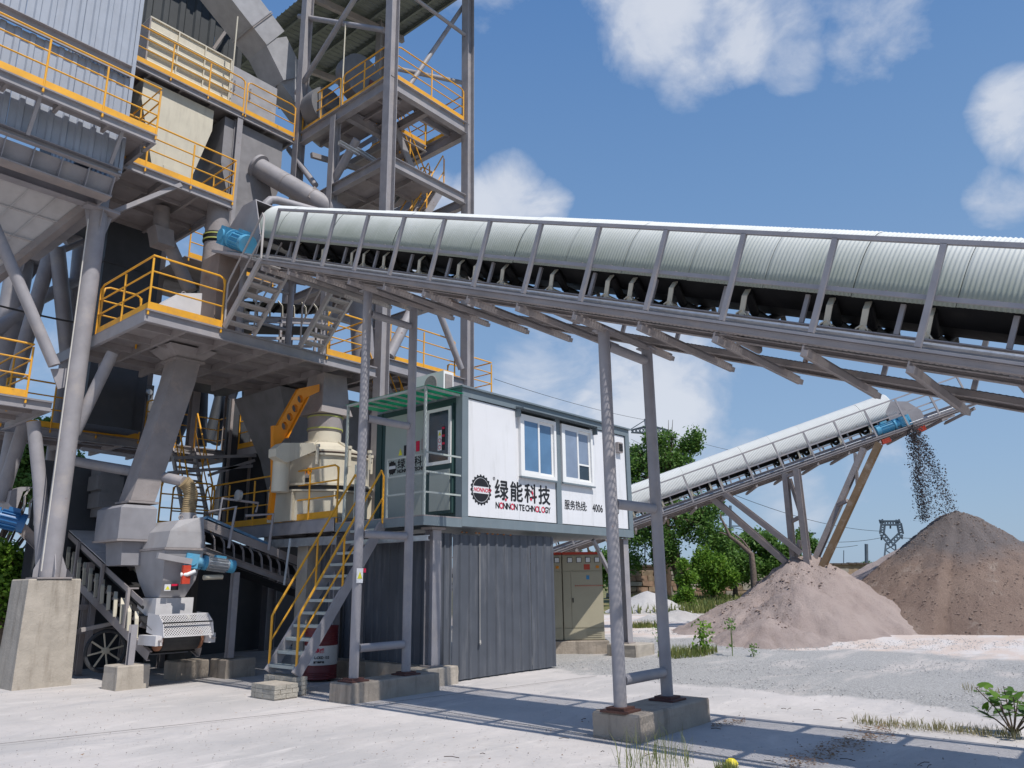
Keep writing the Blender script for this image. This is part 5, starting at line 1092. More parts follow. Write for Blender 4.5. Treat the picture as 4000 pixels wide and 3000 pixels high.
hl_ = thing('dark_fill_wall', 'dark fill wall added behind the crusher to block the sky', 'wall', (11.8, 17.9, 2.9)); MB().box(9.9, 13.2, 17.95, 18.05, 2.9, 6.3).build('wall_panel', DARK, hl_)  # dark fill added so no sky shows behind the crusher
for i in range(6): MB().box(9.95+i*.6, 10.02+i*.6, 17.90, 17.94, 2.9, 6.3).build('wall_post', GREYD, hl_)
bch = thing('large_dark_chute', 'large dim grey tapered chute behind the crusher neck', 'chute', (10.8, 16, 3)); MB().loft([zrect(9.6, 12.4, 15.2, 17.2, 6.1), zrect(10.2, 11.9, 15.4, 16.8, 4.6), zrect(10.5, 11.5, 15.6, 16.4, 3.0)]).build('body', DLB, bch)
rr_ = thing('orange_rail_bay', 'orange railed bay behind the winch frame and the ribbed hose', 'platform', (9.0, 17.2, 2.9)); MB().box(7.7, 9.0, 16.6, 17.9, 2.84, 2.86).build('deck_plate', SOFF, rr_); MB().cbar((7.7, 16.63, 2.74), (9.0, 16.63, 2.74), .07, .2, side=-1).build('edge_beam', GREY, rr_)
railing(rr_, [V3(7.75, 16.62, 2.86), V3(8.35, 16.62, 2.86)]); railing(rr_, [V3(8.42, 16.62, 2.86), V3(8.98, 16.62, 2.86)])
for (p, q) in ((E(1450, 990), E(2180, 930)), (E(1800, 1010), E(2200, 880)), (E(1500, 860), E(2210, 840)), (E(700, 780), E(1180, 850))): MB().bar(pt(p, y=17.0), pt(q, y=17.0), .05, .07).build('tie', GREY, rr_)
# ------------------------------------------------------------------ crusher
cr = thing('cone_crusher', 'large cream crusher drum with clamps and rubber sleeve on the crusher platform', 'crusher', (10.15, 13.95, 2.87))
cc = V3(9.98, 13.9, 0)
def oct_(r, z, n=8, a0=math.pi/8): return [V3(cc.x+r*math.cos(a0+2*math.pi*i/n), cc.y+r*math.sin(a0+2*math.pi*i/n), z) for i in range(n)]
MB().loft([oct_(1.02, 2.88), oct_(1.02, 3.46)]).build('base_frame', CREAM, cr); MB().loft([oct_(1.12, 3.465), oct_(1.12, 3.50)]).build('base_flange', CREAM, cr); MB().loft([oct_(1.02, 3.505, 12), oct_(1.02, 3.58, 12)]).build('gap_ring', DARK, cr)
for i in range(8): a = math.pi/8+2*math.pi*i/8; p = cc+V3(1.03*math.cos(a), 1.03*math.sin(a), 0); MB().bar(p+V3(0, 0, 2.88), p+V3(0, 0, 3.46), .03, .16, up=(math.cos(a), math.sin(a), 0)).build('rib', CREAM, cr)
MB().lathe([(1.10, 3.585), (1.10, 3.63), (1.0, 3.64), (1.0, 4.20), (1.05, 4.21), (1.05, 4.25), (.95, 4.26)], cc, 40).build('drum', CREAM, cr, smooth=True)
MB().lathe([(1.03, 4.262), (1.04, 4.28), (1.03, 4.295)], cc, 40).build('seal_ring', mat('dark_seal', (.08, .05, .04), .7), cr, smooth=True)
MB().lathe([(1.02, 4.297), (1.02, 4.33), (.92, 4.34), (.45, 4.58), (.45, 4.62)], cc, 40).build('lid', CREAM, cr, smooth=True)
for i in range(10): a = 2*math.pi*i/10+.2; p = cc+V3(1.07*math.cos(a), 1.07*math.sin(a), 4.0); MB().bar(p+V3(0, 0, 0), p+V3(0, 0, .36), .06, .05, up=(math.cos(a), math.sin(a), 0)).tube(p+V3(0, 0, .36), p+V3(0, 0, .42), .05, 8).build('clamp', CREAM, cr)
for i in range(6): a = 2*math.pi*i/6+.6; p0_ = cc+V3(.46*math.cos(a), .46*math.sin(a), 4.62); p1_ = cc+V3(.95*math.cos(a), .95*math.sin(a), 4.34); MB().prism([p0_, p1_, cc+V3(.46*math.cos(a), .46*math.sin(a), 4.34)], (-.02*math.sin(a), .02*math.cos(a), 0)).build('lid_rib', CREAM, cr)
MB().lathe([(.36, 4.62), (.36, 4.85)], cc, 28).build('feed_neck', CREAM, cr, smooth=True)
MB().lathe([(.37, 4.86), (.385, 4.95), (.375, 5.05), (.385, 5.15), (.37, 5.22)], cc, 28).build('fabric_sleeve', GREYD, cr, smooth=True)
for z in (4.90, 5.17): MB().lathe([(.392, z), (.392, z+.03)], cc, 28).build('strap', SLY, cr, smooth=True)
MB().loft([zrect(cc.x-.42, cc.x+.42, cc.y-.42, cc.y+.42, 5.23), zrect(cc.x-.36, cc.x+.36, cc.y-.36, cc.y+.36, 5.45), zrect(cc.x-.3, cc.x+.3, cc.y-.3, cc.y+.3, 6.14)]).build('feed_chute', GREYD, cr)
hx = [pt(G(*p), y=13.2) for p in ((370, 780), (430, 735), (690, 735), (716, 765), (716, 800), (470, 905), (440, 895), (368, 850))]
MB().prism([p_+V3(0, -.1, 0) for p_ in hx], (0, .26, 0)).build('belt_guard', CREAM, cr)
q = pt(G(440, 960), y=13.35); MB().tube((q.x, 13.35, 3.40), (q.x, 13.35, 4.08), .17, 20).build('vertical_motor', CREAM, cr, smooth=True); MB().lathe([(.10, 4.08), (.12, 4.12), (.12, 4.16)], (q.x, 13.35, 0), 16).build('motor_cap', GREYD, cr, smooth=True)
for p_, m_ in ((G(555, 935), JIB), (G(580, 925), BLACK), (G(605, 925), JIB), (G(565, 965), GREYD), (G(560, 1010), BLACK)): q = pt(p_, y=12.85); a = math.atan2(q.y-cc.y, q.x-cc.x); q2 = cc+V3(1.006*math.cos(a), 1.006*math.sin(a), q.z); MB().bar(q2+V3(-.045*math.sin(a), .045*math.cos(a), 0), q2-V3(-.045*math.sin(a), .045*math.cos(a), 0), .006, .10, up=(0, 0, 1)).build('sticker', m_, cr)
# jib arm with round holes
from mathutils.geometry import tessellate_polygon
jb_ = thing('lifting_jib', 'yellow cranked jib arm with four round holes over the crusher', 'crane arm', (9.2, 13.5, 2.9))
yj = 13.62
out = [pt(G(*p), y=yj) for p in ((370, 1060), (372, 580), (410, 580), (590, 262), (770, 222), (770, 285), (655, 340), (470, 690), (440, 730), (400, 745), (400, 1060))]
holes = []
for (x, y) in ((605, 350), (560, 430), (515, 505), (470, 583)):
    c = pt(G(x, y), y=yj); holes.append([c+V3(.075*math.cos(2*math.pi*i/14), 0, .085*math.sin(2*math.pi*i/14)) for i in range(14)])
polys = [out]+holes; flat = [p for pl in polys for p in pl]; tri = tessellate_polygon(polys)
mbj = MB(); nfl = len(flat); vs = flat + [p+V3(0, .10, 0) for p in flat]; fs = [tuple(t) for t in tri] + [tuple(i+nfl for i in reversed(t)) for t in tri]; o_ = 0
for pl in polys:
    m_ = len(pl); fs += [(o_+i, o_+(i+1) % m_, nfl+o_+(i+1) % m_, nfl+o_+i) for i in range(m_)]; o_ += m_
mbj.add(vs, fs).build('arm', JIB, jb_)
fl = [pt(G(*p), y=yj) for p in ((665, 335), (480, 690), (450, 735))]
MB().bar(fl[0]+V3(0, .05, 0), fl[1]+V3(0, .05, 0), .24, .02).build('lower_flange', JIB, jb_)
q0, q1 = pt(G(375, 1060), y=yj), pt(G(320, 1300), y=yj); MB().bar(q0+V3(.04, .05, .02), V3(q0.x+.0, yj+.05, 2.88), .09, .10).build('mast', JIB, jb_)
# middle platform stairs, conveyor props and second covered chute
LGS = mat('dusty_light_steel', (.40, .37, .36), .6, dirt=(.3, .25, .22), dirt_amt=.5)
def zdeck(y): return 2.91+.376*y
stair('grey_stairs', 'left grey stairs from the middle platform up to the near conveyor walkway', (6.95, 13.02, 6.37), (6.95, 11.9, 7.42), (1, 0, 0), .62, 7, m=LGS, tm=LGS, rm=LGS, sh=.12, deep=.16)
stair('grey_stairs', 'right grey stairs from the middle platform up to the far conveyor walkway', (8.62, 13.0, 6.37), (8.62, 11.9, 7.42), (1, 0, 0), .5, 7, m=LGS, tm=LGS, rm=LGS, sh=.12, deep=.16)
pr = thing('conveyor_prop', 'H shaped pipe prop between the two grey stairs', 'prop', (7.95, 13.1, 6.36)); MB().tube((8.52, 13.3, 6.38), (8.52, 13.3, 7.85), .065, 14).tube((7.40, 13.3, 6.38), (7.40, 13.3, 7.85), .065, 14).build('leg', GREY, pr, smooth=True)
for z in (6.75, 7.55): MB().tube((7.47, 13.3, z), (8.45, 13.3, z), .035, 10).build('crossbar', GREY, pr, smooth=True)
c5 = thing('transfer_conveyor', 'short conveyor with curved cream idler brackets on the middle platform behind the grey stairs', 'conveyor', (8, 14.6, 6.5))
pA, pB = V3(6.6, 14.2, 6.75), V3(10.2, 14.2, 7.55); d = pB-pA
for yy, s_ in ((14.1, -1), (14.9, 1)): MB().cbar(pA+V3(0, yy-14.2, 0), pB+V3(0, yy-14.2, 0), .06, .14, side=s_).build('frame_channel', GREY, c5); MB().bar(pA+V3(0, yy-14.2, -.42), pB+V3(0, yy-14.2, -.42), .05, .06).build('lower_rail', LGS, c5)
for i in range(12):
    p = pA+d*((i+.5)/12)+V3(0, -.1, .08); MB().bar(p, p+V3(-.02, 0, .24), .014, .05, up=(0, 1, 0)).bar(p+V3(-.02, 0, .24), p+V3(-.08, .08, .36), .014, .05, up=(0, 1, 0)).build('idler_bracket', CREAM, c5)
    MB().tube(p+V3(-.02, .05, .30), p+V3(-.02, .35, .20), .04, 8).build('idler_roller', BELT, c5, smooth=True)
MB().bar(pA+V3(0, .4, .42), pB+V3(0, .4, .42), .8, .014).build('belt', BELT, c5); MB().bar(pA+V3(0, .4, -.12), pB+V3(0, .4, -.12), .75, .014).build('return_belt', BELT, c5)
for i in range(4): p = pA+d*(.12+.25*i)+V3(0, -.1, 0); MB().bar(p, V3(p.x, p.y, 6.37), .05, .05).build('leg', GREY, c5)
gh = thing('grey_hood', 'pale grey sloped hood box behind the yellow corner railing', 'hood', (6.9, 14.2, 6.37))
g = [pt(Cc(*p), y=13.9) for p in ((1350, 1110), (1545, 985), (1800, 985), (1860, 1180))]
MB().prism([V3(g[0].x, 13.9, 6.45), g[0], g[1], g[2], g[3], V3(g[3].x+.05, 13.9, 6.45)], (0, .7, 0)).build('hood', WHD, gh); MB().path([g[1]+V3(.12+.04*math.cos(a), .05, .04+.04*math.sin(a)) for a in [2*math.pi*i/10 for i in range(11)]], .012, 6).build('lifting_eye', GREYD, gh)
sp_ = thing('square_downpipe', 'square grey spout and slanting round pipe under the cream hopper platform', 'pipe', (6.8, 16.6, 7))
q = [pt(Cc(*p), y=16.2) for p in ((1400, 250), (1390, 440), (1350, 570), (1450, 570), (1640, 960))]
MB().tube(q[0], q[1], .17, 18).build('neck', GREYD, sp_, smooth=True); MB().loft([zrect(q[1].x-.22, q[1].x+.2, 16.0, 16.4, q[1].z), zrect(q[2].x-.05, q[3].x+.08, 16.0, 16.4, q[2].z)]).build('spout_box', GREYD, sp_); MB().tube(pt(Cc(1440, 520), y=16.3), q[4], .15, 18).build('slanting_pipe', GREYD, sp_, smooth=True)
ms = thing('motor_support', 'rusty brown support box under the blue conveyor motor', 'support', (7.2, 13.4, 6.4)); MB().box(6.9, 7.5, 13.35, 14.0, 6.38, 8.0).build('box', mat('rusty_brown_plate', (.27, .21, .18), .8, dirt=(.2, .1, .06), dirt_amt=.7), ms)
# ------------------------------------------------------------------ store room and machinery in the shade at ground level
bw = thing('store_back_wall', 'dark wall closing the space under the crusher platform', 'wall', (10, 17.8, 0)); MB().box(8.1, 13.2, 17.8, 18.0, -.05, 2.6).build('wall_panel', DARK, bw)  # dark back wall, put in to block light from behind
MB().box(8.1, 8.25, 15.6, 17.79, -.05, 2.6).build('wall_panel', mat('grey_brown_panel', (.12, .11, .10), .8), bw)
pl = thing('concrete_pillar', 'pale square concrete pillar behind the yellow stair rails', 'pillar', (9.4, 12.6, 0)); MB().box(9.15, 9.5, 13.1, 13.45, -.05, 2.5).build('shaft', CONCW, pl)
pl2 = thing('steel_column', 'grey steel column at the end of the feed conveyor under the crusher platform', 'column', (9.2, 12.2, 0)); MB().ibar((9.28, 12.35, 0), (9.28, 12.35, 2.58), .16, .16, up=(0, 1, 0)).build('shaft', GREY, pl2)
tray = thing('cable_tray', 'perforated cable tray running to the cabin under the crusher platform', 'cable tray', (9, 12, 2.4))
MB().cbar((9.0, 11.95, 2.42), (9.05, 15.0, 2.45), .08, .16, side=-1).build('tray', GALV, tray); MB().cbar((9.1, 9.6, 2.36), (9.1, 11.7, 2.36), .05, .09, side=-1).build('tray', GALV, tray)
for (x0, x1, y0, y1, z, lab) in ((6.2, 9.0, 17.4, 17.9, 1.9, 'dark machine frame low in the shade behind the loading conveyor'),):
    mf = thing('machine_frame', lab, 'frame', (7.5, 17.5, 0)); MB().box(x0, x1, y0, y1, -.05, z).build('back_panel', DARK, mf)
    for xx in (6.4, 7.2, 8.0): MB().ibar((xx, 16.4, 0), (xx, 16.4, 2.1), .12, .12, up=(0, 1, 0)).build('leg', GREYD, mf)
    for zz in (.8, 1.25): MB().bar((5.9, 16.3, zz), (8.0, 16.3, zz), .08, .1).build('rail', GREYD, mf)
wh = thing('spoked_wheel', 'old spoked flywheel standing in the shade behind the pedestal', 'wheel', (6.55, 15.7, .1))
q = V3(6.58, 15.7, .46); MB().path([q+V3(.36*math.cos(a), 0, .36*math.sin(a)) for a in [2*math.pi*i/32 for i in range(33)]], .035, 8).build('rim', DARK, wh, smooth=True); MB().tube(q-V3(0, .05, 0), q+V3(0, .05, 0), .06, 12).build('hub', CREAM, wh, smooth=True)
for i in range(8): a = 2*math.pi*i/8+.2; MB().bar(q, q+V3(.34*math.cos(a), 0, .34*math.sin(a)), .02, .03).build('spoke', CREAM, wh)
MB().bar((6.05, 15.6, .86), (7.0, 15.6, 1.02), .08, .07).build('loose_beam', LGS, None, 'pale loose beam lying over the spoked wheel', 'beam')
gc = thing('grey_panel_box', 'pale grey electrical box low behind the tail drum', 'cabinet', (7.6, 15.2, .3)); MB().box(7.3, 8.0, 15.3, 15.6, .35, 1.25).build('case', LGS, gc); MB().box(7.33, 7.97, 15.28, 15.298, .38, 1.22).build('door', LGS, gc)
bc = thing('back_conveyor', 'shaded conveyor head with blue motor at the far lower left', 'conveyor', (4.6, 17, 2))
q = pt(E(140, 1230), y=17.2); MB().prism([pt(E(*p), y=17.2) for p in ((75, 1250), (100, 1140), (180, 1110), (300, 1110), (200, 1150), (140, 1320))], (0, .7, 0)).build('head_hood', GREY, bc)
for i in range(6): p = pt(E(205+i*45, 1320+i*62), y=17.0); MB().bar(p, p+V3(-.02, 0, .30), .014, .08, up=(0, 1, 0)).bar(p+V3(-.02, 0, .30), p+V3(.06, .1, .42), .014, .08, up=(0, 1, 0)).build('idler_bracket', LGS, bc)
MB().cbar(pt(E(100, 1380), y=17.1), pt(E(420, 1700), y=16.8), .06, .2, side=-1).build('frame_channel', GREYD, bc)
motor(bc, pt(E(90, 1400), y=16.6), (1, -.3, -.25), r=.17, ln=.5, m=mat('deep_blue_motor', (.03, .14, .33), .4))
pf = stair('orange_railed_stairs', 'steep stairs with orange rails between the crusher and the lower platform', pt(E(1600, 1420), y=16.6), pt(E(1480, 760), y=18.4), (1, .2, 0), .65, 12, m=LGS, tm=LGS, rm=YEL, sh=.14)
lr = platform('low orange railed landing behind the grey winch frame', 8.6, 9.0, 17.6, 18.1, 2.9, edges='S', rails=[[(8.5, 17.62), (9.02, 17.62)]]) 
lr2 = thing('standing_pipes', 'dark tubular columns crossing behind the orange railed stairs', 'frame', (9.5, 21, 0))
for (p, q_) in ((E(1760, 80), E(1740, 760)), (E(1940, 160), E(1800, 720)), (E(2060, 160), E(1860, 740)), (E(1850, 150), E(2010, 780)), (E(1700, 300), E(1500, 740)), (E(2130, 150), E(2140, 760))): MB().tube(pt(p, y=21.5), pt(q_, y=21.5), .2 if p[0] < 700 and False else .15, 14).build('tube', DARK, lr2, smooth=True)
for (p, q_) in ((E(1950, 960), E(1860, 1350)), (E(2010, 960), E(2060, 1300))): MB().tube(pt(p, y=20), pt(q_, y=20), .14, 12).build('tube', DARK, lr2, smooth=True)
# elevator foot seen behind the chute
ef = thing('stacked_casing', 'dark stepped casing behind the slanting chute', 'casing', (6.6, 17, 2)); 
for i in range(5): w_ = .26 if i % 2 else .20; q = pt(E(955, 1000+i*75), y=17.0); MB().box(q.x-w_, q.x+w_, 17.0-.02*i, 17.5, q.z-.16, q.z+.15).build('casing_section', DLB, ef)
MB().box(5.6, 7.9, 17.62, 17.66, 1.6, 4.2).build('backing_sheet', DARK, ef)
# signs on the left trestle leg
sg = MB().box(7.38, 7.50, 9.318, 9.322, 1.63, 1.84).build('warning_sign', WHITE, tr1); MB().add([(7.395, 9.315, 1.69), (7.485, 9.315, 1.69), (7.44, 9.315, 1.80)], [(0, 1, 2)]).build('warning_triangle', YELP, sg)
MB().box(7.503, 7.55, 9.318, 9.322, 1.64, 1.84).build('danger_sign', BLACK, tr1); MB().box(7.503, 7.55, 9.314, 9.317, 1.78, 1.84).build('red_band', REDP, tr1)
# ------------------------------------------------------------------ far conveyor over the stockpiles
ea = pt((2671, 1979), d=25.0); eb_ = pt((3461, 1698), d=26.2)
dirh = Vector((eb_.x-ea.x, eb_.y-ea.y, 0)); T2 = math.atan((eb_.z-ea.z)/dirh.length); dirh.normalize()
th = math.atan2(-dirh.x, dirh.y)
latx = Vector((math.cos(th), math.sin(th), 0))               # local +x, points to the camera side or away
sgn = -1 if latx.dot(ea) > 0 else 1                          # near side of the conveyor
org = ea - latx*(sgn*1.15)
sA = -((eb_-ea).length)*.36; 
Lr = (eb_-ea).length
conv2, ks2 = conveyor('stockpile_conveyor', 'far covered belt conveyor with white corrugated roof rising right above the sand heaps', org, (T2, 0, th), -8.0, Lr+2.9, 1.005, .3, sgn, -7.6, Lr+.55, hw=1.15, cm=COVER)
R2 = Matrix.Rotation(th, 3, 'Z') @ Matrix.Rotation(T2, 3, 'X')
def c2p(x, s, n): return org + R2 @ Vector((x, s, n))
hs2 = Lr+.9
MB().prism([(-.6, hs2-.4, -.05), (-.6, hs2+.62, -.05), (-.6, hs2+.62, .40), (-.6, hs2+.35, .80), (-.6, hs2-.1, .98), (-.6, hs2-.4, .7)], (.02, 0, 0)).build('head_side_plate', GREY, conv2)
MB().prism([(.6, hs2-.4, -.05), (.6, hs2+.62, -.05), (.6, hs2+.62, .40), (.6, hs2+.35, .80), (.6, hs2-.1, .98), (.6, hs2-.4, .7)], (-.02, 0, 0)).build('head_side_plate', GREY, conv2)
MB().tube((-.55, hs2+.2, .35), (.55, hs2+.2, .35), .24, 22).build('head_drum', BELT, conv2, smooth=True)
motor(conv2, (sgn*.95, hs2-.75, .22), (0, -1, 0), r=.15, ln=.62)
for x_, s_ in ((sgn*.6, hs2+.35), (sgn*.9, hs2-.9)): MB().box(x_-.08, x_+.08, s_-.13, s_+.13, -.24, -.09).build('belt_scraper', RED, conv2)
# splayed legs
leg2 = thing('splayed_supports', 'splayed dusty steel legs of the far conveyor, buried in the small sand heap', 'support', pt((3140, 2230), d=25.6))
def c2at(px, d=25.6, s=0): return pt(px, d=d)
for (a, b_, w) in (((2775, 1938), (3070, 2195), .22), ((2830, 1928), (3130, 2160), .2), ((3068, 1850), (3105, 2240), .2), ((3085, 1870), (3125, 2000), .12), ((3112, 1832), (3160, 2230), .22), ((3125, 2110), (3100, 2240), .14),
                   ((3375, 1752), (3150, 2265), .2), ((3350, 1900), (3340, 1770), .1), ((3435, 1732), (3185, 2275), .22)):
    dd = .35 if a[0] in (2830, 3112, 3435) else 0
    MB().ibar(pt(a, d=25.4-dd), pt(b_, d=25.5-dd), w*.8, w, up=(1, 0, 0), t=.02).build('leg', mat('rusty_yellow_leg', (.20, .135, .08), .8, dirt=DUST, dirt_amt=.7) if a[0] == 3435 else GREYD, leg2)
for (a, b_) in (((3095, 2035), (3125, 2020)), ((3270, 1975), (3310, 1955)), ((3066, 1862), (3108, 1850))): MB().bar(pt(a, d=25.4), pt(b_, d=25.1), .1, .1).build('cross_tie', GREYD, leg2)
# ------------------------------------------------------------------ heaps of sand and gravel
def hash2(i, j, s=0): return math.sin(i*12.9898+j*78.233+s*37.7)*43758.5453 % 1
def vnoise(x, y, s=0):
    i, j = math.floor(x), math.floor(y); fx, fy = x-i, y-j; fx = fx*fx*(3-2*fx); fy = fy*fy*(3-2*fy)
    return (hash2(i, j, s)*(1-fx)+hash2(i+1, j, s)*fx)*(1-fy)+(hash2(i, j+1, s)*(1-fx)+hash2(i+1, j+1, s)*fx)*fy
def fbm(x, y, o=4, s=0): 
    a, t = .5, 0
    for k in range(o): t += a*vnoise(x, y, s+k); x *= 2.03; y *= 2.03; a *= .5
    return t
def heap_mat(name, cols, scale=1.0):
    m = bpy.data.materials.new(name); m.use_nodes = True; nt = m.node_tree; b = nt.nodes['Principled BSDF']; g = nt.nodes.new('ShaderNodeNewGeometry')
    def nz(sc, det, scl=(1, 1, 1), r=.6):
        mp = nt.nodes.new('ShaderNodeMapping'); mp.inputs['Scale'].default_value = scl; nt.links.new(g.outputs['Position'], mp.inputs[0])
        n = nt.nodes.new('ShaderNodeTexNoise'); n.inputs['Scale'].default_value = sc; n.inputs['Detail'].default_value = det; n.inputs['Roughness'].default_value = r; nt.links.new(mp.outputs[0], n.inputs['Vector']); return n.outputs['Fac']
    def mx(f, a, bb):
        n = nt.nodes.new('ShaderNodeMix'); n.data_type = 'RGBA'
        for v, k in ((f, 'Factor'), (a, 'A'), (bb, 'B')):
            if hasattr(v, 'is_linked'): nt.links.new(v, n.inputs[k])
            else: n.inputs[k].default_value = v
        return n.outputs['Result']
    def mr(s, lo, hi, c=0, d=1):
        n = nt.nodes.new('ShaderNodeMapRange'); 
        for i, v in enumerate((s, lo, hi, c, d)):
            if hasattr(v, 'is_linked'): nt.links.new(v, n.inputs[i])
            else: n.inputs[i].default_value = v
        return n.outputs[0]
    c = mx(mr(nz(.9*scale, 6), .35, .65), cols[0]+(1,), cols[1]+(1,))
    if len(cols) > 2:                                        # damp dark fresh material lying on the upper part
        sp = nt.nodes.new('ShaderNodeSeparateXYZ'); nt.links.new(g.outputs['Position'], sp.inputs[0])
        ad = nt.nodes.new('ShaderNodeMath'); ad.operation = 'MULTIPLY_ADD'; nt.links.new(nz(.7, 6, (1, 1, .6)), ad.inputs[0]); ad.inputs[1].default_value = 1.6; nt.links.new(sp.outputs[2], ad.inputs[2])
        c = mx(mr(nz(.8, 7, (1.2, 1.2, .5), .7), .56, .64), c, cols[3]+(1,))
        c = mx(mr(ad.outputs[0], 2.75, 3.25), c, cols[2]+(1,))
    c = mx(mr(nz(22, 5, r=.8), .55, .8, 0, .5), c, tuple(v*.55 for v in cols[0])+(1,))
    nt.links.new(c, b.inputs['Base Color']); b.inputs['Roughness'].default_value = .95; b.inputs['Specular IOR Level'].default_value = .15
    bp = nt.nodes.new('ShaderNodeBump'); bp.inputs['Strength'].default_value = .9; bp.inputs['Distance'].default_value = .12; nt.links.new(nz(7, 12, r=.85), bp.inputs['Height']); nt.links.new(bp.outputs[0], b.inputs['Normal']); return m
HG = {}
def heap(label, cones, m, res=.13, seed=1, rough=.10, ridge=.12, name='sand_heap', cat='heap'):
    xs0 = min(c[0]-c[3] for c in cones)-.5; xs1 = max(c[0]+c[3] for c in cones)+.5; ys0 = min(c[1]-c[3] for c in cones)-.5; ys1 = max(c[1]+c[3] for c in cones)+.5
    nx, ny = int((xs1-xs0)/res), int((ys1-ys0)/res); vs = []
    def hgt(x, y):
        h = -.5
        for (cx, cy, z, r) in cones:
            d = math.hypot(x-cx, y-cy); a = math.atan2(y-cy, x-cx)
            rr = r*(1+.10*(fbm(a*1.6+9, 3, 3, seed)-.5)*2)
            k = z*(1-d/rr) ; k = k if d > .25*r*.3 else k - z*.0
            k -= .06*z*math.exp(-(d/(.08*r))**2)
            k += ridge*(fbm(a*7, d*.35, 3, seed+5)-.45)*min(1, d)*1.0
            h = max(h, k)
        return h
    for j in range(ny+1):
        for i in range(nx+1):
            x = xs0+i*res; y = ys0+j*res; h = hgt(x, y)+rough*(fbm(x*2.2, y*2.2, 4, seed)-.45)+.05*(hash2(i, j, seed)-.5)*min(1, rough*8)
            vs.append((x, y, gz(x, y)+max(-.12, h)))
    fs = []
    for j in range(ny):
        for i in range(nx):
            a = j*(nx+1)+i; q = (a, a+1, a+nx+2, a+nx+1)
            if any(vs[t][2] > gz(vs[t][0], vs[t][1])-.1 for t in q): fs.append(q)
    o = MB().add(vs, fs).build(name, m, None, label, cat); o.data.polygons.foreach_set('use_smooth', [True]*len(o.data.polygons)); HG[label] = lambda x, y: hgt(x, y)+rough*(fbm(x*2.2, y*2.2, 4, seed)-.45); return o
SAND = heap_mat('pink_grey_sand', ((.43, .345, .315), (.51, .42, .385)))
SAND2 = heap_mat('brown_sand_heap', ((.27, .195, .16), (.33, .245, .20), (.20, .175, .17), (.40, .32, .27)))
SANDW = heap_mat('pale_crushed_rock', ((.55, .52, .50), (.66, .63, .60)))
ap = pt((3735, 2008), d=28.6); hb_ = ap.z-gz(ap.x, ap.y)
heap('big brown conical sand heap with dark damp top under the falling gravel', [(ap.x, ap.y, hb_+.35, hb_*1.42)], SAND2, seed=3, rough=.16, ridge=.2, res=.11)
b1 = pt((3640, 2050), d=31.5); heap('pink sand heap peeping out behind the big brown heap', [(b1.x, b1.y, b1.z-.3, 5.6)], SAND, seed=9, res=.2)
s1 = pt((3140, 2180), d=25.6); s2 = pt((3120, 2290), d=23.2); s3 = pt((2990, 2440), d=21.2); s4 = pt((2960, 2330), d=24.6)
hl = heap('small pink sand heap burying the feet of the far conveyor', [(s1.x, s1.y, s1.z-gz(s1.x, s1.y)+.30, 3.3), (s2.x, s2.y, s2.z-gz(s2.x, s2.y)+.15, 2.15), (s4.x, s4.y, s4.z-gz(s4.x, s4.y)+.15, 2.6), (s3.x, s3.y, .55, 1.5)], SAND, seed=5, rough=.32, res=.10, ridge=.3)
w1_ = pt((2640, 2400), d=31); heap('low pale crushed rock heap behind the right trestle', [(w1_.x, w1_.y, .38, 1.5), (w1_.x+1.2, w1_.y-1.6, .40, 1.4)], SANDW, seed=8, res=.15, rough=.3)
w2_ = pt((2530, 2330), d=38); heap('grey gravel mound in the weeds by the stone wall', [(w2_.x, w2_.y, 1.0, 2.0)], SANDW, seed=12, res=.25)
# lumps lying at the foot of the heaps, and loose stones: real geometry, nobody could count it
def stones(n, fpos, smin, smax, m, label, name='loose_stones', cat='stones', seed=3, squash=.7):
    r = np.random.RandomState(seed); base = np.array([(1,0,0),(-1,0,0),(0,1,0),(0,-1,0),(0,0,1),(0,0,-1)], float); tf = [(0,2,4),(2,1,4),(1,3,4),(3,0,4),(2,0,5),(1,2,5),(3,1,5),(0,3,5)]
    V_ = []; F_ = []
    for i in range(n):
        x, y, z = fpos(r); s = smin+(smax-smin)*r.rand()**3; q = base*s*(.7+.6*r.rand(6, 1))*np.array([1, 1, squash]); a = r.rand()*6.28; c, s_ = math.cos(a), math.sin(a)
        q = np.stack([q[:, 0]*c-q[:, 1]*s_, q[:, 0]*s_+q[:, 1]*c, q[:, 2]], 1)+np.array([x, y, z+s*.15]); o = len(V_); V_ += q.tolist(); F_ += [(a_+o, b_+o, c_+o) for a_, b_, c_ in tf]
    me = bpy.data.meshes.new(name); me.from_pydata(V_, [], F_); me.materials.append(m); return put(name, me, None, label, cat, kind='stuff')
STN = mat('grey_stones', (.42, .41, .41), .95, var=.35, vscale=30)
def gpos(r):
    while True:
        x = 11.6+r.rand()*11; y = -3+r.rand()*16
        e = (x-12.2)+.12*(8.5-y)+(vnoise(x*.9, y*.9)-.5)*1.6
        if e > 0 and (r.rand() < .9 if e > .5 else r.rand() < e*2): return x, y, gz(x, y)-.0
stones(24000, gpos, .005, .020, STN, 'loose grey gravel spread over the yard right of the cabin')
LMP = mat('sand_lumps', (.30, .235, .205), .95, var=.3, vscale=8)
def lpos(r):
    a = -math.pi*.5+ (r.rand()-.5)*3.6 + math.pi; rad = 1.4+2.6*r.rand(); k = r.rand()
    cx, cy, R_, zz = (s2.x, s2.y, 2.35, s2.z-gz(s2.x, s2.y)) if k < .55 else (s1.x, s1.y, 3.3, s1.z-gz(s1.x, s1.y))
    rad = R_*(.35+.72*r.rand()); x = cx+rad*math.cos(a); y = cy+rad*math.sin(a); return x, y, gz(x, y)+max(0, HG['small pink sand heap burying the feet of the far conveyor'](x, y))+.01
stones(800, lpos, .012, .055, LMP, 'lumps of sand and stone lying on the small pink heap', name='sand_lumps', seed=8)
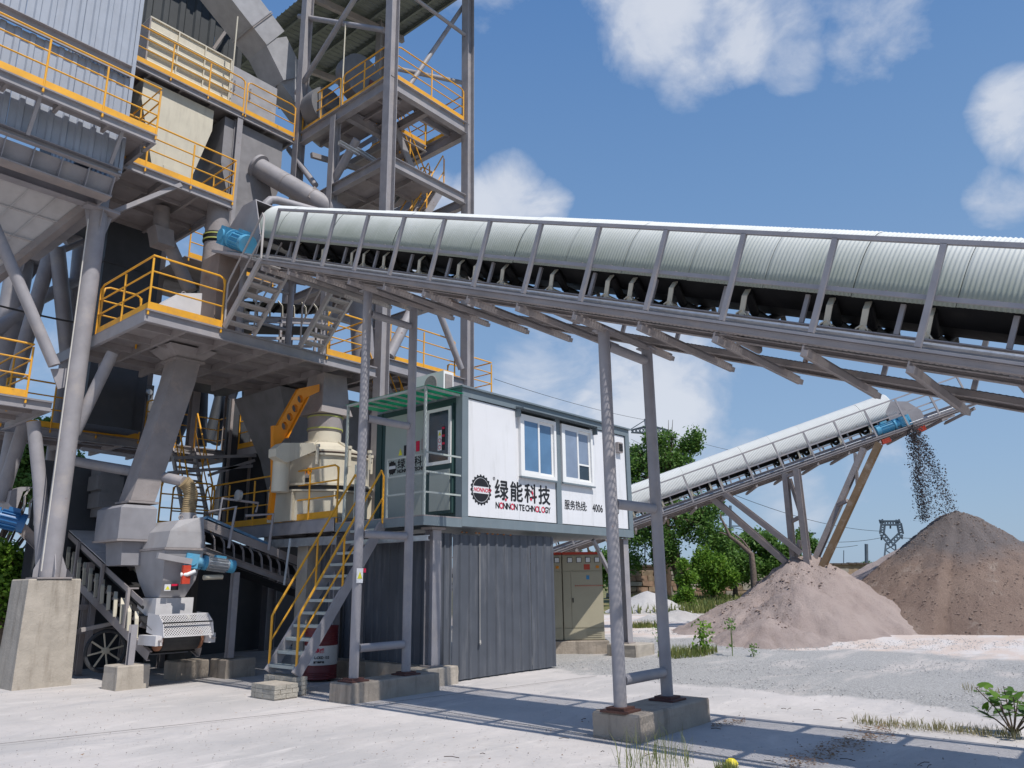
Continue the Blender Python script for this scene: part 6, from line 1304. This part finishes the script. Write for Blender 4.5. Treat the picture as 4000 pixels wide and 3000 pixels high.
def bpos(r): 
    a = r.rand()*6.28; R_ = hb_*1.42*(.92+.12*r.rand()); x = ap.x+R_*math.cos(a); y = ap.y+R_*math.sin(a); return x, y, gz(x, y)
stones(900, bpos, .015, .06, LMP, 'row of small lumps at the foot of the big brown heap', name='sand_lumps', seed=18)
HBIG = HG['big brown conical sand heap with dark damp top under the falling gravel']; HSM = HG['small pink sand heap burying the feet of the far conveyor']
def spos(r):
    a = r.rand()*6.28; R_ = hb_*1.42; q = r.rand()**.6; rad = R_*q; x = ap.x+rad*math.cos(a); y = ap.y+rad*math.sin(a); return x, y, gz(x, y)+max(0, HBIG(x, y))+.004
stones(9000, spos, .008, .035, mat('heap_stones', (.26, .20, .17), .95, var=.4, vscale=12), 'small stones all over the big brown heap', name='heap_stones', seed=28)
def slab(r): p = pt((r.rand()*4000, 2660+r.rand()*340), z=0); return p.x, p.y, 0.0
stones(2600, slab, .002, .010, mat('slab_grit', (.36, .33, .31), .95, var=.4, vscale=20), 'fine grit strewn over the pale concrete yard', name='slab_grit', seed=38)
# falling gravel
hd = c2p(0, hs2+.45, .2); fr = np.random.RandomState(5); hdir = np.array([dirh.x, dirh.y])
gv = pt((3560, 1670), d=26.4); 
tgt = ap+V3(0, 0, 0)
def fpos(r):
    t = r.rand()**.9*1.02; u = r.rand()
    left = lerp(gv, pt((3600, 2030), d=28.0), t); right = lerp(gv+V3(0, 0, .05), pt((3728, 1990), d=28.4), t)
    right = right + V3(0, 0, .9*t*(1-t)*1.6)
    k = u**1.25 if r.rand() < .5 else (0.0+.12*r.rand() if r.rand() < .6 else 1-.12*r.rand())
    p = lerp(left, right, min(1, k)); p = p + V3(r.randn()*.03, r.randn()*.10, r.randn()*.06); return p.x, p.y, p.z
stones(7500, fpos, .006, .030, GRAVM, 'dark gravel falling from the far conveyor head onto the big heap', name='falling_gravel', seed=4, squash=1.0)
# ------------------------------------------------------------------ boundary wall of rough stone blocks
wl = thing('stone_wall', 'rough brown stone block boundary wall behind the trees', 'wall', pt((2600, 2330), d=58))
STW = [mat('wall_stone_brown', (.30, .22, .15), .95, var=.3, vscale=3), mat('wall_stone_grey', (.34, .30, .25), .95, var=.3, vscale=3), mat('wall_stone_red', (.27, .175, .12), .95, var=.3, vscale=3)]
wa = pt((2380, 2320), d=56); wb = pt((3560, 2290), d=66); wd_ = Vector((wb.x-wa.x, wb.y-wa.y, 0)); wL = wd_.length; wd_.normalize(); wnrm = Vector((wd_.y, -wd_.x, 0))
if wnrm.dot(wa) > 0: wnrm = -wnrm
meshes = []
rw = random.Random(4)
for k in range(9):
    w_, h_, t_ = .82, .33, .16; mb = MB(); j = lambda: rw.uniform(-.035, .035)
    vs = [(sx*w_/2+j(), sy*t_/2+(j() if sy < 0 else 0), sz*h_/2+j()) for sz in (-1, 1) for (sx, sy) in ((-1, -1), (1, -1), (1, 1), (-1, 1))]
    mb.add(vs, [(0,3,2,1),(4,5,6,7),(0,1,5,4),(1,2,6,5),(2,3,7,6),(3,0,4,7)]); meshes.append(mb.mesh('stone', STW[k % 3]))
WH = 2.3; rows = 6; yaw = math.atan2(wd_.y, wd_.x)
if wnrm.dot(Vector((math.sin(yaw), -math.cos(yaw), 0))) < 0: yaw += math.pi
nst = 0
for r_ in range(rows):
    nb = int(wL/.88)
    for i in range(nb):
        if nst >= 300: break
        s_ = (i+.5*(r_ % 2)+.2)*.88
        if s_ > wL*.80: continue
        p = wa+wd_*s_; q = (p.x, p.y, gz(p.x, p.y)+.2+r_*.37)
        if r_ == rows-1 and rw.random() < .2: continue
        o = put('stone', rw.choice(meshes), wl, loc=None); o.matrix_parent_inverse = Matrix.Translation(-wl.location); o.location = Vector(q)+wnrm*(.09+rw.uniform(-.02, .03)); o.rotation_euler = (0, rw.uniform(-.03, .03), yaw); nst += 1
cm = MB(); zz0 = gz(wa.x, wa.y)-.2; cm.prism([Vector((wa.x, wa.y, zz0)), Vector((wb.x, wb.y, zz0)), Vector((wb.x, wb.y, zz0+WH+.05)), Vector((wa.x, wa.y, zz0+WH+.05))], -wnrm*.3)
cm.build('wall_core', STW[0], wl)
cpm = MB()
for i in range(int(wL/.6)): p = wa+wd_*(i*.6+.3); cpm.bar(V3(p.x, p.y, zz0+WH+.08+rw.uniform(0, .06)), V3(p.x, p.y, zz0+WH+.08)+wd_*.56, .34, .12)
cpm.build('coping', mat('dark_coping', (.10, .08, .07), .95), wl, kind='stuff')
# ------------------------------------------------------------------ trees
def leaves(n, blobs, size, m, seed, name='crown', parent=None, flat=.5, elong=1.0):
    r = np.random.RandomState(seed); wts = np.array([b[3]**2 for b in blobs]); wts = wts/wts.sum(); idx = r.choice(len(blobs), n, p=wts)
    B_ = np.array(blobs); c = B_[idx][:, :3]; rad = B_[idx][:, 3]
    d = r.randn(n, 3); d /= np.linalg.norm(d, axis=1)[:, None]; rr = rad*(.55+.5*r.rand(n)**.6)
    p = c+d*rr[:, None]*np.array([1, 1, .8])
    # gather leaves in sprigs
    ns = n//9; sp = p[:ns]; k = r.randint(0, ns, n); p = sp[k]+r.randn(n, 3)*size*1.7
    nrm = r.randn(n, 3)+np.array([0, 0, .9])+d*.5; nrm /= np.linalg.norm(nrm, axis=1)[:, None]
    t = np.cross(nrm, r.randn(n, 3)); t /= np.linalg.norm(t, axis=1)[:, None]; b = np.cross(nrm, t); s = size*(.6+.8*r.rand(n))[:, None]
    v = np.stack([p-t*s*elong, p-b*s*.55+nrm*s*.12, p+t*s*elong, p+b*s*.55+nrm*s*.12], 1).reshape(-1, 3)
    me = bpy.data.meshes.new(name); me.vertices.add(n*4); me.vertices.foreach_set('co', v.astype(np.float32).ravel()); me.loops.add(n*4); me.loops.foreach_set('vertex_index', np.arange(n*4, dtype=np.int32))
    me.polygons.add(n); me.polygons.foreach_set('loop_start', np.arange(0, n*4, 4, dtype=np.int32)); me.polygons.foreach_set('loop_total', np.full(n, 4, np.int32)); me.update(calc_edges=True); me.materials.append(m)
    return put(name, me, parent)
def tree(label, base, top, crown, nleaf, size, m=LEAF, seed=1, r0=.25, name='broadleaf_tree', lean=(0, 0), cat='tree', nb=None):
    """crown: list of (dx, dz, radius) in metres seen from the camera, spread also in depth"""
    t = thing(name, label, cat, base); r = random.Random(seed); bx_ = Vector(base)
    right = Vector((-bx_.y, bx_.x, 0)).normalized()*-1; dep = Vector((bx_.x, bx_.y, 0)).normalized()
    blobs = []
    for (dx, dz, rad) in crown:
        for q in range(3 if rad > .7 else 2): c = bx_+right*(dx+r.uniform(-.3, .3)*rad)+dep*r.uniform(-.9, .9)*rad+V3(0, 0, dz+r.uniform(-.3, .3)*rad); blobs.append((c.x, c.y, c.z, rad*r.uniform(.6, .85)))
    trunk_top = bx_+right*lean[0]+V3(0, 0, top); pts_ = [bx_-V3(0, 0, .2), lerp(bx_, trunk_top, .35)+right*r.uniform(-.1, .1), lerp(bx_, trunk_top, .7)+right*r.uniform(-.15, .15), trunk_top]
    MB().path(pts_, [r0*1.15, r0*.8, r0*.6, r0*.25], 10).build('trunk', BARK, t, smooth=True)
    lb_ = MB()
    for b_ in blobs[:nb or 16]:
        e = Vector(b_[:3]); s_ = lerp(pts_[1], trunk_top, r.uniform(.2, .9)); mid = lerp(s_, e, .5)+V3(0, 0, -.12*(e-s_).length+.1); lb_.path([s_, mid, e, e+(e-mid)*.4], [r0*.32, r0*.2, r0*.1, .012], 6)
        for q in range(4): e2 = e+V3(r.uniform(-1, 1), r.uniform(-1, 1), r.uniform(-.4, .9))*b_[3]*.8; lb_.path([lerp(mid, e, .6), e2], [r0*.09, .01], 4)
    lb_.build('limbs', BARK, t, kind='stuff', smooth=True)
    leaves(nleaf, blobs, size, m, seed, parent=t).matrix_parent_inverse = Matrix.Translation(-t.location)
    return t
def at(px, d): p = pt((px, 2300), d=d); return V3(p.x, p.y, gz(p.x, p.y))
mpp = lambda d: d/F_PX*1.03
def crown_px(cx, base_d, items, ybase):                     # items in photo pixels -> metres
    k = mpp(base_d); return [((x-cx)*k, (ybase-y)*k, r_*k) for (x, y, r_) in items]
d_ = 48; b_ = at(2690, d_); yb = 2325
tree('big dark leafy tree with leaning trunk, left of centre in front of the stone wall', b_, 7.5, crown_px(2690, d_, [(2560,1960,70),(2620,1980,80),(2520,2090,70),(2700,2060,85),(2760,2000,70),(2600,2160,70),(2790,2110,70),(2820,2150,50),(2500,2170,60),(2600,2090,80),(2480,2000,60)], yb), 15000, .10, seed=2, r0=.42, lean=(-2.0, 0))
d_ = 52; b_ = at(2600, d_)
tree('tall light green tree rising between the trestle legs above the far conveyor', b_, 10.0, crown_px(2600, d_, [(2515,1800,45),(2500,1860,50),(2600,1760,48),(2650,1730,30),(2560,1830,50),(2620,1840,60),(2720,1760,45),(2745,1730,28),(2700,1830,50),(2650,1800,50),(2500,1930,50),(2580,1900,60)], yb), 13000, .11, seed=5, r0=.3, m=LEAFB if False else LEAF, lean=(.5, 0))
d_ = 46; b_ = at(2785, d_)
tree('bright yellow green bushy tree in the middle of the tree row', b_, 2.6, crown_px(2785, d_, [(2770,2170,45),(2800,2200,55),(2760,2220,45),(2830,2230,45),(2795,2255,45),(2745,2190,28)], yb), 15000, .085, m=LEAFB, seed=9, r0=.14)
d_ = 50; b_ = at(2870, d_)
tree('mid green tree between the bright bushy tree and the dead tree', b_, 3.0, crown_px(2870, d_, [(2850,2130,50),(2880,2190,55),(2910,2230,45),(2840,2220,40),(2930,2200,30)], yb), 9000, .11, seed=12, r0=.16)
d_ = 40; b_ = at(2672, d_)
tree('slim ivy clad stump with tufts of bright leaves', b_, 2.2, crown_px(2672, d_, [(2668,2195,18),(2690,2230,28),(2660,2240,22),(2680,2290,28),(2665,2310,26),(2690,2330,22)], 2345), 5200, .07, m=LEAFB, seed=15, r0=.10, name='ivy_clad_stump', cat='stump')
d_ = 52; b_ = at(3020, d_)
tree('rounded green tree right of the dead tree, behind the conveyor legs', b_, 3.6, crown_px(3020, d_, [(2970,2120,35),(2940,2140,30),(3010,2150,50),(3060,2190,45),(3090,2170,35),(2960,2200,40),(3030,2220,50),(2900,2150,18),(3080,2230,40)], yb), 14000, .11, seed=21, r0=.2)
d_ = 60; b_ = at(3180, d_)
tree('thin green tree half hidden by the conveyor legs', b_, 2.5, crown_px(3150, d_, [(3130,2130,22),(3160,2160,20)], yb), 2500, .11, seed=25, r0=.12)
d_ = 22; 
for i, (x, top_, lab, crn) in enumerate(((-40, 3.2, 'dark green tree at the far left edge behind the braces', [(0,1900,90),(60,1850,70),(110,1930,60),(30,2000,90),(90,2030,60)]), (40, 1.6, 'leafy shrub in the shade beside the concrete pedestal', [(10,2150,40),(50,2190,50),(20,2250,60),(60,2260,40),(0,2330,60)]))):
    dd_ = 30 if i == 0 else 19; b_ = at(x, dd_); tree(lab, b_, top_, crown_px(x, dd_, crn, 2480 if i == 0 else 2500), 12000 if i == 0 else 5000, .08 if i == 0 else .06, m=LEAF if i == 0 else LEAFB, seed=30+i, r0=.15)
for i, (x, y_, lab) in enumerate(((2480, 2050, 'green tree seen through the gap under the cabin'), (3400, 2243, 'tiny dark tree on the far horizon'))):
    dd_ = 44 if i == 0 else 230; b_ = at(x-180 if i == 0 else x, dd_); tree(lab, b_, 3.5, crown_px(x-180 if i == 0 else x, dd_, [(x-180, 2180, 70), (x-120, 2150, 60), (x-240, 2160, 60)] if i == 0 else [(x, 2245, 12), (x-15, 2250, 10), (x+12, 2250, 9)], 2300), 6000 if i == 0 else 1500, .11 if i == 0 else .25, seed=40+i, r0=.15)
# dead tree with bare forked limbs
d_ = 45; dtree = thing('dead_tree', 'bare dead tree with forked leaning limbs among the green trees', 'tree', at(2945, d_))
def dp(x, y): return pt((x, y), d=d_)
MB().path([at(2945, d_)-V3(0, 0, .2), dp(2942, 2230), dp(2935, 2165), dp(2885, 2120), dp(2850, 2095), dp(2835, 2060), dp(2815, 2020), dp(2812, 2005)], [.19, .17, .15, .11, .10, .07, .05, .03], 10).build('trunk', WOODB, dtree, smooth=True)
for pts_, rr_ in (([(2885,2120),(2865,2105),(2842,2090),(2815,2080),(2808,2083)], [.08,.07,.06,.04,.02]), ([(2935,2165),(2918,2150),(2916,2135)], [.10,.07,.04]), ([(2945,2200),(2944,2160)], [.08,.03]), ([(2865,2085),(2900,2110),(2930,2150)], [.04,.05,.06])): MB().path([dp(*p) for p in pts_], rr_, 8).build('limb', WOODB, dtree, smooth=True)
# ------------------------------------------------------------------ pylons, poles, wires, distant shed
def lattice(t, a, b_, w, n, r, m=PYL):
    a = Vector(a); b_ = Vector(b_); d = (b_-a).normalized(); s = Vector((-a.y, a.x, 0)).normalized(); 
    if abs(d.dot(s)) > .8: s = V3(0, 0, 1)
    s = (s-d*s.dot(d)).normalized(); f = d.cross(s); mb = MB(); w0, w1_ = (w if isinstance(w, tuple) else (w, w)); cs = []
    for k, (i, j) in enumerate(((1, 1), (1, -1), (-1, -1), (-1, 1))): cs.append(((a+s*(i*w0/2)+f*(j*w0/2)), (b_+s*(i*w1_/2)+f*(j*w1_/2))))
    for p, q in cs: mb.bar(p, q, r*1.5, r*1.5)
    for k in range(4):
        for i in range(n):
            p0_, p1_ = cs[k], cs[(k+1) % 4]; A_ = lerp(p0_[0], p0_[1], i/n); B_ = lerp(p1_[0], p1_[1], (i+1)/n); C_ = lerp(p1_[0], p1_[1], i/n); mb.bar(A_, B_, r, r); mb.bar(C_, lerp(p0_[0], p0_[1], (i+1)/n), r, r)
    return mb.build('lattice', m, t, kind='stuff')
d_ = 90; py = thing('power_pylon', 'lattice power pylon arm showing between cabin roof and right trestle', 'pylon', at(2540, d_))
lattice(py, at(2545, d_), pt((2538, 1690), d=d_), (1.6, .7), 12, .07); lattice(py, pt((2538, 1690), d=d_), pt((2522, 1636), d=d_), (.9, .25), 3, .07); lattice(py, pt((2465, 1685), d=d_), pt((2535, 1678), d=d_), (.3, .9), 5, .06); lattice(py, pt((2610, 1685), d=d_), pt((2540, 1678), d=d_), (.3, .9), 5, .06)
MB().bar(pt((2465, 1676), d=d_), pt((2522, 1640), d=d_), .09, .09).build('arm_tie', PYL, py)
d_ = 150; p2 = thing('power_pylon', 'distant cat head lattice pylon between the two sand heaps', 'pylon', at(3476, d_))
for (a, b_, w, n) in (((3476, 2250), (3479, 2125), (2.2, 1.5), 5), ((3479, 2125), (3445, 2085), .7, 4), ((3445, 2085), (3450, 2045), .7, 4), ((3479, 2125), (3520, 2085), .7, 4), ((3520, 2085), (3512, 2045), .7, 4), ((3442, 2043), (3515, 2043), .7, 7), ((3445, 2043), (3441, 2030), .5, 2), ((3510, 2043), (3506, 2030), .5, 2)): lattice(p2, pt(a, d=d_), pt(b_, d=d_), w, n, .14)
for (x, y0, y1) in ((3443, 2090, 2110), (3478, 2048, 2065), (3524, 2088, 2106)): MB().tube(pt((x, y0), d=d_), pt((x, y1), d=d_), .14, 6).build('insulator', PYL, p2)
def pole(x, y0, d, r, lab, arms=(), m=PYL): 
    t = thing('utility_pole', lab, 'pole', at(x, d)); MB().tube(at(x, d)-V3(0, 0, .3), pt((x, y0), d=d), r, 8).build('shaft', m, t)
    for (xa, xb_, y) in arms: MB().bar(pt((xa, y), d=d), pt((xb_, y), d=d), .12, .12).build('arm', m, t)
    return t
pole(2853, 1975, 85, .16, 'slim utility pole with arms above the dead tree', ((2815, 2853, 2012), (2853, 2905, 2055)))
pole(3158, 2080, 70, .14, 'small pole with lamp arm behind the conveyor legs', ((3155, 3188, 2083),))
pole(3384, 2125, 80, .16, 'plain dark pole between the sand heaps'); pole(3296, 2150, 200, .10, 'thin far mast left of the plain dark pole'); 
pole(3250, 2215, 200, .2, 'far twin arm pole on the horizon, low', ((3240, 3276, 2215),)); pole(2970, 2125, 150, .18, 'thin grey pole over the green trees'); pole(3932, 2088, 220, .5, 'distant chimney over the grey shed at the right edge')
def wire(a, b_, lab, sag=1.0, d0=90, d1=90, r=.02):
    A_, B_ = pt(a, d=d0), pt(b_, d=d1); MB().path([lerp(A_, B_, i/16)-V3(0, 0, sag*4*(i/16)*(1-i/16)) for i in range(17)], r, 4).build('power_line', WIREM, None, lab, 'power line')
wire((1930, 1480), (2520, 1640), 'power line crossing the clouds left of the pylon', .3, 60, 90); wire((2522, 1645), (2860, 1760), 'power line running right from the pylon towards the big tree', .4, 90, 100)
wire((2465, 1715), (2560, 1755), 'short power line under the pylon arm', .1); wire((2465, 1755), (2560, 1795), 'lowest short power line under the pylon arm', .1)
wire((2860, 1930), (3445, 2075), 'power line passing above the conveyor legs to the far pylon', 1.0, 100, 150, .035); wire((2790, 2040), (3445, 2100), 'lower power line towards the far pylon', 1.5, 100, 150, .035); wire((2905, 2060), (3350, 2130), 'lowest power line right of the slim utility pole', 1.0, 85, 120, .03)
wire((3520, 2100), (3650, 2075), 'power line leaving the far pylon to the right', .5, 150, 150, .04)
wire((0, 1195), (350, 1270), 'pale cable stretched behind the left braces', .02, 18, 17, .02)
sh = thing('distant_shed', 'low grey flat roofed building behind the big heap at the right edge', 'building', at(3960, 110)); a = pt((3905, 2180), d=110); b_ = pt((4200, 2185), d=110)
MB().prism([V3(a.x, a.y, .5), V3(b_.x, b_.y, .5), V3(b_.x, b_.y, 5), V3(a.x, a.y, 5)], Vector((a.x, a.y, 0)).normalized()*8).build('wall', mat('distant_wall', (.16, .19, .21), .8), sh)
a = pt((3890, 2118), d=109); b_ = pt((4260, 2122), d=109); MB().prism([V3(a.x, a.y, 5.05), V3(b_.x, b_.y, 5.05), V3(b_.x, b_.y, 5.6), V3(a.x, a.y, 5.6)], Vector((a.x, a.y, 0)).normalized()*10).build('roof', mat('distant_roof', (.34, .38, .42), .7), sh)
# ------------------------------------------------------------------ weeds, grass, litter
DRYG = leafmat('dry_grass', (.20, .20, .09), (.42, .36, .22))
def blades(n, fpos, hmin, hmax, m, label, name='grass', seed=2, w=.006, bend=.5, cat='grass'):
    r = np.random.RandomState(seed); V_ = []; F_ = []
    for i in range(n):
        x, y, z = fpos(r); h = hmin+(hmax-hmin)*r.rand()**1.5; a = r.rand()*6.28; dx, dy = math.cos(a), math.sin(a); bb = bend*h*r.rand(); ww = w*(.6+.8*r.rand()); ox, oy = -dy*ww, dx*ww
        o = len(V_); V_ += [(x-ox, y-oy, z), (x+ox, y+oy, z), (x+dx*bb*.35-ox*.8, y+dy*bb*.35-oy*.8, z+h*.55), (x+dx*bb*.35+ox*.8, y+dy*bb*.35+oy*.8, z+h*.55), (x+dx*bb, y+dy*bb, z+h*(1-.3*bb/h if h else 1))]
        F_ += [(o, o+1, o+3, o+2), (o+2, o+3, o+4)]
    me = bpy.data.meshes.new(name); me.from_pydata(V_, [], F_); me.materials.append(m); return put(name, me, None, label, cat, kind='stuff')
def meadow(r):
    while True:
        dd_ = 36+r.rand()*16; px_ = 2380+r.rand()*900; p = pt((px_, 2300), d=dd_); return p.x, p.y, gz(p.x, p.y)
blades(12000, meadow, .1, .55, GRASSM, 'tall weeds and grass in front of the stone wall', w=.03, seed=3)
def patch(px, py, rx, ry): 
    c = pt((px, py), z=0.0); 
    return lambda r: (lambda a, q: (c.x+rx*q*math.cos(a), c.y+ry*q*math.sin(a), gz(c.x, c.y)))(r.rand()*6.28, r.rand()**.5)
gb_ = patch(2600, 3015, .75, .45)
blades(170, patch(2560, 2990, .42, .34), .10, .42, GRASSM, 'sparse thin wiry grass in the foreground by the right concrete block', seed=5, w=.0028, bend=.75)
blades(260, patch(2840, 3010, .10, .10), .04, .11, GRASSM, 'dry grass tuft at the bottom edge of the yard', seed=7, w=.003, bend=1.2)
blades(1100, patch(2690, 2562, 1.0, .5), .05, .28, GRASSM, 'green weed patch on the gravel right of the right trestle', seed=6, w=.008)
blades(500, patch(2520, 2470, .6, .4), .08, .3, GRASSM, 'grass tuft on the gravel seen between the trestle legs', seed=16, w=.01)
blades(300, patch(2665, 2440, .3, .3), .1, .35, GRASSM, 'small grass tuft left of the small pink heap', seed=17, w=.01)
for i, (x0, x1, y0, y1, n_) in enumerate(((3330, 3990, 2820, 2880, 800), (3760, 4000, 2690, 2730, 160))):
    def line(r, x0=x0, x1=x1, y0=y0, y1=y1): t = r.rand(); p = pt((x0+(x1-x0)*t, y0+(y1-y0)*t+r.randn()*6), z=0); return p.x, p.y, 0
    blades(n_, line, .02, .13, DRYG, ('thin line of dry grass along the slab edge at lower right', 'short dry grass at the right edge on the gravel')[i], seed=20+i, w=.004, bend=.9)
def weed(px, py, h, label, n=60, m=LEAF, size=.03, seed=1, name='weed_plant', spread=.10):
    c = pt((px, py), z=0); c.z = gz(c.x, c.y); t = thing(name, label, 'plant', c); r = random.Random(seed); st_ = MB(); bl = []
    for k in range(4):
        e = c+V3(r.uniform(-1, 1)*spread, r.uniform(-1, 1)*spread, h*r.uniform(.65, 1)); st_.path([c, lerp(c, e, .5)+V3(r.uniform(-.02, .02), 0, 0), e], [.008, .006, .003], 5)
        for q in range(5): p = lerp(c, e, .35+.16*q); bl.append((p.x, p.y, p.z, size*2.2))
    st_.build('stem', mat('green_stem', (.15, .2, .07), .7), t, kind='stuff'); o = leaves(n, bl, size, m, seed, name='foliage', parent=t); o.matrix_parent_inverse = Matrix.Translation(-t.location); o['kind'] = 'stuff'
weed(2752, 2562, .75, 'tall upright leafy weed beside the green weed patch', 160, LEAFB, .05, 3); weed(2862, 2568, .85, 'tall thin weed stem at the foot of the small pink heap', 60, LEAF, .035, 4, spread=.05); weed(2575, 2555, .6, 'thin weed right of the column block', 50, LEAF, .035, 5, spread=.06); weed(2945, 2570, .35, 'low weed at the foot of the small pink heap', 40, LEAF, .03, 6)
# broad leaved seedling at the right edge
sc_ = pt((3960, 2868), z=0); sd = thing('broad_leaved_shrub', 'young shrub with broad heart shaped leaves at the lower right edge', 'shrub', sc_)
r = random.Random(11); nlf = 0
def heart(c, d, up, s):
    d = d.normalized(); side = d.cross(up).normalized(); up2 = side.cross(d); P = [(0, 0, 0), (.35, -.28, .04), (.55, .0, .07), (.50, .42, .05), (.25, .78, .0), (0, 1.05, -.10), (-.25, .78, .0), (-.50, .42, .05), (-.55, .0, .07), (-.35, -.28, .04), (0, .35, -.02)]
    vs = [c+side*(x*s)+d*(y*s)+up2*(z*s) for x, y, z in P]; return vs, [(10, i, i+1 if i < 9 else 0) for i in range(0, 10)]
stems = MB()
for k in range(12):
    e = sc_+V3(r.uniform(-.30, .25), r.uniform(-.35, .30), r.uniform(.18, .50)); mid = lerp(sc_, e, .5)+V3(r.uniform(-.04, .04), r.uniform(-.04, .04), .03); stems.path([sc_, mid, e], [.010, .007, .004], 6)
    for q in range(6):
        t_ = .45+.11*q; c = lerp(mid, e, (t_-.4)*1.6); dv = V3(r.uniform(-1, 1), r.uniform(-1, 1), r.uniform(-.35, .45)); c2_ = c+dv.normalized()*.045; stems.path([c, c2_], .0025, 4); v_, f_ = heart(c2_, dv, V3(r.uniform(-.4, .4), r.uniform(-.4, .4), 1), r.uniform(.06, .105)); MB().add(v_, f_).build('leaf', LEAFB if r.random() < .35 else LEAF, sd, smooth=True)
stems.build('stem', BARK, sd, kind='stuff', smooth=True)
def litter(n, fpos, smin, smax, label, seed, m=DRYL):
    r = np.random.RandomState(seed); V_ = []; F_ = []
    for i in range(n):
        x, y, z = fpos(r); s = smin+(smax-smin)*r.rand(); a = r.rand()*6.28; c, s_ = math.cos(a)*s, math.sin(a)*s; k = .45; o = len(V_); up = s*.5*r.rand(); V_ += [(x-c, y-s_, z+.004+up), (x+s_*k, y-c*k, z+.004), (x+c, y+s_, z+.004+up*.6), (x-s_*k, y+c*k, z+.004)]; F_ += [(o, o+1, o+2), (o, o+2, o+3)]
    me = bpy.data.meshes.new('dry_leaves'); me.from_pydata(V_, [], F_); me.materials.append(m); return put('dry_leaves', me, None, label, 'dry leaves', kind='stuff')
def yard(r): p = pt((80+r.rand()*3800, 2700+r.rand()*295), z=0); return p.x, p.y, 0
litter(150, yard, .008, .022, 'dry leaves scattered over the pale yard', 4)
def strip(r): t = r.rand(); p = pt((3080+420*t+r.randn()*30, 2985-150*t+r.randn()*22), z=0); return p.x, p.y, 0
litter(900, strip, .008, .024, 'band of dry leaf litter lying across the conveyor shadow', 6)
def strip2(r): t = r.rand(); p = pt((2780+130*t, 2835-22*t+r.randn()*5), z=0); return p.x, p.y, 0
litter(160, strip2, .008, .022, 'dry leaves gathered right of the right concrete block', 7)
TW = mat('twig_brown', (.07, .05, .04), .9)
tw_ = MB(); r = random.Random(3)
for i in range(26): p = pt((r.uniform(1700, 3900), r.uniform(2760, 2995)), z=0); p.z = .008; a = r.uniform(0, 6.28); l = r.uniform(.03, .16); q = p+V3(math.cos(a)*l, math.sin(a)*l, .004); tw_.path([p, lerp(p, q, .5)+V3(.006, .004, .006), q], .0035, 4)
tw_.build('twigs', TW, None, 'small dark twigs scattered on the yard', 'twigs', kind='stuff')

yc = pt((2858, 2992), z=0.0); ym = MB()
ym.lathe([(.0, 0), (.055, .0), (.06, .02), (.045, .045), (.015, .055)], (yc.x, yc.y, .003), 22)
for i in range(11): a = 2*math.pi*i/11; ym.tube((yc.x+.05*math.cos(a), yc.y+.05*math.sin(a), .012), (yc.x+.02*math.cos(a), yc.y+.02*math.sin(a), .055), .010, 6)
ym.build('yellow_ribbed_cap', mat('bright_yellow_plastic', (.75, .62, .04), .4), None, 'small bright yellow ribbed cap in the dry grass at the bottom edge', 'cap', smooth=True)
for _o in bpy.data.objects:
    if '_abs' in _o: del _o['_abs']
